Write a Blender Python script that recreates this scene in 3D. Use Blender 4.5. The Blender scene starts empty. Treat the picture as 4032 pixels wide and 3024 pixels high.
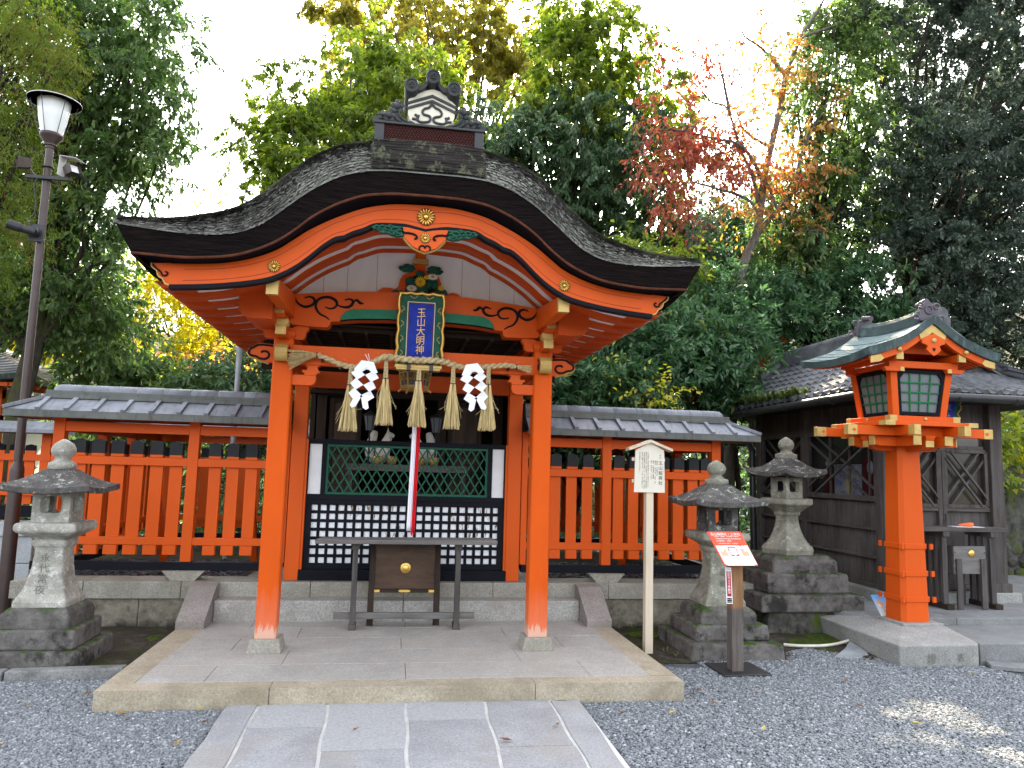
import bpy, math, random
import numpy as np
from mathutils import Vector, Matrix, noise as mnoise
PI = math.pi
SC = bpy.context.scene
COL = SC.collection

# ------------------------------------------------------------------ camera
cam_d = bpy.data.cameras.new("camera")
cam = bpy.data.objects.new("camera", cam_d); COL.objects.link(cam)
CAM_C = Vector((-0.1418, -4.8549, 1.3588)); YAW, PITCH, ROLL = 0.153885, 0.113474, 0.027858
_f = Vector((math.sin(YAW)*math.cos(PITCH), math.cos(YAW)*math.cos(PITCH), math.sin(PITCH)))
_r = Vector((math.cos(YAW), -math.sin(YAW), 0)); _u = _r.cross(_f)
_r2 = math.cos(ROLL)*_r + math.sin(ROLL)*_u; _u2 = -math.sin(ROLL)*_r + math.cos(ROLL)*_u
cam.matrix_world = Matrix(((_r2.x, _u2.x, -_f.x, CAM_C.x), (_r2.y, _u2.y, -_f.y, CAM_C.y), (_r2.z, _u2.z, -_f.z, CAM_C.z), (0, 0, 0, 1)))
cam_d.sensor_fit = 'HORIZONTAL'; cam_d.sensor_width = 36.0; cam_d.lens = 36.0*2935.966/4032.0
cam_d.clip_start = 0.05; cam_d.clip_end = 2000
SC.camera = cam

# ------------------------------------------------------------------ sky, sun, exposure
SUN_EL, SUN_AZ = math.radians(37), math.radians(14)      # low autumn sun behind the trees, a little to the right (azimuth from +Y towards +X)
world = bpy.data.worlds.new("World"); SC.world = world; world.use_nodes = True
wn = world.node_tree; wn.nodes.clear()
sky = wn.nodes.new('ShaderNodeTexSky'); sky.sky_type = 'NISHITA'; sky.sun_disc = False
sky.sun_elevation = SUN_EL; sky.sun_rotation = SUN_AZ; sky.air_density = 1.0; sky.dust_density = 4.5; sky.ozone_density = 1.0
bgn = wn.nodes.new('ShaderNodeBackground'); bgn.inputs['Strength'].default_value = 0.15
won = wn.nodes.new('ShaderNodeOutputWorld')
hzn = wn.nodes.new('ShaderNodeHueSaturation'); hzn.inputs['Saturation'].default_value = .28      # thin white haze over the whole sky
wn.links.new(sky.outputs[0], hzn.inputs['Color']); wn.links.new(hzn.outputs[0], bgn.inputs[0]); wn.links.new(bgn.outputs[0], won.inputs[0])
sun_d = bpy.data.lights.new("sun", 'SUN'); sun_d.energy = 3.6; sun_d.angle = math.radians(0.55); sun_d.color = (1.0, 0.82, 0.56)
sun = bpy.data.objects.new("sun", sun_d); COL.objects.link(sun)
_sd = Vector((math.sin(SUN_AZ)*math.cos(SUN_EL), math.cos(SUN_AZ)*math.cos(SUN_EL), math.sin(SUN_EL)))
sun.rotation_euler = _sd.to_track_quat('Z', 'Y').to_euler()
SC.view_settings.view_transform = 'Standard'; SC.view_settings.look = 'None'
SC.view_settings.exposure = 2.78; SC.view_settings.gamma = 1.0
try:
    SC.cycles.use_denoising = True; SC.cycles.max_bounces = 7; SC.cycles.diffuse_bounces = 4; SC.cycles.transparent_max_bounces = 6
    SC.cycles.caustics_reflective = False; SC.cycles.caustics_refractive = False
except Exception: pass

# ------------------------------------------------------------------ materials
MATS = {}
def srgb(r, g, b):
    f = lambda c: (c/255/12.92 if c <= 10 else ((c/255+.055)/1.055)**2.4)
    return (f(r), f(g), f(b))
class NT:
    def __init__(s, name):
        s.m = bpy.data.materials.new(name); s.m.use_nodes = True; s.t = s.m.node_tree
        s.t.nodes.clear(); s.out = s.n('ShaderNodeOutputMaterial'); s.bsdf = s.n('ShaderNodeBsdfPrincipled')
        s.t.links.new(s.bsdf.outputs[0], s.out.inputs[0]); s.bsdf.inputs['Specular IOR Level'].default_value = .12
        s.co = s.n('ShaderNodeTexCoord').outputs['Object']
    def n(s, t, **k):
        x = s.t.nodes.new(t)
        for a, b in k.items(): setattr(x, a, b)
        return x
    def l(s, a, b): s.t.links.new(a, b)
    def mapping(s, scale=(1, 1, 1), loc=(0, 0, 0), rot=(0, 0, 0)):
        m = s.n('ShaderNodeMapping'); m.inputs['Scale'].default_value = scale; m.inputs['Location'].default_value = loc
        m.inputs['Rotation'].default_value = rot; s.l(s.co, m.inputs[0]); return m.outputs[0]
    def noise(s, scale=5, detail=4, rough=.55, vec=None, dist=0):
        x = s.n('ShaderNodeTexNoise'); x.inputs['Scale'].default_value = scale; x.inputs['Detail'].default_value = detail
        x.inputs['Roughness'].default_value = rough; x.inputs['Distortion'].default_value = dist; s.l(vec or s.co, x.inputs['Vector']); return x.outputs[0]
    def ramp(s, fac, stops, interp='LINEAR'):
        r = s.n('ShaderNodeValToRGB'); r.color_ramp.interpolation = interp; e = r.color_ramp.elements
        while len(e) < len(stops): e.new(.5)
        for el, (p, c) in zip(e, stops):
            el.position = p; el.color = (c, c, c, 1) if isinstance(c, (int, float)) else (*c, 1)
        s.l(fac, r.inputs[0]); return r.outputs[0]
    def mix(s, fac, a, b, mode='MIX'):
        x = s.n('ShaderNodeMix', data_type='RGBA', blend_type=mode)
        for i, v in ((0, fac), (6, a), (7, b)):
            if isinstance(v, (int, float)): x.inputs[i].default_value = v if i == 0 else (v, v, v, 1)
            elif isinstance(v, tuple): x.inputs[i].default_value = (*v, 1)
            else: s.l(v, x.inputs[i])
        return x.outputs[2]
    def math(s, op, a, b=0.0, clamp=False):
        x = s.n('ShaderNodeMath', operation=op); x.use_clamp = clamp
        for i, v in ((0, a), (1, b)):
            if isinstance(v, (int, float)): x.inputs[i].default_value = v
            else: s.l(v, x.inputs[i])
        return x.outputs[0]
    def bump(s, h, strength=.3, dist=.01):
        b = s.n('ShaderNodeBump'); b.inputs['Strength'].default_value = strength; b.inputs['Distance'].default_value = dist
        s.l(h, b.inputs['Height']); s.l(b.outputs[0], s.bsdf.inputs['Normal'])
    def sep(s, vec=None):
        x = s.n('ShaderNodeSeparateXYZ'); s.l(vec or s.co, x.inputs[0]); return x.outputs
    def base(s, c):
        if isinstance(c, tuple): s.bsdf.inputs['Base Color'].default_value = (*c, 1)
        else: s.l(c, s.bsdf.inputs['Base Color'])
    def rough(s, r):
        if isinstance(r, (int, float)): s.bsdf.inputs['Roughness'].default_value = r
        else: s.l(r, s.bsdf.inputs['Roughness'])
def sc(c, k): return tuple(min(1, v*k) for v in c)
def simple(name, c, rough=.5, metal=0.0, var=.12, scale=9.0, bump=.08, bscale=60, stretch=(1, 1, 1), spec=None, bdist=.004):
    t = NT(name); v = t.mapping(stretch)
    n = t.noise(scale, 5, .6, v)
    t.base(t.mix(t.ramp(n, [(.3, 0.0), (.72, 1.0)]), sc(c, 1-var), sc(c, 1+var)))
    t.bsdf.inputs['Roughness'].default_value = rough; t.bsdf.inputs['Metallic'].default_value = metal
    t.bsdf.inputs['Specular IOR Level'].default_value = spec if spec is not None else (.5 if metal else .05 if max(c) < .06 else .2)
    if bump: t.bump(t.noise(bscale, 4, .6, v), bump, bdist)
    MATS[name] = t.m; return t.m

VERM = (0.60, 0.084, 0.0055)
simple('vermilion', VERM, .5, var=.07, scale=3, bump=.05, bscale=30, stretch=(1, 1, .25))
simple('vermilion_dull', (.52, .068, .006), .55, var=.1, scale=4, bump=.06, bscale=40, stretch=(1, 1, .3))
def mk_post():
    t = NT('vermilion_post'); x, y, z = t.sep()
    st = t.noise(22, 5, .65, t.mapping((1.6, 1.6, .22))); big = t.noise(3.5, 4, .6, t.mapping((1, 1, .5)))
    c = t.mix(t.ramp(big, [(.35, 0.0), (.7, 1.0)]), sc(VERM, .93), sc(VERM, 1.06))
    # worn foot: pink bloom and bare chalky wood, a stain with its own ragged edge
    h = t.math('ADD', z, t.math('MULTIPLY', st, -.42))
    bloom = t.ramp(h, [(.0, 1.0), (.26, 0.0)])
    c = t.mix(t.math('MULTIPLY', bloom, .45), c, (.62, .20, .12))
    fine = t.noise(60, 5, .75, t.mapping((1.3, 1.3, .12))); bare = t.ramp(t.math('ADD', z, t.math('MULTIPLY', fine, -.30)), [(-.03, .6), (.03, 0.0)])
    c = t.mix(bare, c, (.62, .50, .40))
    t.base(c); t.rough(.5); t.bump(st, .06, .004); MATS['vermilion_post'] = t.m
mk_post()
simple('black_paint', (.010, .011, .015), .5, var=.25, scale=5, bump=.06, bscale=35, stretch=(.3, 1, 1))
simple('cap_black', (.032, .034, .036), .6, var=.2, scale=5)
def mk_white_panel():
    t = NT('white_paint'); n = t.noise(6, 5, .6); st = t.noise(30, 3, .6, t.mapping((1, 1, .12)))
    c = t.mix(t.ramp(n, [(.35, 0.0), (.7, 1.0)]), (.72, .72, .73), (.80, .80, .81))
    t.base(c); t.rough(.6); t.bump(st, .05, .003); MATS['white_paint'] = t.m
    t = NT('white_worn')                     # the little panes of the grid, flaked to bare wood here and there
    fl = t.noise(38, 4, .6, t.mapping((1, 1, .25))); zone = t.noise(2.3, 2, .5)
    m = t.math('MULTIPLY', t.ramp(fl, [(.56, 0.0), (.60, 1.0)]), t.ramp(zone, [(.50, 0.0), (.58, 1.0)]))
    t.base(t.mix(m, (.80, .82, .85), (.22, .15, .09))); t.rough(.6); MATS['white_worn'] = t.m
    t = NT('white_gable'); g = t.noise(8, 4, .6, t.mapping((1, 1, .3)))
    t.base(t.mix(t.ramp(g, [(.3, 0.0), (.75, 1.0)]), (.72, .71, .70), (.82, .81, .80))); t.rough(.65); t.bump(g, .04, .004); MATS['white_gable'] = t.m
mk_white_panel()
simple('gold', (.74, .47, .12), .36, 1.0, var=.15, scale=25, bump=.12, bscale=90)
simple('gold_paint', (.50, .335, .10), .45, .25, var=.18, scale=14, bump=.08, bscale=60)
simple('green_paint', (.010, .135, .068), .5, var=.2, scale=10, bump=.08)
simple('green_dark', (.012, .085, .052), .5, var=.3, scale=24, bump=.15)
simple('lattice_green', (.010, .095, .055), .5, var=.15, scale=10)
simple('blue_board', (.008, .028, .30), .45, var=.35, scale=14, bump=.12, bscale=60)
simple('frame_wine', (.12, .03, .025), .5)
simple('flower_yellow', (.80, .55, .03), .5); simple('flower_white', (.80, .78, .72), .5)
simple('paper', (.86, .87, .92), .8, var=.03, bump=.03)
simple('red_cloth', (.62, .012, .02), .85, var=.15, stretch=(1, 1, .1), scale=40, bump=.25, bscale=120)
simple('white_cloth', (.82, .80, .86), .85, var=.05, stretch=(1, 1, .1), scale=40, bump=.25, bscale=120)
simple('straw', (.52, .40, .19), .7, var=.35, scale=60, bump=.2, bscale=150, stretch=(1, 1, .2))
simple('straw_pale', (.60, .47, .23), .7, var=.4, scale=70, bump=.2, bscale=150, stretch=(1, 1, .1))
simple('rope', (.50, .39, .21), .8, var=.35, scale=50, bump=.4, bscale=130)
simple('dark_wood', (.045, .033, .026), .65, var=.4, scale=14, bump=.25, bscale=70, stretch=(1, 1, .15))
simple('dark_wood_flat', (.040, .030, .025), .65, var=.45, scale=14, bump=.25, bscale=70, stretch=(.15, 1, 1))
simple('ceiling_wood', (.028, .020, .015), .7, var=.3, stretch=(.2, 1, 1))
simple('box_wood', (.070, .042, .027), .5, var=.5, scale=10, bump=.2, bscale=60, stretch=(.25, 1, 1))
simple('grey_wood', (.16, .15, .142), .7, var=.45, scale=16, bump=.3, bscale=80, stretch=(.12, 1, 1))
simple('grey_wood_up', (.085, .076, .072), .7, var=.45, scale=16, bump=.3, bscale=80, stretch=(1, 1, .12))
simple('hall_wood', (.075, .052, .037), .65, var=.4, scale=14, bump=.25, bscale=70, stretch=(1, 1, .15))
def mk_shop_wood(name, st):
    t = NT(name); g = t.noise(20, 5, .65, t.mapping(st)); b = t.noise(2.2, 4, .6)
    c = t.mix(t.ramp(g, [(.3, 0.0), (.75, 1.0)]), (.050, .042, .039), (.125, .110, .103))
    c = t.mix(t.math('MULTIPLY', t.ramp(b, [(.5, 0.0), (.72, 1.0)]), .5), c, (.15, .145, .143))
    t.base(c); t.rough(.8); t.bump(g, .3, .006); MATS[name] = t.m
mk_shop_wood('shop_wood', (.15, .15, 1.4)); mk_shop_wood('shop_wood_up', (1.3, 1.3, .12))
simple('pale_wood', (.62, .53, .40), .6, var=.12, scale=18, bump=.12, bscale=80, stretch=(1, 1, .1))
simple('pale_board', (.68, .64, .54), .6, var=.06, scale=12, bump=.08, bscale=80, stretch=(1, 1, .1))
def mk_postwood():
    t = NT('sign_post_wood'); x, y, z = t.sep(); g = t.noise(26, 5, .6, t.mapping((1, 1, .12)))
    c = t.mix(t.ramp(g, [(.3, 0.0), (.7, 1.0)]), (.075, .062, .055), (.15, .13, .12))
    w = t.mix(t.ramp(g, [(.3, 0.0), (.7, 1.0)]), (.17, .085, .042), (.30, .17, .085))
    up = t.ramp(t.math('ADD', z, t.math('MULTIPLY', g, .06)), [(.50, 0.0), (.53, 1.0)])
    t.base(t.mix(up, c, w)); t.rough(.65); t.bump(g, .2, .005); MATS['sign_post_wood'] = t.m
mk_postwood()
simple('ink', (.02, .018, .018), .6, bump=0); simple('ink_white', (.85, .84, .82), .6, bump=0)
simple('sign_red', (.66, .085, .038), .35, var=.03, bump=0); simple('sign_white', (.80, .80, .82), .3, var=.02, bump=0)
simple('sign_fox', (.68, .36, .22), .4, bump=0); simple('sign_grey', (.45, .42, .43), .4, bump=0); simple('cctv_red', (.40, .018, .03), .35, bump=0)
def mk_slope(name, a, b, moss, rough=.5, metal=0, z0=1.7, z1=1.9):
    t = NT(name); n = t.noise(4, 5, .65); st = t.noise(16, 4, .6, t.mapping((1.6, .4, .5)))
    c = t.mix(t.ramp(n, [(.3, 0.0), (.7, 1.0)]), a, b)
    c = t.mix(t.math('MULTIPLY', t.ramp(st, [(.52, 0.0), (.68, 1.0)]), .55), c, moss)
    t.base(c); t.rough(t.ramp(n, [(.3, rough-.12), (.7, rough+.15)])); t.bsdf.inputs['Metallic'].default_value = metal
    t.bump(t.noise(50, 4, .6), .1, .004); MATS[name] = t.m
mk_slope('fence_roof', (.15, .16, .18), (.27, .28, .32), (.10, .11, .09), .42)
mk_slope('fence_roof_edge', (.10, .105, .10), (.16, .165, .155), (.055, .06, .045), .6)
mk_slope('copper_roof', (.10, .15, .155), (.17, .23, .235), (.07, .09, .09), .7)
mk_slope('copper_edge', (.040, .058, .060), (.075, .10, .10), (.13, .20, .19), .45)
mk_slope('kawara', (.06, .062, .068), (.17, .175, .19), (.07, .075, .05), .5)
mk_slope('ornament_tile', (.038, .040, .042), (.075, .077, .08), (.05, .055, .04), .5)
simple('ornament_plaster', (.72, .68, .56), .8, var=.12, scale=6, bump=.1)
simple('mesh_metal', (.16, .05, .035), .6, 0); simple('steel_dark', (.035, .035, .037), .45, .4, var=.2)
simple('lamp_post', (.055, .036, .032), .42, .2, var=.15, scale=8, bump=.05); simple('lamp_glass', (.74, .75, .74), .12, var=.03, bump=0); simple('lamp_hat', (.62, .61, .58), .5)
simple('pole_green', (.035, .14, .12), .5, var=.35, scale=10); simple('conduit', (.32, .33, .34), .45, .3); simple('ceramic', (.78, .78, .78), .3, bump=0)
def mk_thatch():
    t = NT('bark_thatch')                      # cypress bark shingles: fine courses with grey lichen fuzz
    n = t.noise(7, 6, .7); fine = t.noise(48, 6, .75)
    lay = t.noise(11, 5, .7, t.mapping((.6, .6, 8)))
    c = t.mix(t.ramp(lay, [(.36, 0.0), (.64, 1.0)]), (.045, .043, .039), (.15, .147, .13))
    c = t.mix(t.math('MULTIPLY', t.ramp(fine, [(.47, 0.0), (.60, 1.0)]), .8), c, (.22, .225, .195))
    c = t.mix(t.math('MULTIPLY', t.ramp(n, [(.5, 0.0), (.62, 1.0)]), .55), c, (.040, .037, .034))
    t.base(c); t.rough(.95); h = t.math('ADD', t.math('MULTIPLY', fine, .8), lay); t.bump(h, 1.0, .04); MATS['bark_thatch'] = t.m
    t = NT('bark_layers')                      # the stacked bark band under the ridge, with pale moss
    lay = t.noise(9, 6, .75, t.mapping((.35, .35, 9))); mo = t.noise(11, 7, .8, t.mapping((1, 1, .8)))
    c = t.mix(t.ramp(lay, [(.40, 0.0), (.62, 1.0)]), (.014, .012, .012), (.10, .088, .08))
    c = t.mix(t.ramp(mo, [(.53, 0.0), (.58, .85)]), c, (.22, .235, .15))
    t.base(c); t.rough(.95); t.bump(t.math('ADD', lay, t.math('MULTIPLY', mo, .6)), 1.0, .06); MATS['bark_layers'] = t.m
    t = NT('bark_chip'); a = t.n('ShaderNodeAttribute'); a.attribute_name = 'rnd'
    t.base(t.ramp(a.outputs['Fac'], [(0, (.045, .043, .039)), (.4, (.14, .137, .122)), (.75, (.235, .235, .205)), (1, (.33, .34, .28))])); t.rough(.95); MATS['bark_chip'] = t.m
    t = NT('bark_cut')                         # dark trimmed eave
    lay = t.noise(24, 5, .7, t.mapping((.25, .25, 5))); n = t.noise(40, 4, .7)
    t.base(t.mix(t.ramp(lay, [(.35, 0.0), (.75, 1.0)]), (.005, .004, .005), (.022, .016, .014))); t.rough(.95); t.bsdf.inputs['Specular IOR Level'].default_value = .03
    t.bump(t.math('ADD', lay, n), .6, .015); MATS['bark_cut'] = t.m
mk_thatch()
simple('cedar_edge_petal_shade', (.11, .036, .018), .7, var=.4, scale=18, bump=.2); simple('dark_soffit', (.008, .008, .011), .8)
def mk_granite(name, a, b, dark=0.0, stain=None, spk=.35, rough=.75, sscale=3.0):
    t = NT(name); f = t.noise(75, 4, .8); n = t.noise(4, 5, .6)
    c = t.mix(t.ramp(n, [(.3, 0.0), (.7, 1.0)]), a, b)
    c = t.mix(t.math('MULTIPLY', t.ramp(f, [(.40, 1.0), (.52, 0.0)]), spk), c, sc(a, .3))
    c = t.mix(t.math('MULTIPLY', t.ramp(f, [(.56, 0.0), (.66, 1.0)]), spk), c, sc(b, 1.5))
    if stain:
        s = t.noise(sscale, 6, .65); c = t.mix(t.ramp(s, [(.48, 0.0), (.62, dark)]), c, stain)
    t.base(c); t.rough(rough); t.bump(t.math('ADD', f, t.math('MULTIPLY', n, .8)), .4, .012); MATS[name] = t.m
mk_granite('platform_stone', (.335, .32, .295), (.43, .415, .385), .4, (.36, .325, .275), .3)
mk_granite('platform_side', (.34, .29, .21), (.44, .39, .30), .5, (.20, .17, .12), .35)
mk_granite('step_stone', (.30, .29, .265), (.42, .41, .38), .45, (.25, .22, .18), .45)
mk_granite('cheek_stone', (.24, .21, .19), (.33, .30, .275), .5, (.19, .165, .15), .4)
mk_granite('coping_stone', (.27, .255, .215), (.37, .35, .30), .4, (.20, .18, .14), .4)
mk_granite('path_stone', (.27, .275, .285), (.37, .375, .385), .45, (.30, .27, .24), .35)
mk_granite('kerb_stone', (.17, .17, .165), (.30, .30, .29), .6, (.06, .06, .055), .35)
mk_granite('deck_stone', (.19, .195, .195), (.27, .275, .275), .35, (.13, .13, .125), .3)
mk_granite('tower_stone', (.25, .25, .24), (.37, .37, .35), .4, (.20, .19, .165), .4)
simple('mortar', (.58, .58, .56), .9, var=.15, bump=.2); simple('joint_dark', (.10, .09, .08), .9)
def mk_wall_stone():
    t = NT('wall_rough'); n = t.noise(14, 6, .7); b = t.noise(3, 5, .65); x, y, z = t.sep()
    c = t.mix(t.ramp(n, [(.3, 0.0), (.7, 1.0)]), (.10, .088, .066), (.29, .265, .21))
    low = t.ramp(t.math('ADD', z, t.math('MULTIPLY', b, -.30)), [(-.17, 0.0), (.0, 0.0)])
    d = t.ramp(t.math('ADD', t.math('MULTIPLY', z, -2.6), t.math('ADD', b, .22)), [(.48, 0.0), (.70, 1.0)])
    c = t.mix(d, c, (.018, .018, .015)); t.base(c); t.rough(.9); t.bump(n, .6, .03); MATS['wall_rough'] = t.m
mk_wall_stone()
mk_granite('wall_white', (.36, .38, .40), (.52, .54, .56), .3, (.28, .30, .31), .3, .8, 8)
def mk_lantern_stone(name, a, b, dk, lich, k=.5):
    t = NT(name); n = t.noise(7, 7, .78); f = t.noise(70, 4, .8); p = t.noise(15, 7, .8)
    c = t.mix(t.ramp(n, [(.36, 0.0), (.64, 1.0)]), a, b)
    c = t.mix(t.math('MULTIPLY', t.ramp(f, [(.38, 1.0), (.52, 0.0)]), .3), c, sc(a, .35))
    big = t.noise(3.1, 6, .7); c = t.mix(t.ramp(big, [(.5, 0.0), (.6, k)]), c, dk)
    c = t.mix(t.ramp(p, [(.565, 0.0), (.60, .85)]), c, lich)
    t.base(c); t.rough(.9); t.bump(t.math('ADD', t.math('MULTIPLY', f, .5), n), .5, .012); MATS[name] = t.m
mk_lantern_stone('lantern_pale', (.25, .24, .205), (.47, .455, .40), (.12, .115, .10), (.58, .58, .54), .45)
mk_lantern_stone('lantern_mid', (.18, .175, .14), (.34, .33, .27), (.085, .09, .065), (.42, .45, .36), .5)
mk_lantern_stone('lantern_dark', (.050, .046, .044), (.135, .128, .12), (.030, .028, .027), (.38, .40, .36), .6)
def mk_base_dark():
    t = NT('lantern_base'); n = t.noise(6, 7, .78); f = t.noise(60, 4, .8); p = t.noise(11, 7, .8)
    g = t.n('ShaderNodeNewGeometry'); nx, ny, nz = t.sep(g.outputs['Normal']); big = t.noise(3.7, 5, .7)
    c = t.mix(t.ramp(n, [(.36, 0.0), (.64, 1.0)]), (.062, .056, .052), (.175, .163, .152))
    c = t.mix(t.ramp(p, [(.62, 0.0), (.68, .7)]), c, (.24, .24, .22))
    c = t.mix(t.ramp(big, [(.55, 0.0), (.63, .8)]), c, (.018, .018, .016))
    moss = t.math('MULTIPLY', t.ramp(nz, [(.5, 0.0), (.8, 1.0)]), t.ramp(t.noise(7, 5, .7), [(.48, 0.0), (.58, 1.0)]))
    c = t.mix(moss, c, (.045, .085, .012)); t.base(c); t.rough(.95); t.bump(t.math('ADD', f, n), .5, .015); MATS['lantern_base'] = t.m
    t = NT('mossy_plinth'); n = t.noise(6, 6, .75); p = t.noise(4, 5, .7, t.mapping((1.2, 1.2, .5)))
    c = t.mix(t.ramp(n, [(.35, 0.0), (.65, 1.0)]), (.02, .02, .017), (.12, .115, .10)); c = t.mix(t.ramp(p, [(.52, 0.0), (.60, 1.0)]), c, (.06, .085, .012))
    t.base(c); t.rough(.95); t.bump(n, .7, .03); MATS['mossy_plinth'] = t.m
mk_base_dark()
simple('moss', (.055, .085, .010), .95, var=.5, scale=25, bump=.9, bscale=140, bdist=.02)
simple('hose', (.62, .60, .50), .5, var=.15); simple('plastic_sheet', (.28, .31, .32), .35, var=.3, scale=8)
simple('shoji', (.15, .165, .18), .6, var=.04, bump=0); simple('glass_dark', (.02, .02, .022), .06, bump=0)
simple('window_paper_shaded', (.13, .135, .16), .7, var=.3, scale=12); simple('banner_red_shaded', (.045, .007, .008), .7); simple('banner_yellow', (.22, .19, .07), .7)  # paper and red cloth colours carry the shade behind the window glass
simple('statue_white', (.62, .60, .54), .7, var=.15, scale=12); simple('carrot', (.75, .16, .03), .5); simple('fox_orange', (.66, .32, .14), .5, bump=0)
simple('fur_pale', (.78, .62, .48), .5, bump=0); simple('painting_sky', (.22, .42, .72), .45, bump=0); simple('painting_ground', (.55, .66, .55), .45, bump=0)
def mk_plate(name, a, b):
    t = NT(name); x, y, z = t.sep(); n = t.noise(3); t.base(t.mix(t.ramp(t.math('ADD', z, t.math('MULTIPLY', n, .05)), [(.05, 0.0), (.2, 1.0)]), a, b)); t.rough(.4); MATS[name] = t.m
mk_plate('fox_picture', (.60, .68, .62), (.12, .33, .70))
def mk_bark(name, a, b, moss=None):
    t = NT(name); n = t.noise(18, 6, .7, t.mapping((1, 1, .3))); c = t.mix(t.ramp(n, [(.3, 0.0), (.7, 1.0)]), a, b)
    if moss: c = t.mix(t.ramp(t.noise(2.5, 5, .6), [(.5, 0.0), (.6, .8)]), c, moss)
    t.base(c); t.rough(.95); t.bump(n, .7, .03); MATS[name] = t.m
mk_bark('bark_dark', (.02, .017, .014), (.075, .062, .052)); mk_bark('bark_mossy', (.025, .022, .016), (.08, .07, .05), (.05, .065, .015)); mk_bark('bark_pale', (.08, .07, .06), (.19, .17, .15))

def leaf_mat(name, cols, trans=.35, rough=.38, spec=.5):
    """cols: list of (position, colour) over the per-leaf random value"""
    t = NT(name); a = t.n('ShaderNodeAttribute'); a.attribute_name = 'rnd'
    c = t.ramp(a.outputs['Fac'], cols)
    t.base(c); t.rough(rough); t.bsdf.inputs['Specular IOR Level'].default_value = spec
    tr = t.n('ShaderNodeBsdfTranslucent'); hs = t.n('ShaderNodeHueSaturation'); hs.inputs['Saturation'].default_value = 1.15; hs.inputs['Value'].default_value = 1.8; hs.inputs['Hue'].default_value = .502
    t.l(c, hs.inputs['Color']); t.l(hs.outputs[0], tr.inputs['Color'])
    mx = t.n('ShaderNodeMixShader'); mx.inputs[0].default_value = trans
    t.l(t.bsdf.outputs[0], mx.inputs[1]); t.l(tr.outputs[0], mx.inputs[2]); t.l(mx.outputs[0], t.out.inputs[0]); MATS[name] = t.m
leaf_mat('leaf_dark', [(0, (0.039, 0.075, 0.039)), (.5, (0.066, 0.120, 0.054)), (.9, (0.108, 0.173, 0.068)), (1, (0.195, 0.210, 0.068))], .4)
leaf_mat('leaf_holly', [(0, (0.041, 0.061, 0.046)), (.6, (0.064, 0.093, 0.067)), (.95, (0.109, 0.139, 0.090)), (1, (0.217, 0.189, 0.072))], .28, .3)
leaf_mat('leaf_mid', [(0, (0.051, 0.093, 0.033)), (.5, (0.099, 0.162, 0.051)), (.9, (0.165, 0.232, 0.068)), (1, (0.330, 0.300, 0.075))], .45)
leaf_mat('leaf_yellowgreen', [(0, (0.088, 0.131, 0.025)), (.5, (0.163, 0.219, 0.040)), (.85, (0.275, 0.306, 0.056)), (1, (0.425, 0.350, 0.062))], .6)
leaf_mat('leaf_golden', [(0, (.16, .17, .04)), (.5, (.29, .28, .07)), (.85, (.40, .35, .09)), (1, (.42, .28, .08))], .5)
leaf_mat('leaf_gold_far', [(0, (.30, .31, .05)), (.5, (.48, .46, .07)), (.85, (.62, .55, .10)), (1, (.58, .34, .09))], .5)
leaf_mat('leaf_red', [(0, (0.260, 0.045, 0.045)), (.4, (0.340, 0.085, 0.065)), (.7, (0.420, 0.150, 0.075)), (.9, (0.440, 0.220, 0.080)), (1, (0.400, 0.280, 0.070))], .3)
leaf_mat('leaf_orange', [(0, (0.380, 0.140, 0.070)), (.4, (0.420, 0.210, 0.075)), (.75, (0.400, 0.280, 0.080)), (1, (0.220, 0.220, 0.050))], .35)
leaf_mat('leaf_conifer', [(0, (0.075, 0.115, 0.018)), (.5, (0.138, 0.190, 0.029)), (.82, (0.207, 0.241, 0.040)), (.9, (0.253, 0.127, 0.057)), (1, (0.299, 0.103, 0.052))], .5, .6)
leaf_mat('leaf_laurel', [(0, (0.032, 0.081, 0.041)), (.5, (0.064, 0.133, 0.061)), (.93, (0.113, 0.196, 0.075)), (1, (0.522, 0.464, 0.058))], .35, .3)
leaf_mat('leaf_fern', [(0, (0.050, 0.085, 0.020)), (1, (0.120, 0.150, 0.050))], .4)
leaf_mat('leaf_fallen', [(0, (0.100, 0.035, 0.020)), (.4, (0.220, 0.090, 0.030)), (.7, (0.350, 0.250, 0.040)), (1, (0.450, 0.360, 0.100))], .1, .6)
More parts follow.
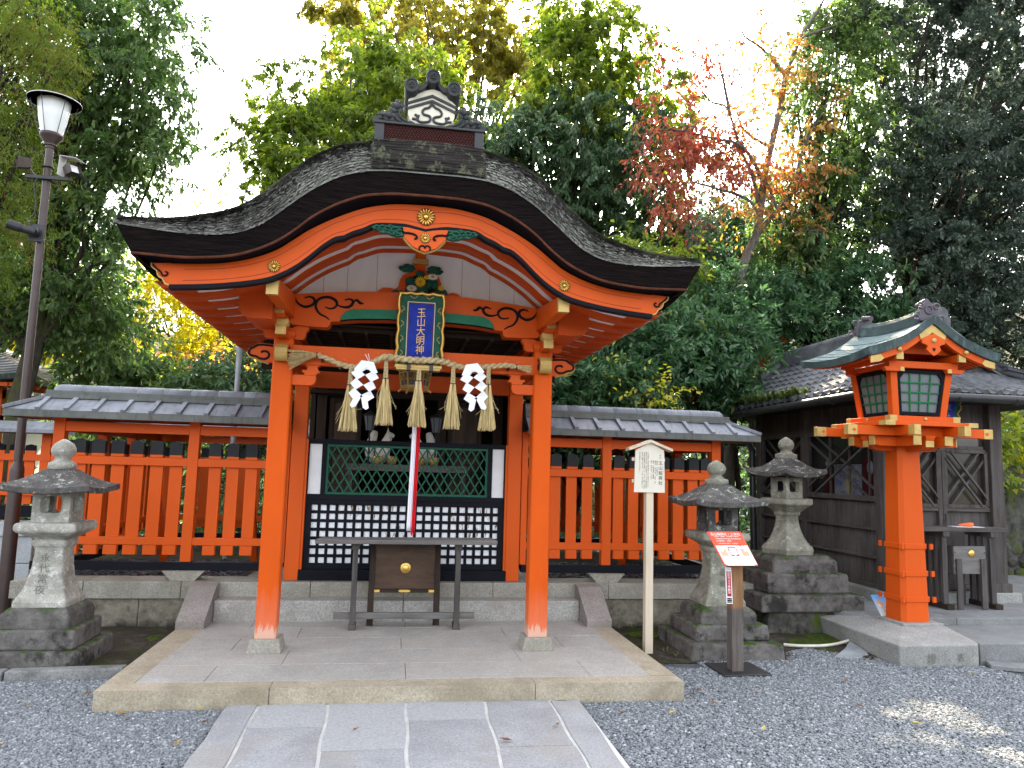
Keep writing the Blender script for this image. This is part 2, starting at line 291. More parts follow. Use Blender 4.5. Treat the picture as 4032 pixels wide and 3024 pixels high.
def mk_ground():
    t = NT('gravel_bed'); n = t.noise(60, 4, .6); t.base(t.mix(t.ramp(n, [(.3, 0.0), (.7, 1.0)]), (.055, .06, .068), (.14, .15, .165))); t.rough(.9); t.bump(n, .8, .02); MATS['gravel_bed'] = t.m
    t = NT('gravel_stone'); a = t.n('ShaderNodeAttribute'); a.attribute_name = 'rnd'
    c = t.ramp(a.outputs['Fac'], [(0, (.135, .145, .155)), (.35, (.175, .188, .202)), (.7, (.225, .240, .256)), (.95, (.30, .315, .328)), (1, (.48, .49, .49))])
    t.base(c); t.rough(.7); MATS['gravel_stone'] = t.m
    t = NT('slate_stone'); a = t.n('ShaderNodeAttribute'); a.attribute_name = 'rnd'
    t.base(t.ramp(a.outputs['Fac'], [(0, (.018, .018, .022)), (.6, (.05, .05, .057)), (.95, (.085, .085, .095)), (1, (.13, .05, .045))])); t.rough(.55); MATS['slate_stone'] = t.m
    t = NT('earth'); n = t.noise(7, 6, .7); f = t.noise(60, 5, .7); mo = t.noise(3.2, 5, .65)
    c = t.mix(t.ramp(f, [(.3, 0.0), (.7, 1.0)]), (.022, .018, .013), (.075, .062, .045)); c = t.mix(t.ramp(n, [(.5, 0.0), (.65, .7)]), c, (.095, .088, .075))
    c = t.mix(t.ramp(mo, [(.54, 0.0), (.62, .8)]), c, (.040, .062, .010)); t.base(c); t.rough(.95); t.bump(t.math('ADD', f, n), .7, .02); MATS['earth'] = t.m
    t = NT('forest_floor'); n = t.noise(2, 6, .7); t.base(t.mix(t.ramp(n, [(.35, 0.0), (.65, 1.0)]), (.018, .022, .010), (.05, .05, .025))); t.rough(.95); t.bump(t.noise(12, 6, .7), .8, .1); MATS['forest_floor'] = t.m
mk_ground()
# ------------------------------------------------------------------ geometry helpers
ORG = {}
def tag(o, label=None, cat=None, group=None, kind=None):
    if label: o['label'] = label
    if cat: o['category'] = cat
    if group: o['group'] = group
    if kind: o['kind'] = kind
    return o
def thing(name, loc, label, cat, group=None):
    o = bpy.data.objects.new(name, None); o.empty_display_size = .1; o.location = loc; COL.objects.link(o)
    ORG[o.name] = Vector(loc); return tag(o, label, cat, group)
class G:
    """collects faces in world coordinates; obj() links them as ONE mesh object"""
    def __init__(s): s.v = []; s.f = []; s.m = []; s.s = []
    def add(s, vs, fs, mat=0, smooth=False):
        b = len(s.v); s.v += [tuple(v) for v in vs]
        for f in fs: s.f.append([i+b for i in f]); s.m.append(mat); s.s.append(smooth)
        return s
    def box(s, x0, x1, y0, y1, z0, z1, mat=0):
        return s.add([(x0,y0,z0),(x1,y0,z0),(x1,y1,z0),(x0,y1,z0),(x0,y0,z1),(x1,y0,z1),(x1,y1,z1),(x0,y1,z1)],
                     [(0,3,2,1),(4,5,6,7),(0,1,5,4),(1,2,6,5),(2,3,7,6),(3,0,4,7)], mat)
    def frustum(s, cx, cy, z0, z1, a0, b0, a1, b1, mat=0):
        return s.add([(cx-a0,cy-b0,z0),(cx+a0,cy-b0,z0),(cx+a0,cy+b0,z0),(cx-a0,cy+b0,z0),(cx-a1,cy-b1,z1),(cx+a1,cy-b1,z1),(cx+a1,cy+b1,z1),(cx-a1,cy+b1,z1)],
                     [(0,3,2,1),(4,5,6,7),(0,1,5,4),(1,2,6,5),(2,3,7,6),(3,0,4,7)], mat)
    def bar(s, p0, p1, w, h, mat=0, up=(0,0,1)):
        p0 = Vector(p0); p1 = Vector(p1); d = (p1-p0).normalized(); up = Vector(up)
        if abs(d.dot(up)) > .99: up = Vector((0,1,0))
        a = d.cross(up).normalized()*(w/2); b = a.cross(d).normalized()*(h/2)
        return s.add([p0-a-b,p0+a-b,p0+a+b,p0-a+b,p1-a-b,p1+a-b,p1+a+b,p1-a+b], [(0,3,2,1),(4,5,6,7),(0,1,5,4),(1,2,6,5),(2,3,7,6),(3,0,4,7)], mat)
    def prism(s, pts, a, b, mat=0, plane='xz', side=None):
        """outline pts (2D) extruded from a to b along the third axis"""
        P = {'xz': lambda p, t: (p[0], t, p[1]), 'xy': lambda p, t: (p[0], p[1], t), 'yz': lambda p, t: (t, p[0], p[1])}[plane]
        n = len(pts); ar = sum(pts[i][0]*pts[(i+1)%n][1]-pts[(i+1)%n][0]*pts[i][1] for i in range(n))
        if (ar < 0) != (plane == 'xz' and False): pts = pts if ar > 0 else pts[::-1]
        vs = [P(p, a) for p in pts]+[P(p, b) for p in pts]
        s.add(vs, [list(range(n)), list(range(2*n-1, n-1, -1))], mat)
        return s.add(vs, [(i, i+n, (i+1)%n+n, (i+1)%n) for i in range(n)], mat if side is None else side)
    def tube(s, path, r, n=8, mat=0, cap=True, smooth=True, flat=1.0):
        path = [Vector(p) for p in path]; k = len(path); rs = r if isinstance(r, (list, tuple)) else [r]*k
        vs = []; ref = None
        for i, p in enumerate(path):
            d = (path[min(i+1, k-1)]-path[max(i-1, 0)]).normalized()
            if ref is None: ref = Vector((0,0,1)) if abs(d.z) < .9 else Vector((0,1,0))
            a = d.cross(ref);
            if a.length < 1e-6: a = d.cross(Vector((1,.2,0)))
            a.normalize(); b = a.cross(d).normalized(); ref = b
            for j in range(n):
                t = 2*PI*j/n; vs.append(p+a*math.cos(t)*rs[i]+b*math.sin(t)*rs[i]*flat)
        fs = [(i*n+j, i*n+(j+1)%n, (i+1)*n+(j+1)%n, (i+1)*n+j) for i in range(k-1) for j in range(n)]
        s.add(vs, fs, mat, smooth)
        if cap: s.add(vs[:n], [list(range(n))[::-1]], mat); s.add(vs[-n:], [list(range(n))], mat)
        return s
    def lathe(s, prof, cx, cy, n=24, mat=0, rot=0.0, smooth=None, sq=False):
        """profile [(radius, z)]; sq: radius is the half width of a polygon side"""
        k = 1/math.cos(PI/n) if sq else 1.0; vs = []
        for r, z in prof:
            for j in range(n):
                t = rot+2*PI*j/n; vs.append((cx+r*k*math.cos(t), cy+r*k*math.sin(t), z))
        m = len(prof); fs = [(i*n+j, i*n+(j+1)%n, (i+1)*n+(j+1)%n, (i+1)*n+j) for i in range(m-1) for j in range(n)]
        s.add(vs, fs, mat, (n > 8) if smooth is None else smooth)
        s.add(vs[:n], [list(range(n))[::-1]], mat); s.add(vs[-n:], [list(range(n))], mat); return s
    def grid(s, rows, mat=0, smooth=True, closed=False):
        m = len(rows); n = len(rows[0]); vs = [p for r in rows for p in r]
        fs = [(i*n+j, i*n+j+1, (i+1)*n+j+1, (i+1)*n+j) for i in range(m-1) for j in range(n-1)]
        return s.add(vs, fs, mat, smooth)
    def disc(s, c, nrm, r, h, n=24, mat=0, dome=0.0):
        """a short cylinder standing on point c along nrm, optionally domed"""
        c = Vector(c); nv = Vector(nrm).normalized(); a = nv.orthogonal().normalized(); b = nv.cross(a)
        rings = [(r, 0), (r, h)]
        if dome: rings += [(r*math.cos(t), h+dome*math.sin(t)) for t in (.4, .8, 1.15, 1.4)]
        vs = [c+nv*z+(a*math.cos(2*PI*j/n)+b*math.sin(2*PI*j/n))*q for q, z in rings for j in range(n)]
        m = len(rings); s.add(vs, [(i*n+j, i*n+(j+1)%n, (i+1)*n+(j+1)%n, (i+1)*n+j) for i in range(m-1) for j in range(n)], mat, bool(dome))
        s.add(vs[-n:], [list(range(n))], mat, bool(dome)); return s.add(vs[:n], [list(range(n))[::-1]], mat)
    def ball(s, c, r, n=14, mat=0, sz=1.0, sx=1.0, sy=1.0):
        m = max(6, n//2); prof = [(math.sin(PI*i/m), -math.cos(PI*i/m)) for i in range(m+1)]
        vs = [(c[0]+sx*r*q*math.cos(2*PI*j/n), c[1]+sy*r*q*math.sin(2*PI*j/n), c[2]+sz*r*z) for q, z in prof for j in range(n)]
        return s.add(vs, [(i*n+j, i*n+(j+1)%n, (i+1)*n+(j+1)%n, (i+1)*n+j) for i in range(m) for j in range(n)], mat, True)
    def jitter(s, amp, scale=3.0, seed=0.0):
        """chip and round worn stone: small coherent displacement"""
        o = []
        for v in s.v:
            p = Vector(v)*scale+Vector((seed, seed*1.7, seed*.3)); d = mnoise.noise_vector(p)
            o.append((v[0]+d.x*amp, v[1]+d.y*amp, v[2]+d.z*amp*.6))
        s.v = o; return s
    def obj(s, name, mats, parent=None, bevel=0.0, seg=2, sub=0, weld=False):
        if isinstance(mats, str): mats = [mats]
        root = parent
        while root is not None and root.parent is not None: root = root.parent
        off = ORG.get(root.name, Vector()) if root is not None else Vector()
        me = bpy.data.meshes.new(name)
        me.from_pydata([(v[0]-off.x, v[1]-off.y, v[2]-off.z) for v in s.v], [], s.f)
        for m in mats: me.materials.append(MATS[m])
        me.polygons.foreach_set('material_index', s.m); me.polygons.foreach_set('use_smooth', s.s); me.update()
        o = bpy.data.objects.new(name, me); COL.objects.link(o)
        if parent is not None: o.parent = parent
        if weld:
            w = o.modifiers.new('weld', 'WELD'); w.merge_threshold = 1e-5
        if bevel:
            b = o.modifiers.new('bevel', 'BEVEL'); b.width = bevel; b.segments = seg; b.limit_method = 'ANGLE'; b.angle_limit = math.radians(35)
        if sub:
            u = o.modifiers.new('sub', 'SUBSURF'); u.levels = sub; u.render_levels = sub
        return o
def mir(pts): return [(-x, z) for x, z in pts]
def interp(x, kn):
    """smooth (monotone cubic) interpolation through knots"""
    if x <= kn[0][0]: return kn[0][1]
    if x >= kn[-1][0]: return kn[-1][1]
    for i in range(len(kn)-1):
        if kn[i][0] <= x <= kn[i+1][0]: break
    sl = [(kn[j+1][1]-kn[j][1])/(kn[j+1][0]-kn[j][0]) for j in range(len(kn)-1)]
    def tang(j):
        if j == 0: return sl[0]
        if j == len(kn)-1: return sl[-1]
        return 0 if sl[j-1]*sl[j] <= 0 else 2*sl[j-1]*sl[j]/(sl[j-1]+sl[j])
    h = kn[i+1][0]-kn[i][0]; t = (x-kn[i][0])/h; m0, m1 = tang(i)*h, tang(i+1)*h
    return (2*t**3-3*t*t+1)*kn[i][1]+(t**3-2*t*t+t)*m0+(-2*t**3+3*t*t)*kn[i+1][1]+(t**3-t*t)*m1
def smooth_path(pts, n=5):
    pts = [Vector(p) for p in pts]; out = []
    for i in range(len(pts)-1):
        p0 = pts[max(i-1, 0)]; p1 = pts[i]; p2 = pts[i+1]; p3 = pts[min(i+2, len(pts)-1)]
        for k in range(n):
            t = k/n; out.append(.5*((2*p1)+(-p0+p2)*t+(2*p0-5*p1+4*p2-p3)*t*t+(-p0+3*p1-3*p2+p3)*t**3))
    out.append(pts[-1]); return out
def text_geo(g, body, x, y, z, size, mat=0, thick=.001, vertical=False, pitch=1.0, centre=True, X=(1,0,0), Z=(0,0,1), wscale=1.0):
    """lettering laid on the plane spanned by X and Z (normal Z x X towards the viewer); one glyph per line when vertical"""
    X = Vector(X).normalized(); Z = Vector(Z).normalized(); N = X.cross(Z).normalized()
    for k, line in enumerate(list(body) if vertical else [body]):
        if line in ' \u3000': continue
        cu = bpy.data.curves.new('lettering', 'FONT'); cu.body = line; cu.size = size; cu.resolution_u = 2
        cu.align_x = 'CENTER' if centre or vertical else 'LEFT'
        to = bpy.data.objects.new('lettering', cu); COL.objects.link(to)
        dg = bpy.context.evaluated_depsgraph_get(); me = bpy.data.meshes.new_from_object(to.evaluated_get(dg))
        o = Vector((x, y, z)) - (Z*(size*pitch*k) if vertical else Vector())
        vs = [o+X*v.co.x*wscale+Z*v.co.y+N*thick for v in me.vertices]
        g.add(vs, [list(p.vertices) for p in me.polygons], mat)
        bpy.data.objects.remove(to); bpy.data.curves.remove(cu); bpy.data.meshes.remove(me)
    return g
def copy_tree(o, parent=None, loc=None):
    c = o.copy(); COL.objects.link(c)
    if parent is not None: c.parent = parent
    else:
        ORG[c.name] = Vector(loc if loc is not None else o.location)
    if loc is not None: c.location = loc
    for ch in list(o.children): copy_tree(ch, c)
    return c
# ------------------------------------------------------------------ ground
GZ = -0.125
def hill(x, y):
    """wooded slope rising behind the shrine"""
    d = max(0.0, y-7.5-max(0, -x-3)*.35); s = min(1.0, d/4.0)
    right = max(0.0, x-7.2)*max(0.0, min(1.0, (y-3.0)/3.0))
    h = .30*d*s+right*.25
    return GZ-.01+min(h, 9.0)+(.25*mnoise.noise(Vector((x*.3, y*.3, 0)))*s)
g = G(); xs = [-900,-300,-120,-60]+[-40+2*i for i in range(41)]+[60,120,300,900]; ys = [-900,-300,-60,-20]+[-8+.9*i for i in range(50)]+[40,44,50,60,90,200,500,900]
g.grid([[(x, y, hill(x, y)) for x in xs] for y in ys])
tag(g.obj('ground', 'forest_floor'), kind='structure')
# gravel court bed, a few mm above the ground sheet; loose stones on top
g = G(); g.add([(-14,-14,GZ),(14,-14,GZ),(14,.75,GZ),(-14,.75,GZ)], [(0,1,2,3)]); g.add([(1.8,.75,GZ),(14,.75,GZ),(14,1.2,GZ),(1.8,1.2,GZ)], [(0,1,2,3)])
tag(g.obj('gravel_court', 'gravel_bed'), kind='structure')
def pebbles(name, pts, mat, smin, smax, seed, flat=.6, z0=GZ):
    rng = np.random.default_rng(seed); n = len(pts)
    base = np.array([(math.cos(t)*c, math.sin(t)*c, s_) for s_, c in ((-.55,.7),(.25,1.0)) for t in np.arange(6)*PI/3]+[(0,0,.9)])
    fc = [(i,(i+1)%6,6+(i+1)%6,6+i) for i in range(6)]; tr = [(6+i,6+(i+1)%6,12) for i in range(6)]
    sz = rng.uniform(smin, smax, n)*(1+.35*(rng.random(n) > .93)); yaw = rng.uniform(0, 2*PI, n); el = rng.uniform(.6, 1.0, n); fl = rng.uniform(flat*.7, flat*1.3, n)
    bj = base[None]*(1+rng.uniform(-.22,.22,(n,13,1)))
    bj = bj*np.stack([sz, sz*el, sz*fl], 1)[:,None,:]
    tx = rng.normal(0,.22,n); ty = rng.normal(0,.22,n)
    bj[:,:,2] += bj[:,:,0]*tx[:,None]+bj[:,:,1]*ty[:,None]
    c, s_ = np.cos(yaw)[:,None], np.sin(yaw)[:,None]
    x = bj[:,:,0]*c-bj[:,:,1]*s_; y = bj[:,:,0]*s_+bj[:,:,1]*c
    v = np.stack([x+pts[:,0:1], y+pts[:,1:2], bj[:,:,2]+pts[:,2:3]], 2).reshape(-1,3)
    off = (np.arange(n)*13)[:,None,None]
    q = (np.array(fc)[None]+off).reshape(-1); t = (np.array(tr)[None]+off).reshape(-1)
    me = bpy.data.meshes.new(name); nq, nt = n*6, n*6
    me.vertices.add(len(v)); me.vertices.foreach_set('co', v.astype(np.float32).ravel())
    me.loops.add(nq*4+nt*3); me.loops.foreach_set('vertex_index', np.concatenate([q, t]).astype(np.int32))
    me.polygons.add(nq+nt); me.polygons.foreach_set('loop_start', np.concatenate([np.arange(nq)*4, nq*4+np.arange(nt)*3]).astype(np.int32))
    me.update(calc_edges=True)
    at = me.attributes.new('rnd', 'FLOAT', 'FACE'); r = rng.random(n); at.data.foreach_set('value', np.concatenate([np.repeat(r,6), np.repeat(r,6)]).astype(np.float32))
    me.materials.append(MATS[mat]); o = bpy.data.objects.new(name, me); COL.objects.link(o); return o
rg = np.random.default_rng(5)
def court_pts(n, x0, x1, y0, y1):
    p = np.stack([rg.uniform(x0,x1,n), rg.uniform(y0,y1,n), np.full(n, GZ+.004)+rg.uniform(-.004,.007,n)], 1)
    x, y = p[:,0], p[:,1]
    keep = ~((np.abs(x) < 1.82) & (y > -.012)) & ~((x > -1.075+.0*y) & (x < 1.105+y*.03))
    keep &= ~((y > .66+.05*(x+2.6)) & (x < -1.8))                                  # kerb at the left
    keep &= ~((x > 3.91) & (y > .70)) & ~((x > 1.8) & (y > .86+.35*np.sin(x*5)*.3) & (x < 2.3)) & ~((x > 2.25) & (x < 3.1) & (y > .96)) & ~((x > 3.0) & (y > 1.15+.2*np.sin(x*4)) & (x < 4))
    keep &= ~((x > 4.6) & (y > .28) & (y < .8) & (x-4.6 > (.78-y)*.3))
    v = np.stack([x+.1418, y+4.8549], 1); ang = np.arctan2(v[:,0], v[:,1])-YAW
    keep &= np.abs(ang) < .68
    return p[keep]
P = np.concatenate([court_pts(72000, -2.9, -.9, -1.3, .8), court_pts(112000, .9, 5.2, -1.35, 1.35), court_pts(13000, 5.2, 7.0, -1.2, .7)])
tag(pebbles('gravel', P, 'gravel_stone', .0075, .0128, 3), 'blue grey gravel chips covering the court in front of the shrine', 'gravel', kind='stuff')
# earth strip around the lantern bases
g = G(); ex = np.linspace(-14, -1.815, 40); g.grid([[(x, y, GZ+.012+.02*mnoise.noise(Vector((x*2,y*2,1)))+(.03 if y > .9 else 0)) for x in ex] for y in np.linspace(.72, 2.2, 10)])
ex = np.linspace(1.815, 5.2, 40); g.grid([[(x, y, GZ+.006+.022*mnoise.noise(Vector((x*2.5,y*2.5,2)))+.012*min(1,max(0,(y-.9)*2))) for x in ex] for y in np.linspace(.92+.0, 2.3, 14)])
g.grid([[(x, y, GZ-.002) for x in np.linspace(-14,-3.2,12)] for y in np.linspace(2.2, 5.0, 8)])
tag(g.obj('earth_strip', 'earth'), kind='structure')
# ------------------------------------------------------------------ stone path
g = G(); PZ = -.094
def pcol(k, y):                                            # joint lines, slightly askew
    top = (-1.068,-.882,-.468,.004,.487,.905,1.108); bot = (-1.070,-.869,-.444,-.007,.458,.885,1.070); t = -y
    return top[k]+(bot[k]-top[k])*t
def slab(k, y0, y1, gap=.010, dz=0.0, seed=0):
    r = random.Random(k*31+int(y0*100)+seed)
    def jl(kk, y, side): return pcol(kk, y)+side*gap+.006*math.sin(y*9+kk*2)+r.uniform(-.002,.002)
    n = 7; ysl = [y0+(y1-y0)*i/n for i in range(n+1)]
    L = [(jl(k, y, 1), y) for y in ysl]; R_ = [(jl(k+1, y, -1), y) for y in ysl]
    pts = L+[(L[-1][0]*.66+R_[-1][0]*.34, y1+r.uniform(-.004,.004)), (L[-1][0]*.33+R_[-1][0]*.67, y1+r.uniform(-.004,.004))]+R_[::-1]+[(L[0][0]*.33+R_[0][0]*.67, y0+r.uniform(-.004,.004)), (L[0][0]*.66+R_[0][0]*.34, y0+r.uniform(-.004,.004))]
    g.prism(pts, GZ-.02, PZ+dz, r.choice((0,0,1)), plane='xy')
rows = {0: (.02,-2.0,-4.2), 1: (.02,-.41,-1.45,-2.4,-4.2), 2: (.02,-.775,-1.7,-2.6,-4.2), 3: (.02,-.34,-1.3,-2.5,-4.2), 4: (-.005,-.79,-1.62,-2.6,-4.2), 5: (-.02,-2.2,-4.2)}
for k, rr in rows.items():
    for a, b in zip(rr[:-1], rr[1:]): slab(k, b+.007, a-.007, dz=random.Random(k*7+int(a*10)).uniform(-.003,.003))
simple('path_stone_b', (.35, .355, .36), .75, var=.2, scale=60, bump=.4, bscale=120, bdist=.01)
g.add([(-1.06,-4.2,PZ-.008),(1.06,-4.2,PZ-.008),(1.10,.02,PZ-.008),(-1.06,.02,PZ-.008)], [(0,1,2,3)], 2)
tag(g.obj('path', ['path_stone','path_stone_b','mortar'], bevel=.006), kind='structure')
# ------------------------------------------------------------------ the platform of the shrine
pf = thing('stone_platform', (0, .85, GZ), 'pale granite platform with one step under the vermilion shrine gate', 'platform')
g = G(); W = 1.813; GAP = .0016
g.box(-W+.01, W-.01, .01, 2.1, GZ-.05, -.006, 2)
for a, b in ((-W,-.822),(-.822,.818),(.818,W)):           # front kerb stones
    L = a+GAP if a > -W else a; R_ = b-GAP if b < W else b
    def fy(x): return 0
    pts = [(L, 0), (R_, 0), (R_, .155 if b < W else .146), (L, .155)]
    g.prism(pts, GZ-.05, 0, 1, plane='xy')
for s in (-1, 1): g.prism([(s*W, .16), (s*(W-.17), .16), (s*(W-.21), 1.70), (s*W, 1.70)], GZ-.05, 0, 1, plane='xy')
rowy = [.16,.56,.962,1.36,1.72,1.975]; jx = [(-1.24,0.0,1.226),(-.83,.02,1.272,-1.6),(-1.243,-.3,1.23,.82),(-.83,.4,1.23),(-1.25,-.2,.8)]
jx = [(-1.24,0.0,1.226),(-.828,.82),(-1.243,-.02,1.228),(-.828,.832),(-1.25,0.02,1.24)]
for i in range(5):
    xs_ = [-W+.172]+sorted(jx[i])+[W-.172]
    for a, b in zip(xs_[:-1], xs_[1:]): g.box(a+GAP, b-GAP, rowy[i]+GAP, rowy[i+1]-GAP, -.05, random.Random(i*5+int(a*9)).uniform(-.0008,.0006), 0)
g.obj('paving', ['platform_stone','platform_side','joint_dark'], pf, bevel=.003)
g = G(); g.box(-1.598,-.002,1.975,2.3,-.02,.176); g.box(.002,1.598,1.975,2.3,-.02,.1755); g.obj('step', 'step_stone', pf, bevel=.008)
for s in (-1, 1):
    g = G(); x0, x1 = sorted((s*1.601, s*1.822)); g.prism([(1.69,-.02),(1.69,.057),(2.05,.285),(2.13,.300),(2.172,.300),(2.172,-.02)], x0, x1, plane='yz'); g.obj('cheek_stone', 'cheek_stone', pf, bevel=.006)
# terrace retaining wall and its coping
tw = thing('terrace_wall', (0, 2.3, GZ), 'low granite retaining wall with pale coping behind the platform', 'wall')
g = G(); cj = [-3.30,-2.72,-1.925,-.826,.006,.824,1.93,3.0,3.85]
for i, (a, b) in enumerate(zip(cj[:-1], cj[1:])): g.box(a+.002, b-.002, 2.175, 2.52, .156, .302)
g.obj('coping', 'coping_stone', tw, bevel=.006)
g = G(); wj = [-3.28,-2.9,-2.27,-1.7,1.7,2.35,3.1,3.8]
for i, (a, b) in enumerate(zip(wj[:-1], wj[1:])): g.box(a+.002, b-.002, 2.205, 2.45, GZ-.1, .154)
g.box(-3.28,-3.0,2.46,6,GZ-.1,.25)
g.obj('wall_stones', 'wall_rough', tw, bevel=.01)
g = G(); g.grid([[(x, y, .262) for x in (-3.3,-1,0,1,3.8)] for y in (2.5,4,6.2)]); tag(g.obj('terrace_ground', 'earth'), kind='structure')
pp = np.stack([rg.uniform(-3.2,3.7,15000), rg.uniform(2.53,3.9,15000), np.full(15000,.268)+rg.uniform(-.003,.008,15000)], 1)
pp = pp[~((np.abs(pp[:,0]) < 1.3))]
tag(pebbles('slate_pebbles', pp, 'slate_stone', .018, .034, 9, .35), 'flat black pebbles covering the terrace behind the vermilion fences', 'pebbles', kind='stuff')
g = G()
for s in (-1, 1): g.box(s*1.28-.16, s*1.28+.16, 2.53, 3.2, .26, .298)
tag(g.obj('terrace_paving', 'coping_stone', bevel=.004), kind='structure')
# kerb at the far left
kb = G(); kp = [(-14,.22),(-5,.45),(-3.4,.60),(-2.6,.66),(-1.88,.725)]
for (xa, ya), (xb, yb) in zip(kp[:-1], kp[1:]): kb.add([(xa,ya,GZ-.05),(xb-.01,yb,GZ-.05),(xb-.01,yb+.10,GZ-.05),(xa,ya+.10,GZ-.05),(xa,ya,-.052),(xb-.01,yb,-.052),(xb-.01,yb+.10,-.052),(xa,ya+.10,-.052)], [(4,5,6,7),(0,1,5,4),(1,2,6,5),(2,3,7,6),(3,0,4,7)])
tag(kb.obj('stone_kerb', 'kerb_stone', bevel=.012), 'low grey stone kerb between the gravel and the left stone lantern', 'kerb')
# ------------------------------------------------------------------ the shrine gate
gate = thing('shrine_gate', (0, 1.0, 0), 'vermilion shrine gate with undulating bark roof and gilt chrysanthemum crests', 'shrine')
V = 'vermilion'
KF = [(0,3.252),(.18,3.252),(.36,3.241),(.52,3.20),(.69,3.108),(.81,3.015),(.93,2.908),(1.04,2.824),(1.17,2.768),(1.3,2.747),(1.47,2.743),(1.65,2.753),(1.866,2.775)]
KB = [(0,3.122),(.17,3.120),(.37,3.098),(.54,3.036),(.72,2.925),(.83,2.825),(.94,2.742),(1.06,2.680),(1.18,2.638),(1.3,2.617),(1.5,2.602),(1.785,2.610)]
KO = [(0,3.100),(.17,3.094),(.37,3.058),(.55,2.985),(.75,2.872),(.85,2.796),(.95,2.722),(1.14,2.643),(1.31,2.607),(1.5,2.592),(1.69,2.583)]
KZ = [(0,2.930),(.05,2.940),(.155,2.956),(.29,2.951),(.345,2.941),(.41,2.905),(.46,2.886),(.505,2.862),(.525,2.848),(.575,2.836),(.65,2.785),(.75,2.690),(.83,2.622),(.90,2.577),(1.0,2.531),(1.2,2.488),(1.38,2.464),(1.585,2.447)]
KR = [(0,3.045),(.3,3.028),(.47,2.968),(.505,2.958),(.53,2.925),(.6,2.890),(.7,2.838),(.85,2.735),(.95,2.650),(1.1,2.562),(1.25,2.512),(1.4,2.478),(1.62,2.452),(1.72,2.45)]
KK = [(0,1.0),(.36,1.0),(.7,1.10),(.85,1.12),(1.0,1.06),(1.18,.86),(1.4,.65),(1.6,.48),(1.866,.30)]
YB0, YB1 = -.155, 2.98
tt = [(-1+2*i/96) for i in range(97)]
SEC = [(-.155,0),(-.150,.045),(-.128,.11),(-.085,.185),(-.02,.248),(.06,.292),(.2,.342),(.4,.382),(.8,.41),(1.4,.42),(2.0,.41),(2.5,.36),(2.8,.25),(2.93,.12),(2.98,0)]
g = G(); rows_ = []
for Y_, dz in SEC:
    row = []
    for t in tt:
        x = 1.866*t; a = abs(x); k = interp(a, KK); rag = .012*mnoise.noise(Vector((x*9, Y_*9, 3)))*(dz > .02)+.006*mnoise.noise(Vector((x*30, Y_*30, 5)))*(dz > .02)
        row.append((x*(1+.03*dz), Y_+rag*.5, interp(a, KF)+dz*k*.98+rag))
    rows_.append(row)
g.grid(rows_)
g.obj('bark_roof', 'bark_thatch', gate)
# ragged bark chips standing up from the shingle courses
rngc = np.random.default_rng(17); NC = 26000; tc = rngc.uniform(-1,1,NC); sc_ = rngc.random(NC)**1.25; V_ = np.zeros((NC,4,3)); keepc = np.ones(NC,bool)
SY = [p[0] for p in SEC]; SL = [0.0]
for (ya, za), (yb, zb2) in zip(SEC[:-1], SEC[1:]): SL.append(SL[-1]+math.hypot(yb-ya, zb2-za))
def roofpt(t, l):
    l = min(max(l, 0), SL[-1]); i = max(0, min(len(SL)-2, int(np.searchsorted(SL, l))-1)); u = (l-SL[i])/(SL[i+1]-SL[i]); Y_ = SEC[i][0]+(SEC[i+1][0]-SEC[i][0])*u; dz = SEC[i][1]+(SEC[i+1][1]-SEC[i][1])*u
    x = 1.866*t; return Vector((x*(1+.03*dz), Y_, interp(abs(x), KF)+dz*interp(abs(x), KK)*.98))
for i in range(NC):
    l = round(sc_[i]*1.0/.021)*.021+rngc.normal()*.003+.004
    if abs(tc[i]) < .205 and l < .42: keepc[i] = False; continue
    p = roofpt(tc[i], l); q = roofpt(tc[i], l+.03); xx = roofpt(tc[i]+.01, l)-p; up_ = (q-p).normalized(); sd_ = xx.normalized(); nn = sd_.cross(up_).normalized()
    if nn.y > 0 and nn.z < 0: nn = -nn
    w_ = rngc.uniform(.006,.016); h_ = rngc.uniform(.012,.030); lift = rngc.uniform(.002,.012); b0 = p+up_*h_*.8-nn*.002; e0 = p-up_*h_*.25+nn*lift
    V_[i] = [b0-sd_*w_, e0-sd_*w_*rngc.uniform(.5,1.1)+up_*rngc.normal()*.004, e0+sd_*w_*rngc.uniform(.5,1.1), b0+sd_*w_]
V_ = V_[keepc]-np.array(ORG[gate.name])[None,None,:]; nq_ = len(V_); me = bpy.data.meshes.new('bark_shingles'); me.vertices.add(nq_*4); me.vertices.foreach_set('co', V_.astype(np.float32).ravel())
me.loops.add(nq_*4); me.loops.foreach_set('vertex_index', np.arange(nq_*4,dtype=np.int32)); me.polygons.add(nq_); me.polygons.foreach_set('loop_start', (np.arange(nq_)*4).astype(np.int32)); me.update(calc_edges=True)
cl_r = np.array([.5+.9*mnoise.noise(Vector(v[0])*4.0)+.5*mnoise.noise(Vector(v[0])*13.0) for v in V_])*.6+.4*rngc.random(nq_); me.attributes.new('rnd','FLOAT','FACE').data.foreach_set('value', np.clip(cl_r,0,1).astype(np.float32)); me.materials.append(MATS['bark_chip'])
ch_ = bpy.data.objects.new('bark_shingles', me); COL.objects.link(ch_); ch_.parent = gate
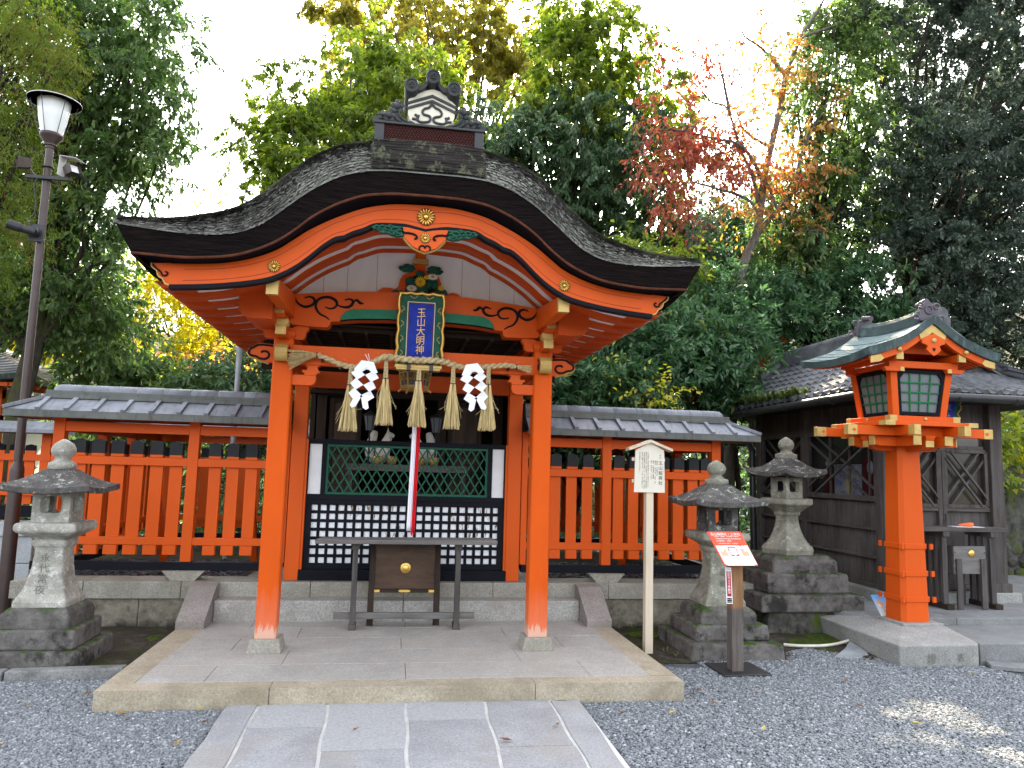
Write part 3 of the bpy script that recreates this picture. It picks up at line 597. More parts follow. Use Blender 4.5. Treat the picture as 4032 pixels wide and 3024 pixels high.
# layered bark band below the ridge box
g = G(); bx = [(-.362+.724*i/24) for i in range(25)]
g.grid([[(x, Y_-.016+.006*mnoise.noise(Vector((x*7, z_*40, 1))), interp(abs(x), KF)+z_+.004*mnoise.noise(Vector((x*12, z_*9, 8)))) for x in bx] for Y_, z_ in [(-.158,.012),(-.160,.045),(-.148,.055),(-.146,.085),(-.132,.095),(-.128,.125),(-.11,.135),(-.104,.165),(-.086,.175),(-.078,.20),(-.06,.215),(-.05,.25),(.0,.30),(.3,.40)]], smooth=False)
for s in (-1, 1): g.add([(s*.362,-.172,3.25),(s*.362,-.06,3.49),(s*.362,.3,3.64),(s*.362,.3,3.5),(s*.362,-.05,3.3)], [(0,1,2,3,4)])
g.obj('bark_band', 'bark_layers', gate)
g = G(); lo = lambda t: (1.785*t, -.100, interp(abs(1.785*t), KB)); hi = lambda t: (1.866*t, YB0, interp(abs(1.866*t), KF))
g.grid([[hi(t) for t in tt], [tuple(a+(b-a)*.5+(0,.004,0)[i] for i, (a, b) in enumerate(zip(hi(t), lo(t)))) for t in tt], [lo(t) for t in tt]])
for s in (-1, 1):                                           # trimmed eave ends along the sides
    ysd = [YB0+(YB1-YB0)*i/20 for i in range(21)]
    drop = lambda y: -.02*min(1, max(0, y)/1.0)
    g.grid([[(s*1.866, y, 2.775+drop(y)) for y in ysd], [(s*1.785, y+.055*(1-(y-YB0)/(YB1-YB0)), 2.610+drop(y)) for y in ysd]])
g.grid([[(1.866*t, YB1, interp(abs(1.866*t), KF)) for t in tt], [(1.785*t, YB1-.05, interp(abs(1.785*t), KB)) for t in tt]])
g.obj('eave_edge', 'bark_cut', gate)
g = G()                                                      # silver fillet on the upper lip and cedar fillet under the dark edge
g.grid([[(1.868*t, -.160, interp(abs(1.866*t), KF)+.004) for t in tt], [(1.866*t, -.161, interp(abs(1.866*t), KF)-.006) for t in tt]], mat=1)
g.grid([[(1.787*t, -.104, interp(abs(1.785*t), KB)+.007) for t in tt], [(1.785*t, -.103, interp(abs(1.785*t), KB)-.006) for t in tt], [(1.78*t, -.092, interp(abs(1.78*t), KB)-.007) for t in tt]], mat=0)
for s in (-1, 1): g.bar((s*1.783,-.09,2.607), (s*1.783,YB1-.05,2.588), .012, .014, 0)
g.obj('eave_fillet', ['cedar_edge_petal_shade','kerb_stone'], gate)
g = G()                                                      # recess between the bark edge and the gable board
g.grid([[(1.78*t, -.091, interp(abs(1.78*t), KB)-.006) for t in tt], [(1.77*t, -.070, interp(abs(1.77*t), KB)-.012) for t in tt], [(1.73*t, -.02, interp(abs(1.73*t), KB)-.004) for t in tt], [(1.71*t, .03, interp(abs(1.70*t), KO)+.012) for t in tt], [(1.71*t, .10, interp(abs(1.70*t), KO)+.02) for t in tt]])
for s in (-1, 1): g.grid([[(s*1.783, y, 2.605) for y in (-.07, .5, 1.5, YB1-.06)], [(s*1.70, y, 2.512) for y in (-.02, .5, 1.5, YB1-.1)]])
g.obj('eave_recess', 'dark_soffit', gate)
# gable board
g = G(); N = 120; xs_ = [-1.585+3.17*i/N for i in range(N+1)]
def bargeface(y):
    return [[(x, y, interp(abs(x), KO)) for x in xs_], [(x, y, interp(abs(x), KZ)) for x in xs_]]
A, B_ = bargeface(.02), bargeface(.07)
g.grid(A, smooth=False); g.grid(B_, smooth=False); g.grid([A[1], B_[1]], smooth=False); g.grid([A[0], B_[0]], smooth=False)
END = [(1.585,2.5917),(1.70,2.583),(1.697,2.560),(1.682,2.548),(1.664,2.537),(1.660,2.517),(1.648,2.498),(1.628,2.488),(1.618,2.470),(1.608,2.455),(1.585,2.447)]
for s in (-1, 1): g.prism([(s*x, z) for x, z in END], .02, .07)
g.obj('gable_board', V, gate)
g = G()                                                      # black rim and incised lines
for y0, a, b in ((.012,-.022,.004),):
    r0 = [(x, y0, interp(abs(x), KZ)+b) for x in xs_]; r1 = [(x, y0, interp(abs(x), KZ)+a) for x in xs_]; r2 = [(x, .08, interp(abs(x), KZ)+a) for x in xs_]; r3 = [(x, .021, interp(abs(x), KZ)+b) for x in xs_]
    g.grid([r3, r0, r1, r2], smooth=False)
g.obj('gable_rim', 'black_paint', gate)
simple('line_dark', (.30, .03, .006), .5, bump=0)
g = G()
for f_ in (.22, .74):
    pts = [(x, .0185, interp(abs(x), KZ)*(1-f_)+interp(abs(x), KO)*f_) for x in xs_ if abs(x) < 1.53]
    g.grid([[(x, y, z+.0022) for x, y, z in pts], [(x, y, z-.0022) for x, y, z in pts]], smooth=False)
g.obj('incised_line', 'line_dark', gate)
for s in (-1, 1):                                            # scalloped gilt ends with black curl
    g = G(); e = [(s*x, .018, z) for x, z in END[1:]]; g.tube(e, .006, 6, 0)
    g.obj('gable_end_trim', 'gold_paint', gate)
    g = G(); g.tube(smooth_path([(s*1.690,.014,2.575),(s*1.668,.014,2.55),(s*1.640,.014,2.53),(s*1.628,.014,2.508),(s*1.605,.014,2.508),(s*1.598,.014,2.525),(s*1.612,.014,2.532)],4), .006, 6)
    g.obj('gable_curl', 'black_paint', gate)
# rafters and white boards between them
g = G(); xr = [-1.70+3.4*i/100 for i in range(101)]
g.grid([[(x, y, interp(abs(x), KR)+.030) for x in xr] for y in (.07, 1.0, 2.0, 2.86)])
g.obj('soffit_boards', 'white_gable', gate)
for s in (-1, 1):
    g = G(); g.grid([[(s*x, y, interp(x, KR)+.0285) for x in (1.50,1.56,1.62,1.69)] for y in (.07, 1.0, 2.0, 2.86)]); g.obj('eave_board', 'vermilion_dull', gate)
for i in range(10):
    y = .17+.285*i; g = G(); xe = [-1.66+3.32*k/90 for k in range(91)]
    lo_ = [(x, y, interp(abs(x), KR)) for x in xe]; w = .115; dp = .038
    P4 = lambda dy, dz: [(x, yy+dy, z+dz) for x, yy, z in lo_]
    g.grid([P4(-w/2, dp), P4(-w/2, 0), P4(w/2, 0), P4(w/2, dp)], smooth=False)
    for k in (0, -1):
        x, yy, z = lo_[k]; g.add([(x,yy-w/2,z),(x,yy+w/2,z),(x,yy+w/2,z+.05),(x,yy-w/2,z+.05)], [(0,1,2,3)])
    g.obj('rafter', 'vermilion_dull', gate)
def rosette(name, c, r, mat='gold', n=16):
    g = G(); cx, cy, cz = c
    for k in range(n):
        a = 2*PI*k/n; pa = []
        d = Vector((math.cos(a), 0, math.sin(a))); q = Vector((-math.sin(a), 0, math.cos(a)))
        ring = [(.30,.045),(.55,.085),(.80,.105),(.93,.085),(1.0,0)]
        L = [Vector((cx,cy,cz))+d*(r*u)+q*(r*wd)+Vector((0,-.001,0)) for u, wd in ring]; R_ = [Vector((cx,cy,cz))+d*(r*u)-q*(r*wd)+Vector((0,-.001,0)) for u, wd in ring]
        M_ = [Vector((cx,cy,cz))+d*(r*u)+Vector((0,-r*hh,0)) for (u, wd), hh in zip(ring, (.16,.30,.34,.24,.0))]
        g.grid([L, M_, R_])
    g.disc((cx,cy,cz), (0,-1,0), r*.97, r*.01, 32, 1); g.disc((cx,cy-.001,cz), (0,-1,0), r*.27, r*.2, 20, dome=r*.12)  # brown back disc paints the shadows between the petals
    return g.obj(name, [mat, 'cedar_edge_petal_shade'], gate)
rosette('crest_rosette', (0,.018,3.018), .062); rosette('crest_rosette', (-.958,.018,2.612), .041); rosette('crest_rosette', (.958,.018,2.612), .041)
# pendant under the gable peak
GEG = [(-.149,2.931),(-.114,2.929),(-.058,2.919),(-.002,2.908),(.045,2.919),(.093,2.927),(.149,2.931),(.142,2.891),(.128,2.858),(.105,2.832),(.072,2.800),(.035,2.786),(0,2.773),(-.035,2.786),(-.072,2.799),(-.107,2.829),(-.134,2.858),(-.144,2.894)]
pen = G().prism(GEG, -.008, .03).obj('gable_pendant', V, gate, bevel=.003)
g = G(); g.tube([(x,.028,z) for x, z in GEG[7:]+GEG[:1]], .011, 6); g.obj('pendant_edge', 'gold_paint', pen)
g = G()
cl = [(-.156,2.905),(-.136,2.890),(-.113,2.891),(-.081,2.886),(-.058,2.874),(-.056,2.858),(-.072,2.856)]
for s in (-1, 1): g.tube(smooth_path([(s*x,-.011,z) for x, z in cl],4), .0075, 6)
g.tube(smooth_path([(x,-.011,z) for x, z in [(-.033,2.780),(-.036,2.797),(-.023,2.811),(-.006,2.809),(0,2.797),(.006,2.809),(.021,2.812),(.035,2.800),(.033,2.781)]],4), .006, 6)
g.obj('pendant_scroll', 'black_paint', pen)
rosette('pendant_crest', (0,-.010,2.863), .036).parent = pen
GCL = [(-.352,2.919),(-.318,2.930),(-.279,2.934),(-.232,2.936),(-.185,2.934),(-.149,2.931),(-.158,2.909),(-.142,2.894),(-.149,2.873),(-.186,2.864),(-.221,2.872),(-.255,2.887),(-.288,2.881),(-.312,2.897),(-.340,2.901)]
for s in (-1, 1):
    g = G(); g.prism([(s*x, z) for x, z in GCL], -.006, .03)
    for k, (x, z, r) in enumerate([(-.325,2.914,.016),(-.29,2.915,.020),(-.25,2.912,.024),(-.21,2.905,.024),(-.175,2.892,.022),(-.165,2.915,.014),(-.20,2.88,.014),(-.235,2.925,.012)]):
        g.tube(smooth_path([(s*(x+r*1.2),-.010,z+r*.3),(s*(x+r*.3),-.016,z+r*.7),(s*(x-r*.7),-.018,z+r*.1),(s*(x-r*.4),-.016,z-r*.5),(s*(x+r*.3),-.013,z-r*.3)],3), [.002]+[.0065]*11+[.003], 6)
    g.obj('carved_cloud', 'green_dark', gate)
# white gable wall, strut, frog-leg strut with chrysanthemums
g = G(); xw = [-.96+1.92*i/60 for i in range(61)]
g.prism([(x, 2.62) for x in (-.96, .96)]+[(x, interp(abs(x), KR)+.05) for x in xw[::-1]], .985, 1.0)
g.obj('gable_wall', 'white_gable', gate)
g = G()
for x in (-.74,-.56,-.335,.335,.56,.76): g.box(x-.0012, x+.0012, .9835, .986, 2.66, interp(abs(x), KR)-.01)
g.obj('gable_joint', 'joint_dark', gate)
KAE = [(-.344,2.672),(-.323,2.712),(-.283,2.741),(-.227,2.742),(-.190,2.737),(-.167,2.756),(-.156,2.814),(-.129,2.855),(-.084,2.880),(-.04,2.897),(.055,2.900),(.110,2.884),(.148,2.855),(.167,2.807),(.185,2.735),(.225,2.722),(.267,2.736),(.311,2.724),(.350,2.672)]
kae = G().prism(KAE, .95, .984).obj('frog_leg_strut', V, gate, bevel=.004)
g = G(); g.prism([(-.118,2.66),(-.111,2.748),(-.099,2.797),(-.064,2.842),(-.017,2.860),(.048,2.862),(.087,2.836),(.113,2.782),(.125,2.66)], .945, .955); g.obj('strut_hollow', 'black_paint', kae)
g = G(); rr = random.Random(4)
def leafblob(cx, cz, rx, rz, n):
    for k in range(n):
        a = 2*PI*k/n+rr.uniform(-.3,.3); x, z = cx+rx*.6*math.cos(a), cz+rz*.6*math.sin(a); g.ball((x, .935+rr.uniform(-.006,.006), z), rx*.45, 10, 0, rz/rx*.9, 1.15, .35)
    g.ball((cx,.93,cz), rx*.5, 10, 0, rz/rx, 1.2, .4)
for c_ in [(-.105,2.905,.062,.036),(.115,2.90,.062,.038),(-.165,2.70,.05,.03),(.165,2.725,.05,.035),(-.01,2.735,.07,.04),(.085,2.79,.06,.05),(-.07,2.80,.04,.04),(.0,2.865,.035,.03)]: leafblob(*c_, 7)
g.obj('carved_leaves', 'green_dark', kae)
def mum(cx, cz, r, mat, up=1.0):
    g = G()
    for ring, (q, n, yy) in enumerate(((1.0,16,0),(.68,12,-.010))):
        for k in range(n):
            a = 2*PI*(k+.5*ring)/n; d = Vector((math.cos(a),0,math.sin(a)*up)); t = Vector((-math.sin(a),0,math.cos(a)*up)); c = Vector((cx,.918+yy,cz))
            g.add([c+d*r*.15, c+d*r*q*.65+t*r*.14*q+Vector((0,-.006,0)), c+d*r*q, c+d*r*q*.65-t*r*.14*q+Vector((0,-.006,0))], [(0,1,2,3)])
    g.obj('chrysanthemum', mat, kae)
    g = G(); g.ball((cx,.908,cz), r*.28, 10, 0, 1, 1, .5); g.obj('flower_heart', 'gold_paint', kae)
mum(.003,2.797,.048,'flower_yellow'); mum(.098,2.843,.048,'flower_white',.6); mum(-.062,2.742,.046,'flower_white',.65); mum(.050,2.836,.026,'flower_yellow',.7); mum(.168,2.757,.030,'flower_yellow',.75)
g = G(); g.box(-.042,.042,.955,.984,2.90,3.06); g.obj('king_strut', V, gate, bevel=.003)
g = G(); g.box(-.062,.062,.945,.984,2.952,2.992); g.obj('strut_band', 'gold_paint', gate, bevel=.003)
# rainbow beam with scrolls and green brow
g = G(); top = [(x, 2.700-.066*(abs(x)/.95)**2) for x in [-.96+1.92*i/24 for i in range(25)]]
bot = [(-.96,2.41),(-.94,2.400),(-.80,2.394),(-.69,2.392),(-.672,2.405),(-.662,2.440),(-.60,2.444),(-.45,2.462),(-.25,2.472),(0,2.474)]
g.prism(top+[(-x, z) for x, z in bot][:-1]+bot[::-1], .90, 1.03, 0); rb = g.obj('rainbow_beam', V, gate, bevel=.006)
S1 = [(-.944,2.625),(-.923,2.580),(-.892,2.551),(-.850,2.541),(-.807,2.559),(-.790,2.589),(-.802,2.613),(-.834,2.621),(-.865,2.609)]
S2 = [(-.675,2.453),(-.703,2.473),(-.744,2.492),(-.772,2.527),(-.780,2.569),(-.758,2.607),(-.715,2.624),(-.667,2.622),(-.631,2.599),(-.624,2.570),(-.643,2.545),(-.678,2.539),(-.711,2.549)]
S3 = [(-.626,2.574),(-.587,2.558),(-.543,2.558),(-.512,2.577),(-.505,2.607),(-.530,2.622),(-.566,2.611)]
S4 = [(-.509,2.594),(-.477,2.617),(-.452,2.597),(-.424,2.591)]
for s in (-1, 1):
    g = G()
    for S in (S1, S2, S3, S4):
        p = smooth_path([(-s*x, .897, z) for x, z in S], 4); n = len(p); g.tube(p, [.004+.0065*min(1, 3*min(i+.3, n-1-i+.8)/n) for i in range(n)], 7)
    g.obj('beam_scroll', 'black_paint', rb)
BR = [(-.592,2.452),(-.583,2.488),(-.552,2.523),(-.502,2.543),(-.3,2.552),(0,2.556),(.3,2.552),(.502,2.543),(.552,2.523),(.583,2.488),(.592,2.452),(.53,2.462),(.45,2.471),(.25,2.482),(0,2.484),(-.25,2.482),(-.45,2.471),(-.53,2.462)]
g = G(); g.prism(BR, .885, .902); g.obj('green_brow', 'green_paint', rb, bevel=.006)
g = G(); g.grid([[(x,.883,z-.001) for x, z in BR[10:]+BR[:1]], [(x,.90,z-.010) for x, z in BR[10:]+BR[:1]]], smooth=False); g.obj('brow_underside', 'black_paint', rb)  # black underside of the green brow
# tie beam between the front posts
g = G(); g.box(-.93,.93,.90,.985,2.100,2.246); g.obj('tie_beam', V, gate, bevel=.005)
g = G(); g.box(-.94,.94,2.26,2.34,2.066,2.22); g.obj('rear_beam', 'vermilion_dull', gate, bevel=.005)
for s in (-1, 1):
    g = G(); g.box(*sorted((s*.96,s*1.045)), 1.04, 2.262, 2.10, 2.22); g.obj('side_beam', 'vermilion_dull', gate, bevel=.005)
g = G(); g.box(-.93,.93,1.04,2.3,2.435,2.45)
for i in range(9): g.box(-.93,.93,1.10+i*.135,1.125+i*.135,2.40,2.436)
for i in range(9): g.box(-.80+i*.2-.012,-.80+i*.2+.012,1.04,2.3,2.375,2.401)
g.obj('ceiling', 'ceiling_wood', gate)
G().prism([(-1.4,2.225),(1.4,2.225),(1.4,2.49),(.95,2.66),(.7,2.85),(.5,2.96),(0,3.05),(-.5,2.96),(-.7,2.85),(-.95,2.66),(-1.4,2.49)], 2.345, 2.375).obj('added_rear_gable', 'ceiling_wood', gate)  # dark boards added to block the bright slot behind the plaque
# posts with plinths, brackets, noses
for s in (-1, 1):
    g = G(); c_ = .075; ch = .010
    def oct8(cx, cy, r, z): return [(cx-r+ch,cy-r,z),(cx+r-ch,cy-r,z),(cx+r,cy-r+ch,z),(cx+r,cy+r-ch,z),(cx+r-ch,cy+r,z),(cx-r+ch,cy+r,z),(cx-r,cy+r-ch,z),(cx-r,cy-r+ch,z)]
    r0, r1 = oct8(s*1.0,.965,.0755,.095), oct8(s*.998,.968,.073,2.285)
    g.add(r0+r1, [(i,(i+1)%8,8+(i+1)%8,8+i) for i in range(8)]+[list(range(8))[::-1], list(range(8,16))])
    po = g.obj('front_post', 'vermilion_post', gate, bevel=.002)
    g = G(); g.frustum(s*1.0,.967,-.003,.097,.124,.122,.104,.104); g.obj('plinth', 'coping_stone', po, bevel=.010)
    # front tie nose: gilt rounded nose with black swirl
    g = G(); xl, xh = sorted((s*1.046, s*.956)); g.prism([(.892,2.115),(.84,2.110),(.805,2.135),(.795,2.17),(.802,2.205),(.83,2.232),(.86,2.245),(.892,2.245)], xl, xh, plane='yz'); nb = g.obj('tie_nose', 'gold_paint', gate, bevel=.014, seg=3)
    g = G(); xi = s*.954; g.prism([(.888,2.122),(.845,2.118),(.815,2.142),(.806,2.172),(.813,2.202),(.838,2.224),(.888,2.236)], *sorted((xi, xi+(-s)*.003)), plane='yz'); g.obj('nose_cheek', V, nb)
    g = G(); g.tube(smooth_path([(xi-s*.005,y,z) for y, z in [(.885,2.22),(.85,2.215),(.825,2.19),(.82,2.16),(.84,2.14),(.865,2.15),(.865,2.175),(.85,2.178)]],3), .005, 6); g.obj('nose_swirl', 'black_paint', nb)
    CL = [(-1.065,2.246),(-1.136,2.252),(-1.183,2.252),(-1.221,2.231),(-1.258,2.207),(-1.270,2.181),(-1.252,2.153),(-1.216,2.145),(-1.187,2.128),(-1.144,2.120),(-1.112,2.109),(-1.065,2.107)]
    g = G(); g.prism([(-s*x, z) for x, z in CL], .945, .99); cb = g.obj('cloud_nose', V, gate)
    g = G(); g.tube([(-s*x, .992, z-.002) for x, z in CL[2:-1]], .013, 6); g.obj('cloud_edge', 'gold_paint', cb)
    CS = [(-1.079,2.235),(-1.132,2.239),(-1.187,2.238),(-1.217,2.220),(-1.247,2.201),(-1.254,2.176),(-1.237,2.156),(-1.200,2.150),(-1.173,2.136),(-1.128,2.134),(-1.106,2.160),(-1.117,2.186),(-1.149,2.192),(-1.165,2.180)]
    g = G(); g.tube(smooth_path([(-s*x,.941,z) for x, z in CS],3), .0085, 6); g.obj('cloud_scroll', 'black_paint', cb)
    # capital: bearing block, cross arms with small blocks
    g = G(); g.frustum(s*1.0,.967,2.284,2.312,.066,.066,.084,.084); g.box(s*1.0-.084,s*1.0+.084,.883,1.051,2.312,2.346); g.obj('bearing_block', V, gate, bevel=.003)
    def arm(pts, a, b, plane, nm='bracket_arm', m=V): gg = G(); gg.prism(pts, a, b, plane=plane); return gg.obj(nm, m, gate, bevel=.003)
    AX = [(-.175,2.415),(-.175,2.372),(-.158,2.352),(-.150,2.31),(-.135,2.292),(-.08,2.292),(.08,2.292),(.135,2.292),(.150,2.31),(.158,2.352),(.175,2.372),(.175,2.415),(.09,2.415),(.085,2.395),(.05,2.378),(-.05,2.378),(-.085,2.395),(-.09,2.415)]
    arm([(s*1.0+x, z) for x, z in AX], .93, 1.0, 'xz')
    AY = [(.72,2.352),(.72,2.312),(.735,2.290),(.78,2.285),(.90,2.285),(.90,2.352)]
    arm(AY, s*1.0-.036, s*1.0+.036, 'yz'); g = G(); g.box(s*1.0-.038,s*1.0+.038,.716,.735,2.292,2.354); g.obj('arm_end_cap', 'gold_paint', gate, bevel=.002)
    g = G(); g.frustum(s*1.0,.76,2.352,2.372,.040,.038,.052,.050); g.box(s*1.0-.052,s*1.0+.052,.710,.81,2.372,2.408); g.obj('small_block', 'gold_paint', gate, bevel=.002)
    g = G(); g.prism([(.60,2.475),(.60,2.440),(.64,2.412),(.72,2.404),(.90,2.404),(.90,2.475)], s*1.0-.032, s*1.0+.032, plane='yz'); g.obj('upper_nose', V, gate, bevel=.003)
    g = G(); g.box(s*1.0-.034,s*1.0+.034,.596,.625,2.428,2.478); g.obj('upper_nose_cap', 'gold_paint', gate, bevel=.002)
    # purlin running out to the gable, gilt end
    g = G(); x0, x1 = s*.972-.036, s*.972+.036
    g.add([(x0,.09,2.447),(x1,.09,2.447),(x1,.09,2.550),(x0,.09,2.550),(x0-.004,.95,2.452),(x1+.004,.95,2.452),(x1+.004,.95,2.635),(x0-.004,.95,2.635)], [(0,1,2,3),(1,5,6,2),(0,4,5,1),(3,2,6,7),(4,0,3,7)])
    g.box(x0,x1,1.0,2.6,2.47,2.62); g.obj('purlin', V, gate)
    g = G(); g.box(x0-.003,x1+.003,.083,.125,2.444,2.553); g.obj('purlin_cap', 'gold_paint', gate, bevel=.002)
    # outer side panel below the rafters
    g = G(); xo = [(1.03,2.41),(1.20,2.41),(1.28,2.425),(1.325,2.46),(1.335,2.505),(1.335,2.60),(1.03,2.66)]
    g.prism([(s*x, z) for x, z in [(1.03,2.36),(1.17,2.36),(1.225,2.375),(1.255,2.405),(1.26,2.44),(1.26,2.515),(1.03,2.60)]], .50, 1.02); g.obj('side_beam_nose', 'vermilion_dull', gate, bevel=.004)
    g = G(); g.box(*sorted((s*1.0,s*1.06)), 1.0, 2.5, 2.42, 2.56); g.obj('wall_plate', 'vermilion_dull', gate)
    # inner bracket on the post
    BK = [(.93,1.945),(.79,1.945),(.765,1.955),(.750,1.985),(.752,2.022),(.80,2.022),(.93,2.022)]
    arm([(s*x, z) for x, z in BK], .92, .99, 'xz', 'inner_bracket')
    g = G(); g.prism([(s*x, z) for x, z in [(.72,2.043),(.73,2.056),(.78,2.060),(.855,2.060),(.855,2.046),(.84,2.040),(.835,2.022),(.752,2.022),(.745,2.036)]], .912, .998); g.prism([(s*x, z) for x, z in [(.735,2.056),(.745,2.085),(.722,2.098),(.722,2.138),(.832,2.138),(.832,2.098),(.815,2.085),(.82,2.056)]], .915, .995); g.obj('bracket_block', V, gate, bevel=.003)
    # rear post
    g = G(); xl, xh = sorted((s*.945, s*1.076)); g.box(xl, xh, 2.265, 2.385, .303, 2.40); g.obj('rear_post', 'vermilion', gate, bevel=.006)
    g = G(); xl, xh = sorted((s*.925, s*.946)); g.box(xl, xh, 2.275, 2.345, .40, 1.585); g.obj('door_jamb', V, gate, bevel=.003)
# ------------------------------------------------------------------ latticed screen between the rear posts
scr = G()
scr.box(-.923,.923,2.30,2.36,1.543,1.588); scr.box(-.923,.923,2.30,2.36,1.030,1.080); scr.box(-.923,.923,2.302,2.358,.985,1.030); scr.box(-.923,.923,2.30,2.36,.400,.452)
for s in (-1, 1):
    scr.box(*sorted((s*.757,s*.800)), 2.301, 2.359, 1.08, 1.543); scr.box(*sorted((s*.913,s*.923)), 2.301, 2.359, 1.08, 1.543); scr.box(*sorted((s*.868,s*.923)), 2.301, 2.359, .452, .985)
screen = scr.obj('screen_frame', 'black_paint', gate, bevel=.003)
g = G(); g.box(-.955,.955,2.262,2.37,.304,.400); g.obj('screen_sill', 'black_paint', gate, bevel=.004)
for s in (-1, 1):
    g = G(); g.box(*sorted((s*.800,s*.913)), 2.318, 2.345, 1.08, 1.543); g.obj('white_panel', 'white_paint', screen)
g = G(); g.box(-.757,.757,2.312,2.345,1.522,1.543); g.box(-.757,.757,2.312,2.345,1.080,1.100)
for s in (-1, 1): g.box(*sorted((s*.737,s*.757)), 2.312, 2.345, 1.10, 1.522)
dx, zb_, zt_ = .0845, 1.098, 1.524; run = dx*3
for i in range(-4, 24):
    for sg in (-1, 1):
        xa = -.757+dx*i; xb = xa+run
        za, zb2 = (zb_, zt_) if sg > 0 else (zt_, zb_)
        def at(x): return za+(zb2-za)*(x-xa)/(xb-xa)
        x0, x1 = max(xa, -.745), min(xb, .745)
        if x1-x0 > .01: g.bar((x0, 2.325+.006*sg, at(x0)), (x1, 2.325+.006*sg, at(x1)), .009, .0125, 0)
g.obj('diamond_lattice', 'lattice_green', screen)
g = G(); g.box(-.868,.868,2.331,2.345,.452,.985); g.obj('white_backing', 'white_worn', screen)
g = G(); px_, pz_ = 1.734/21.55, .0795
for i in range(23):
    x = -.868-.0135+px_*i; g.box(max(x-.0138,-.867), min(x+.0138,.867), 2.322, 2.330, .453, .984)
for j in range(8):
    z = .4395+pz_*j; g.box(-.867,.867, 2.3205, 2.3295, max(z-.0142,.453), min(z+.0142,.984))
g.obj('square_grid', 'black_paint', screen, bevel=.002)
# ------------------------------------------------------------------ ridge box and tile ornament
rd = G(); rd.box(-.362,-.300,-.062,2.75,3.475,3.610); rd.box(.300,.362,-.062,2.75,3.475,3.610); rd.box(-.30,.30,-.03,2.75,3.44,3.60); rd.box(-.37,.37,-.072,2.77,3.608,3.626)
ridge = rd.obj('ridge_box', 'steel_dark', gate, bevel=.004)
g = G()
for i in range(30):
    for j in range(6):
        x = -.295+.0205*i+(.01 if j % 2 else 0); z = 3.500+.0195*j
        g.tube([(x-.010,-.052,z),(x,-.052,z+.0085),(x+.0105,-.052,z),(x,-.052,z-.0085),(x-.010,-.052,z)], .0018, 4, 0, cap=False)
g.box(-.30,.30,-.048,-.046,3.492,3.605,1); g.obj('ridge_grille', ['mesh_metal','dark_soffit'], ridge)
g = G(); g.box(-.14,.14,.12,2.6,3.626,3.76); g.tube([(0,.10,3.80),(0,2.6,3.80)], .085, 12); g.obj('ridge_tiles', 'ornament_tile', ridge)
BD = [(-.152,3.800),(-.150,3.70),(-.135,3.655),(-.073,3.626),(.075,3.626),(.142,3.655),(.16,3.70),(.166,3.790),(.075,3.872),(.01,3.890),(-.055,3.870)]
g = G(); g.prism(BD, -.045, .12); orn = g.obj('ridge_ornament', 'ornament_plaster', gate, bevel=.006)
g = G()
for z0 in (3.778, 3.742):
    g.add([(-.158,-.056,z0),(.007,-.056,z0+.068),(.172,-.056,z0),(.172,-.056,z0-.016),(.007,-.056,z0+.050),(-.158,-.056,z0-.016),(-.158,-.04,z0),(.007,-.04,z0+.068),(.172,-.04,z0),(.172,-.04,z0-.016),(.007,-.04,z0+.050),(-.158,-.04,z0-.016)], [(0,1,4,5),(1,2,3,4),(0,6,7,1),(1,7,8,2),(5,4,10,11),(4,3,9,10)])
g.obj('ornament_band', 'ornament_tile', orn)
HT = [(-.121,3.666),(-.090,3.662),(-.072,3.649),(-.040,3.648),(-.010,3.656),(-.001,3.672),(-.003,3.690),(-.020,3.698),(-.046,3.703),(-.055,3.724),(-.038,3.745),(-.012,3.755),(.007,3.784)]
H2 = [(.007,3.784),(.030,3.757),(.058,3.745),(.074,3.722),(.066,3.700),(.042,3.693),(.022,3.684),(.020,3.668),(.032,3.654),(.062,3.648),(.092,3.649),(.110,3.662),(.142,3.666)]
g = G()
for H in (HT, H2, [(-.085,3.662),(-.083,3.680),(-.078,3.694)], [(-.083,3.684),(-.104,3.697)], [(.108,3.660),(.106,3.680),(.101,3.694)], [(.106,3.684),(.127,3.697)]):
    g.tube(smooth_path([(x,-.050,z) for x, z in H],3), .0085, 6)
g.obj('ornament_scroll', 'ornament_tile', orn)
for cx, cz in ((-.134,3.872),(.007,3.946),(.148,3.872)):
    g = G(); n = 28; ax = Vector((0,-1,0)); a = Vector((1,0,0)); b = Vector((0,0,1)); prof = [(.052,.20),(.047,.05),(.047,-.10),(.049,-.108),(.046,-.115),(.037,-.115),(.034,-.108),(0.0001,-.108)]
    vs = [Vector((cx,0,cz))+(a*math.cos(2*PI*j/n)*r+b*math.sin(2*PI*j/n)*r*1.08)+Vector((0,y,0 if y < 0 else -.02)) for r, y in prof for j in range(n)]
    g.add(vs, [(i*n+j, i*n+(j+1)%n, (i+1)*n+(j+1)%n, (i+1)*n+j) for i in range(len(prof)-1) for j in range(n)], 0, False)
    for k in range(3):
        t0 = 2*PI*k/3+.5; g.tube([(cx+.024*(1-.55*q)*math.cos(t0+2.6*q), -.111, cz+.024*(1-.55*q)*math.sin(t0+2.6*q)) for q in [i/9 for i in range(10)]], [.0022+.0046*(i/9) for i in range(10)], 6)
    g.obj('round_tile', 'ornament_tile', orn)
g = G()
for s in (-1, 1):
    p = smooth_path([(.007+s*.105,-.02,3.872),(.007+s*.072,-.02,3.880),(.007+s*.045,-.02,3.905),(.007+s*.03,-.02,3.93)],4)
    g.grid([[(q.x, -.075, q.z+.018) for q in p], [(q.x, -.08, q.z-.020) for q in p], [(q.x, .12, q.z-.024) for q in p]], smooth=False); g.grid([[(q.x, -.075, q.z+.018) for q in p], [(q.x, .12, q.z+.03) for q in p]], smooth=False)
g.obj('curved_tile', 'ornament_tile', orn)
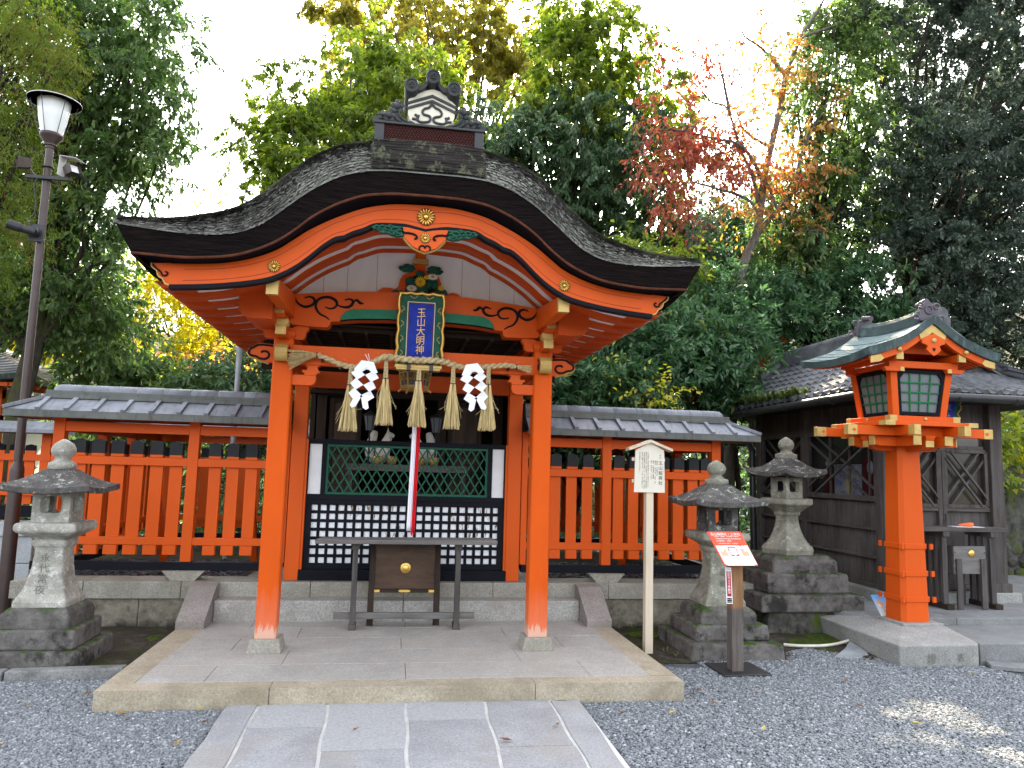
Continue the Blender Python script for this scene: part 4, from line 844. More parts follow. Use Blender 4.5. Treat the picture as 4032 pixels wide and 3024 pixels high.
for s in (-1, 1):
    g = G(); o_ = .007
    side = [(.150,3.626),(.36,3.626),(.385,3.655),(.345,3.668),(.30,3.70),(.268,3.71),(.25,3.755),(.215,3.772),(.19,3.745),(.195,3.715),(.21,3.69),(.185,3.66)]
    g.prism([(o_*0+s*x, z) for x, z in side], -.045, .02)
    for cx, cz, R_ in ((.222,3.738,.043),(.272,3.667,.040),(.315,3.672,.030)):
        for k in range(5):
            a = 2*PI*k/5+.3; g.ball((s*cx+R_*.68*math.cos(a), -.052, cz+R_*.68*math.sin(a)), R_*.44, 10, 0, 1, 1, .5)
        g.ball((s*cx,-.066,cz), R_*.46, 12, 0, 1, 1, .8)
    g.tube(smooth_path([(s*.12,-.05,3.632),(s*.17,-.056,3.645),(s*.20,-.056,3.675),(s*.21,-.05,3.70)],4), [.003]+[.008]*11+[.006], 6)
    g.tube(smooth_path([(s*.16,-.05,3.630),(s*.205,-.056,3.64),(s*.235,-.05,3.665)],4), [.003]+[.007]*7+[.005], 6)
    g.obj('carved_flower', 'ornament_tile', orn)
# ------------------------------------------------------------------ name plaque leaning forward over the tie beam
def tiltp(x, z, y=0.0):                                   # plaque plane: top leans out
    t = (z-2.11)/.55; return (x, .875-.10*t+y, z)
plq = thing('name_plaque', (.017, .83, 2.11), 'blue name board with gilt characters in a green and gold scalloped frame', 'plaque')
def plate(pts, y0, y1, g, mat=0):
    n = len(pts); vs = [tiltp(x, z, y0) for x, z in pts]+[tiltp(x, z, y1) for x, z in pts]
    g.add(vs, [list(range(n)), list(range(2*n-1, n-1, -1))]+[(i, i+n, (i+1)%n+n, (i+1)%n) for i in range(n)], mat)
cx = .017
def scal(hw_t, hw_b, zt, zb, amp):
    P = []
    for i in range(13): u = i/12; P.append((cx-hw_b+(hw_b-hw_t)*u-amp*abs(math.sin(u*PI*4))+amp, zb+(zt-zb)*u))
    for i in range(1, 12): u = i/12; P.append((cx-hw_t+2*hw_t*u, zt-amp*abs(math.sin(u*PI*4))+amp*.6))
    for i in range(13): u = 1-i/12; P.append((cx+hw_b-(hw_b-hw_t)*u+amp*abs(math.sin(u*PI*4))-amp, zb+(zt-zb)*u))
    for i in range(1, 12): u = 1-i/12; P.append((cx-hw_b+2*hw_b*u, zb+amp*abs(math.sin(u*PI*4))-amp*.4))
    return P
OUT = scal(.172,.178,2.667,2.125,.011); g = G(); plate(OUT, 0, .03, g); fr = g.obj('frame', 'green_dark', plq)
g = G(); pth = [tiltp(x, z, -.006) for x, z in OUT]; g.tube(pth+[pth[0], pth[1]], .0135, 8, flat=1.5); g.obj('frame_rim', 'gold', plq)
g = G()
for s in (-1, 1):
    for z in (2.22,2.33,2.44,2.55): g.tube([tiltp(cx+s*a, z+b, -.006) for a, b in ((.150,.02),(.135,.012),(.128,-.008),(.142,-.014),(.150,-.03))], .0035, 6)
    g.tube([tiltp(cx+s*a, b, -.006) for a, b in ((.03,2.655),(.045,2.635),(.06,2.632),(.075,2.638),(.09,2.652))], .0035, 6)
g.obj('frame_vine', 'gold_paint', plq)
def rect(g, x0, x1, z0, z1, y0, y1, mat=0): plate([(x0,z0),(x1,z0),(x1,z1),(x0,z1)], y0, y1, g, mat)
g = G(); rect(g, cx-.106, cx+.106, 2.172, 2.606, -.012, .0); g.obj('inner_border', 'pale_board', plq, bevel=.003)
g = G(); rect(g, cx-.099, cx+.099, 2.180, 2.598, -.016, -.010); g.obj('wine_border', 'frame_wine', plq)
g = G(); rect(g, cx-.090, cx+.090, 2.189, 2.589, -.020, -.014); g.obj('board', 'blue_board', plq)
zz = Vector(tiltp(0,2.6))-Vector(tiltp(0,2.2)); g = G()
o0 = tiltp(cx+.002, 2.496, -.0215); text_geo(g, '玉山大明神', o0[0], o0[1], o0[2], .076, 0, .003, True, .93, True, (1,0,.10), zz, .92)
g.obj('lettering', 'gold', plq)
g = G(); g.box(-.165,.19,.80,.89,2.100,2.125); g.box(-.155,.18,.805,.895,2.085,2.102); g.obj('shelf', 'gold_paint', plq, bevel=.004)
g = G()
for x in (-.06,.11): g.box(x-.014,x+.014,.79,.88,2.08,2.13)
g.obj('clamp', 'steel_dark', plq, bevel=.003)
# ------------------------------------------------------------------ sacred straw rope
RP = [(-.745,.835,2.168),(-.66,.845,2.142),(-.60,.84,2.115),(-.53,.835,2.095),(-.46,.83,2.088),(-.41,.825,2.098),(-.33,.82,2.130),(-.25,.80,2.170),(-.19,.775,2.168),(-.10,.765,2.158),(.02,.765,2.156),(.12,.765,2.160),(.20,.79,2.158),(.27,.82,2.143),(.37,.83,2.126),(.46,.83,2.130),(.54,.83,2.140),(.62,.83,2.150),(.70,.835,2.160),(.775,.835,2.150)]
pr_ = smooth_path(RP, 8); rope = thing('straw_rope', (0,.83,2.12), 'twisted straw rope slung along the tie beam below the blue plaque', 'rope')
g = G(); n_ = len(pr_); L_ = 0; ps = [[], []]; rads = []
for i, p in enumerate(pr_):
    d = (pr_[min(i+1, n_-1)]-pr_[max(i-1, 0)]).normalized(); a = Vector((0,0,1)); b = d.cross(a).normalized()
    L_ += (p-pr_[i-1]).length if i else 0; R0 = .0125+.004*(1-abs(2*i/n_-1)); rads.append(R0)
    for k in (0, 1): th = L_*62+PI*k; ps[k].append(p+(a*math.sin(th)+b*math.cos(th))*R0*.72)
for k in (0, 1): g.tube(ps[k], rads, 8)
rr = random.Random(2)
for i in range(260):
    j = rr.randrange(n_); p = pr_[j]; d = (pr_[min(j+1,n_-1)]-pr_[max(j-1,0)]).normalized(); q = p+Vector((rr.gauss(0,.012), -.018+rr.gauss(0,.006), rr.gauss(0,.015)))
    g.tube([q, q+d*rr.uniform(.01,.03)+Vector((0,rr.uniform(-.012,0),rr.uniform(-.012,.015)))], .0007, 3)
g.obj('twisted_cord', 'rope', rope)
def straw_fan(g, root, dirv, length, spread, n, rad, seed, droop=0.0):
    r = random.Random(seed); root = Vector(root); dirv = Vector(dirv).normalized(); a = dirv.orthogonal().normalized(); b = dirv.cross(a)
    for i in range(n):
        u, v = r.gauss(0,1), r.gauss(0,1); k = max(1, math.hypot(u,v)/1.6); u, v = u/k, v/k
        d = (dirv+(a*u+b*v)*spread).normalized(); s0 = root+(a*u+b*v)*.006; l = length*r.uniform(.85,1.05)
        g.tube([s0, s0+d*l*.5+Vector((0,0,-droop*l*.12)), s0+d*l+Vector((0,0,-droop*l*.5))], [rad, rad*1.1, rad*.8], 4)
g = G(); straw_fan(g, (-.742,.83,2.168), (-1,-.12,-.12), .21, .20, 190, .0011, 1, .25); g.obj('frayed_end', 'straw', rope)
g = G(); straw_fan(g, (.772,.83,2.150), (1,-.1,-.12), .12, .13, 60, .0012, 2, .1); g.obj('frayed_end', 'straw_pale', rope)
g = G()
for x, z in ((-.742,2.168),(.772,2.150)): g.tube([(x,.835+.02*math.cos(t),z+.02*math.sin(t)) for t in [2*PI*i/12 for i in range(13)]], .004, 5)
for x, z in ((-.705,2.135),(-.225,2.138),(.165,2.145),(.71,2.135)): g.tube([(x,.90,z),(x,.872,z),(x+.0,.865,z-.012),(x,.86,z-.002)], .009, 8)
g.obj('tie_knot', 'steel_dark', rope)
def tassel(x, zt, zk, zb, w, seed, label, y=.815):
    t = thing('straw_tassel', (x,y,zt), label, 'tassel', 'straw tassels hanging from the rope')
    g = G()
    for s in (-1, 1):
        for k in range(3):
            g.tube([(x+s*.010*(.5+.5*i/14)+.0055*math.cos(i*.95+2.1*k), y+.0055*math.sin(i*.95+2.1*k), zt+(zk-zt)*i/14) for i in range(15)], .0052, 6)
    g.obj('braid', 'rope', t)
    g = G(); r = random.Random(seed)
    for i in range(120):
        u = r.uniform(-1,1); v = r.uniform(-1,1); zb_ = zb+r.uniform(-.012,.018); mid = .5
        x0 = x+u*.013+(.006 if u > 0 else -.006); x1 = x+u*w; y0 = y+v*.009; y1 = y+v*w*.55
        c = r.gauss(0,.004); g.tube([(x0,y0,zk+.004),(x0+(x1-x0)*.38+c,y0+(y1-y0)*.4,zk+(zb_-zk)*.45),(x1+c,y1,zb_)], [.0022,.0026,.0021], 4)
    for i in range(5):
        sgn = r.choice((-1,1)); g.tube([(x+sgn*.015,y,zk-.02),(x+sgn*(.03+r.random()*.03),y-.02,zk-.10-r.random()*.1),(x+sgn*(.05+r.random()*.05),y-.02,zk-.17-r.random()*.12)], .0013, 4)
    g.obj('straw_bundle', 'straw_pale', t)
    g = G()
    for s in (-1, 1): g.tube([(x+s*.012+.013*math.cos(q),y+.013*math.sin(q),zk+.004) for q in [2*PI*i/10 for i in range(11)]], .003, 5)
    g.obj('binding', 'steel_dark', t)
tassel(-.488, 2.085, 1.945, 1.610, .066, 1, 'straw tassel at the left end of the rope, half behind a white paper streamer')
tassel(-.229, 2.155, 2.008, 1.665, .066, 2, 'straw tassel hanging between the left paper streamer and the middle tassel')
tassel(.020, 2.150, 2.000, 1.660, .072, 3, 'middle straw tassel with the red and white bell cloth below it')
tassel(.280, 2.135, 1.990, 1.655, .060, 4, 'straw tassel hanging between the middle tassel and the right paper streamer')
tassel(.552, 2.135, 1.998, 1.650, .066, 5, 'straw tassel at the right end of the rope beside the right post bracket')
def streamer(x, z, lean, label, seed, tie=True):
    t = thing('paper_streamer', (x,.78,z), label, 'paper streamer', 'white paper streamers on the rope')
    r = random.Random(seed); g = G(); y = .785
    U = Vector((lean,0,-1)).normalized(); Rr = Vector((1,0,lean)).normalized()
    def P(a, b, dy=0): q = Vector((x,y+dy,z))+Rr*a+U*b; return q
    # head piece over the rope
    hd = [(-.045,-.010),(.045,-.012),(.088,.062),(.060,.082),(.035,.050),(.0,.052),(-.035,.085),(-.088,.068)]
    vs = [P(a,b,-.006-.012*abs(a)*8) for a, b in hd]; c = P(0,.035,-.016); g.add(vs+[c], [(i,(i+1)%8,8) for i in range(8)])
    wd = .037
    for s in (-1, 1):
        for k in range(3):                                   # linked diamonds, folded
            cxk = s*(.056); czk = .094+.076*k; jit = r.uniform(-.004,.004)
            q = [(cxk-s*.056,czk-.0+.0),(cxk+s*.004,czk-.042),(cxk+s*(.040+.008*(k==0)),czk+.004+jit),(cxk-s*.006,czk+.044)]
            vs = [P(q[0][0],q[0][1],-.004),P(q[1][0],q[1][1],-.016-.004*k),P(q[2][0],q[2][1],-.004+.01*s),P(q[3][0],q[3][1],-.010)]
            g.add(vs, [(0,1,2),(0,2,3)])
        q = [(s*.008,.258),(s*.050,.272),(s*.070,.335),(s*.052,.352),(s*.026,.338),(s*.002,.268)]
        vs = [P(a,b,-.008-.012*(i in (2,3))) for i, (a, b) in enumerate(q)]; g.add(vs, [(0,1,2,3,4,5)])
    o = g.obj('folded_paper', 'paper', t); sl = o.modifiers.new('thick', 'SOLIDIFY'); sl.thickness = .0012
    if tie:
        g = G(); g.tube([(x+.01,.785,z+.005),(x+.0,.78,z+.03),(x-.018,.775,z+.062)], .0022, 5); g.tube([(x+.012,.785,z+.005),(x+.012,.78,z+.035),(x+.004,.775,z+.068)], .0022, 5); g.obj('paper_string', 'paper', t)
streamer(-.368, 2.120, -.13, 'white zigzag paper streamer tied with a string near the left post', 3)
streamer(.418, 2.138, .16, 'white zigzag paper streamer near the right post', 6, False)
# ------------------------------------------------------------------ bell cloth
bc = thing('bell_cloth', (.03,1.0,1.7), 'red and white twisted cloth hanging from the middle tassel', 'bell cloth')
def cloth(xt, xb, w0, w1, zt, zb, nm, mat, y, seed):
    rows = []; r = random.Random(seed)
    for i in range(25):
        u = i/24; row = []
        for j in range(13):
            v = j/12; w = w0+(w1-w0)*u; row.append((xt+(xb-xt)*u+(v-.5)*w, y+.012*math.sin(v*PI*5+seed+u*.8)-.014*math.sin(v*PI), zt+(zb-zt)*u+(.006*math.sin(v*23+seed) if i == 24 else 0)))
        rows.append(row)
    g = G(); g.grid(rows); o = g.obj(nm, mat, bc); sl = o.modifiers.new('thick', 'SOLIDIFY'); sl.thickness = .002
cloth(.014,-.004,.030,.034,2.02,.872,'white_strip','white_cloth',.955,1); cloth(.045,.022,.026,.034,2.02,.866,'red_strip','red_cloth',.962,3)
g = G(); r = random.Random(8)
for i in range(16): x = .008+.03*r.random(); g.tube([(x,.955,.872),(x+.004,.954,.85-.02*r.random())], .0012, 4)
g.obj('fringe', 'red_cloth', bc)
# ------------------------------------------------------------------ hexagonal hanging lantern behind the rope
hl = thing('hanging_lantern', (.005,1.35,1.99), 'hexagonal yellow wooden lantern hanging behind the middle tassel', 'lantern')
HC = (.005,1.35); n = 6; rot = PI/6+PI/3*.5
def hexp(r, z, k): a = rot+PI/3*k; return Vector((HC[0]+r*math.cos(a), HC[1]+r*math.sin(a), z))
g = G()
for k in range(6):
    for (ra, za), (rb, zb) in (((.135,2.165),(.112,2.010)),): g.bar(hexp(ra,za,k), hexp(rb,zb,k), .013, .013)
    for rr_, z_, w in ((.135,2.160,.018),(.130,2.125,.008),(.121,2.072,.008),(.112,2.012,.018)): g.bar(hexp(rr_,z_,k), hexp(rr_,z_,k+1), .012, w)
    a, b = hexp(.133,2.15,k), hexp(.133,2.15,k+1); c, d = hexp(.113,2.02,k), hexp(.113,2.02,k+1); m0 = (a+b)/2; m1 = (c+d)/2; g.bar(m0, m1, .006, .006)
    mid = (m0+m1)/2; nrm = Vector((mid.x-HC[0], mid.y-HC[1], 0)).normalized(); tx = Vector((-nrm.y,nrm.x,0))
    g.tube([mid+nrm*.006+tx*.026*math.cos(t)+Vector((0,0,.026*math.sin(t))) for t in [2*PI*i/16 for i in range(17)]], .004, 5)
    g.tube([mid+nrm*.007+tx*.012*math.cos(t)+Vector((0,0,.012*math.sin(t))) for t in [4.4*i/8 for i in range(9)]], .004, 5)
    g.bar(hexp(.105,1.998,k), hexp(.135,1.968,k), .010, .012)
g.obj('frame', 'gold_paint', hl)
g = G(); g.add([hexp(.122,2.158,k) for k in range(6)]+[hexp(.104,2.014,k) for k in range(6)], [(k,(k+1)%6,6+(k+1)%6,6+k) for k in range(6)]); g.obj('pane', 'shoji', hl)
g = G(); g.lathe([(.03,2.26),(.08,2.215),(.165,2.172),(.165,2.162),(.10,2.160)], HC[0], HC[1], 6, rot=rot); g.obj('cap', 'gold_paint', hl)
g = G(); g.lathe([(.112,2.008),(.118,1.995),(.10,1.985)], HC[0], HC[1], 6, rot=rot); g.tube([(HC[0],HC[1],2.24),(HC[0],HC[1],2.43)], .006, 6); g.obj('base', 'gold_paint', hl)
# ------------------------------------------------------------------ offering table
tb = thing('offering_table', (0,1.63,0), 'long weathered grey wooden table standing in front of the offering box', 'table')
g = G(); g.add([(-.745,1.52,.707),(.760,1.52,.713),(.740,1.77,.713),(-.715,1.77,.707),(-.748,1.515,.741),(.763,1.515,.752),(.742,1.775,.752),(-.717,1.775,.741)], [(0,3,2,1),(4,5,6,7),(0,1,5,4),(1,2,6,5),(2,3,7,6),(3,0,4,7)]); g.obj('top', 'grey_wood', tb, bevel=.004)
for s in (-1, 1):
    x = .012+s*.432
    for y in (1.615,):
        g = G(); g.frustum(x, y+.03, .045, .665, .023, .03, .021, .028); g.box(x-.030,x+.030,y-.01,y+.09,.655,.708); g.box(x-.029,x+.029,y-.015,y+.13,0,.046); g.obj('leg', 'grey_wood_up', tb, bevel=.003)
g = G(); g.box(-.578,.598,1.655,1.69,.080,.132); g.obj('stretcher', 'grey_wood', tb, bevel=.003)
# ------------------------------------------------------------------ offering box
ob = thing('offering_box', (0,1.82,0), 'dark brown wooden offering box with a round gilt medallion', 'offering box')
g = G(); g.box(-.262,.262,1.80,1.94,.305,.685); g.obj('front_panel', 'box_wood', ob, bevel=.003)
for s in (-1, 1):
    g = G(); a, b = sorted((s*.300, s*.256)); g.add([(a-.010*(s<0),1.782,0),(b+.010*(s>0),1.782,0),(b+.01*(s>0),1.84,0),(a-.01*(s<0),1.84,0),(a,1.782,.70),(b,1.782,.70),(b,1.84,.70),(a,1.84,.70)], [(0,3,2,1),(4,5,6,7),(0,1,5,4),(1,2,6,5),(2,3,7,6),(3,0,4,7)]); g.obj('leg', 'dark_wood', ob, bevel=.003)
g = G(); g.box(-.257,.257,1.79,1.93,.275,.304); g.obj('drawer_rail', 'dark_wood_flat', ob, bevel=.002)
g = G(); g.box(-.30,.30,1.785,1.95,.686,.712); g.obj('lid', 'dark_wood_flat', ob, bevel=.003)
g = G(); g.disc((.003,1.799,.482), (0,-1,0), .046, .004, 32, dome=.006); g.disc((.003,1.792,.482), (0,-1,0), .028, .004, 28, dome=.006)
for k in range(7): a = PI*(.5+(k-3)*.11); g.tube([(.003+.020*math.cos(a),1.787,.492+.012*math.sin(a)),(.003+.036*math.cos(a),1.789,.482+.038*math.sin(a))], .0022, 5)
g.obj('medallion', 'gold', ob)
g = G()
for x0, x1 in ((-.255,-.205),(.205,.255)): g.prism([(x0,.279),(x1,.279),(x1-.008 if x0<0 else x1,.290),(x1,.300),(x0,.300),(x0 if x0<0 else x0+.008,.290)], 1.785, 1.790)
g.prism([(-.052,.290),(-.038,.280),(.040,.280),(.054,.290),(.040,.300),(-.038,.300)], 1.784, 1.790)
for x in (-.235,0,.215): g.box(x-.045,x+.045,1.779,1.784,.696,.712)
g.obj('gilt_fitting', 'gold', ob)
# ------------------------------------------------------------------ roofed vermilion fences, left and right of the gate
def fence(s, label):
    f = thing('roofed_fence', (s*2.1,2.3,.302), label, 'fence', 'roofed vermilion picket fences')
    def bx(g, x0, x1, *a, **k): g.box(*sorted((s*x0, s*x1)), *a, **k)
    g = G(); bx(g, 1.10, 3.205, 2.275, 2.36, .385, .456); g.obj('sill_beam', 'black_paint', f, bevel=.004)
    for x in (1.93,3.0):
        if x == 3.0: continue
        g = G(); g.prism([(s*(x-.18),.384),(s*(x-.165),.372),(s*(x-.115),.318),(s*(x-.105),.302),(s*(x+.105),.302),(s*(x+.115),.318),(s*(x+.165),.372),(s*(x+.18),.384)], 2.225, 2.42); g.obj('pedestal', 'coping_stone', f, bevel=.004)
    for x, w, z0 in ((1.115,.03,.456),(1.935,.046,.457),(3.072,.047,.457)):
        g = G(); bx(g, x-w, x+w, 2.285, 2.372, z0, 1.72); g.obj('post', V, f, bevel=.004)
    bays = ((1.145,1.889,(1.425,1.588,1.745) if s < 0 else (1.27,1.42,1.575,1.73),.052),(1.981,3.025,(2.08,2.245,2.412,2.573,2.735,2.895),.055))
    if s > 0: bays = ((1.145,1.889,(1.27,1.425,1.588,1.745),.052),(1.981,3.025,(2.06,2.215,2.37,2.525,2.68,2.835,2.96),.052))
    for x0, x1, xs_, w in bays:
        g = G(); bx(g, x0, x1, 2.295, 2.36, 1.585, 1.672); g.obj('top_rail', V, f, bevel=.003)
        g = G(); bx(g, x0, x1, 2.290, 2.318, 1.300, 1.372); g.obj('rail', V, f, bevel=.003); g = G(); bx(g, x0, x1, 2.290, 2.318, .602, .668); g.obj('rail', V, f, bevel=.003)
        g = G()
        for x in xs_: bx(g, x-w, x+w, 2.319, 2.342, .516, 1.398)
        for x in xs_: bx(g, x-w, x+w, 2.285, 2.289, .517, .600); bx(g, x-w, x+w, 2.285, 2.289, 1.373, 1.398)
        g.obj('pickets', V, f, bevel=.002)
        g = G()
        for x in xs_: g.prism([(s*(x-w),1.399),(s*(x+w),1.399),(s*(x+w),1.506),(s*x,1.524),(s*(x-w),1.506)], 2.284, 2.343)
        g.obj('picket_caps', 'cap_black', f)
        g = G(); ym = 2.50                                                   # slanting stay behind the bay
        g.bar((s*(x0+.30),2.37,1.30), (s*(x0+.30),2.95,.30), .06, .06); g.obj('stay', V, f)
    # roof: hipped at the free end, battens over flat copper sheets, round ridge
    xe, xr_, xi = 3.432, 3.145, 1.10
    g = G()
    for y0, y1 in ((2.05,2.235),(2.60,2.395)):
        g.add([(s*xi,y0,1.753),(s*xe,y0,1.753),(s*3.20,y1,1.868),(s*xi,y1,1.868)], [(0,1,2,3)])
    g.add([(s*xe,2.05,1.753),(s*xe,2.60,1.753),(s*3.20,2.395,1.868),(s*3.20,2.235,1.868)], [(0,1,2,3)])
    g.obj('roof_sheet', 'fence_roof', f)
    g = G(); bx(g, xi, xe, 2.046, 2.075, 1.690, 1.751); bx(g, xi, xe, 2.575, 2.604, 1.690, 1.751); bx(g, xe-.03, xe+.004, 2.075, 2.575, 1.690, 1.751); g.obj('eave_board', 'fence_roof_edge', f, bevel=.003)
    g = G(); bx(g, xi, xe-.02, 2.075, 2.575, 1.700, 1.715); g.obj('eave_soffit', 'vermilion_dull', f)
    for i in range(9):
        x = 3.165-.229*i
        if x < xi: break
        for (ya, yb) in ((2.042,2.238),(2.608,2.392)): g = G(); g.bar((s*x,ya,1.762), (s*(x-.012),yb,1.880), .040, .026); g.obj('roof_batten', 'fence_roof', f, bevel=.002)
    for ya, yb in ((2.048,2.235),(2.602,2.395)): g = G(); g.bar((s*(xe+.004),ya,1.768), (s*3.19,yb,1.880), .05, .03); g.obj('hip_batten', 'fence_roof', f, bevel=.002)
    g = G(); bx(g, xi, 3.20, 2.215, 2.415, 1.868, 1.905); bx(g, xi, 3.19, 2.230, 2.400, 1.905, 1.940); g.obj('ridge_step', 'fence_roof_edge', f, bevel=.004)
    g = G(); xa = 3.145; k = 0
    while xa > xi+.01:
        xb = max(xi, xa-.232); R_ = .062; n = 12
        ring = lambda x, r: [(s*x, 2.315-r*math.cos(PI*j/n), 1.938+r*math.sin(PI*j/n)) for j in range(n+1)]
        rows_ = ([ring(xa+.004, R_*.02), ring(xa-.002, R_*.62), ring(xa-.03, R_*.92)] if k == 0 else [ring(xa, R_*.97)])+[ring(xa-.06 if k == 0 else xa-.004, R_), ring(xb+.004, R_), ring(xb+.001, R_*.955)]
        g.grid(rows_); xa = xb; k += 1
    g.obj('ridge_roll', 'fence_roof', f)
    return f
fence(-1, 'roofed vermilion picket fence left of the gate, behind the pale stone lantern')
fence(1, 'roofed vermilion picket fence right of the gate, behind the wooden notice board')
# enclosure fences running back from the two free ends
for s, lb in ((-1, 'vermilion picket fence running back from the left roofed fence'), (1, 'vermilion picket fence running back from the right roofed fence')):
    f = thing('side_fence', (s*3.07,3.6,.3), lb, 'fence')
    g = G(); g.box(*sorted((s*3.04,s*3.10)), 2.45, 5.1, .36, .44); g.obj('sill_beam', 'black_paint', f)
    g = G()
    for z0, z1 in ((1.585,1.672),(1.30,1.372),(.602,.668)): g.box(*sorted((s*3.05,s*3.08)), 2.45, 5.1, z0, z1)
    for y in (3.35,4.2,5.1): g.box(*sorted((s*3.03,s*3.12)), y-.045, y+.045, .44, 1.72)
    g.obj('rail', V, f)
    g = G(); c_ = G()
    for i in range(17): y = 2.48+.16*i; g.box(*sorted((s*3.082,s*3.10)), y-.052, y+.052, .516, 1.398); c_.box(*sorted((s*3.08,s*3.102)), y-.052, y+.052, 1.398, 1.515)
    g.obj('pickets', V, f); c_.obj('picket_caps', 'cap_black', f)
    g = G()
    g.prism([(s*2.80,1.70),(s*2.80,1.745),(s*3.0,1.86),(s*3.0,1.93),(s*3.14,1.93),(s*3.14,1.86),(s*3.34,1.745),(s*3.34,1.70)], 2.62, 5.2); g.obj('roof', 'fence_roof', f)

for s, lb in ((-1, 'vermilion picket fence at the back of the enclosure, seen through the left roofed fence'), (1, 'vermilion picket fence at the back of the enclosure, seen through the right roofed fence')):
    f = thing('rear_fence', (s*2.1,5.3,.3), lb, 'fence')
    G().box(*sorted((s*1.2,s*3.1)), 5.28, 5.34, .36, .44).obj('sill_beam', 'black_paint', f)
    for z0, z1 in ((1.585,1.672),(1.30,1.372),(.602,.668)): G().box(*sorted((s*1.2,s*3.1)), 5.285, 5.31, z0, z1).obj('rail', V, f)
    g = G(); c_ = G()
    for i in range(12): x = s*(1.26+.16*i); g.box(x-.055, x+.055, 5.312, 5.33, .516, 1.398); c_.box(x-.055, x+.055, 5.31, 5.332, 1.399, 1.515)
    g.obj('pickets', V, f); c_.obj('picket_caps', 'cap_black', f)
    G().prism([(5.05,1.70),(5.05,1.745),(5.22,1.86),(5.22,1.93),(5.38,1.93),(5.38,1.86),(5.55,1.745),(5.55,1.70)], *sorted((s*1.2,s*3.3)), plane='yz').obj('roof', 'fence_roof', f)
# ------------------------------------------------------------------ stone lanterns
def upturned_roof(g, cx, cy, hw, zt, ht, ze, n=4, th=.034, up=.022, rot=PI/4):
    """stone lantern roof: concave slopes with lifted corners; polygon with n sides"""
    m = 12; rings = []
    def ring(r, z, lift):
        out = []
        for k in range(n):
            a0, a1 = rot+2*PI*k/n, rot+2*PI*(k+1)/n; R_ = r/math.cos(PI/n)
            p0, p1 = Vector((cx+R_*math.cos(a0), cy+R_*math.sin(a0), z)), Vector((cx+R_*math.cos(a1), cy+R_*math.sin(a1), z))
            for j in range(m):
                t = j/m; q = p0.lerp(p1, t); e = abs(2*t-1); q.z += lift*e**2.4; c = Vector((cx,cy,q.z)); q = c+(q-c)*(1+.05*lift/.02*e**3); out.append(tuple(q))
        return out
    rings.append(ring(hw*.52, ze+.005, 0)); rings.append(ring(hw*.97, ze-.010, up*.75)); rings.append(ring(hw, ze-.006, up)); rings.append(ring(hw*.995, ze+th, up))
    for u in (.12,.25,.4,.55,.7,.85,1.0):
        r = hw+(ht-hw)*u; z = ze+th+(zt-ze-th)*(u**1.55*.72+u*.28); rings.append(ring(r, z, up*(1-u)**2.2))
    N = n*m; vs = [p for r in rings for p in r]
    g.add(vs, [(i*N+j, i*N+(j+1)%N, (i+1)*N+(j+1)%N, (i+1)*N+j) for i in range(len(rings)-1) for j in range(N)], 0, False)
    g.add(rings[-1], [list(range(N))]); g.add(rings[0], [list(range(N))[::-1]])
def firebox(g, cx, cy, z0, z1, hw, n=4, rot=PI/4, wv=.5, wh=.55, th=.05):
    """hollow light chamber: each side is a frame round an open window"""
    k = 1/math.cos(PI/n)
    P = lambda kk, r, z: Vector((cx+r*k*math.cos(rot+2*PI*kk/n), cy+r*k*math.sin(rot+2*PI*kk/n), z))
    H = z1-z0; za, zb = z0+H*(.30), z0+H*(.30+wv)
    for i in range(n):
        for r, flip in ((hw, 0), (hw-th, 1)):
            a0, a1 = P(i, r, z0), P(i+1, r, z0); u0, u1 = .5-wh/2, .5+wh/2
            pt = lambda u, z: Vector((a0.x+(a1.x-a0.x)*u, a0.y+(a1.y-a0.y)*u, z))
            o = [pt(0,z0),pt(1,z0),pt(1,z1),pt(0,z1)]; w = [pt(u0,za+.02),pt(u0+.06,za),pt(u1-.06,za),pt(u1,za+.02),pt(u1,zb-.02),pt(u1-.06,zb),pt(u0+.06,zb),pt(u0,zb-.02)]
            g.add(o+w, [(0,1,6,5),(0,5,4),(1,7,6),(1,2,8,7),(2,9,8),(2,3,10,9),(3,11,10),(3,0,4,11)])
            if not flip: wo = w
            else: g.add(wo+w, [(q,(q+1)%8,8+(q+1)%8,8+q) for q in range(8)])
def finial(g, cx, cy, zb, r, h):
    """neck, lotus ring and pointed jewel"""
    g.lathe([(r*1.05,zb),(r*1.22,zb+h*.05),(r*1.18,zb+h*.22),(r*.80,zb+h*.27),(r*.62,zb+h*.40),(r*.86,zb+h*.46),(r*1.0,zb+h*.58),(r*1.0,zb+h*.70),(r*.80,zb+h*.84),(r*.45,zb+h*.93),(r*.12,zb+h),(0.001,zb+h)], cx, cy, 20)
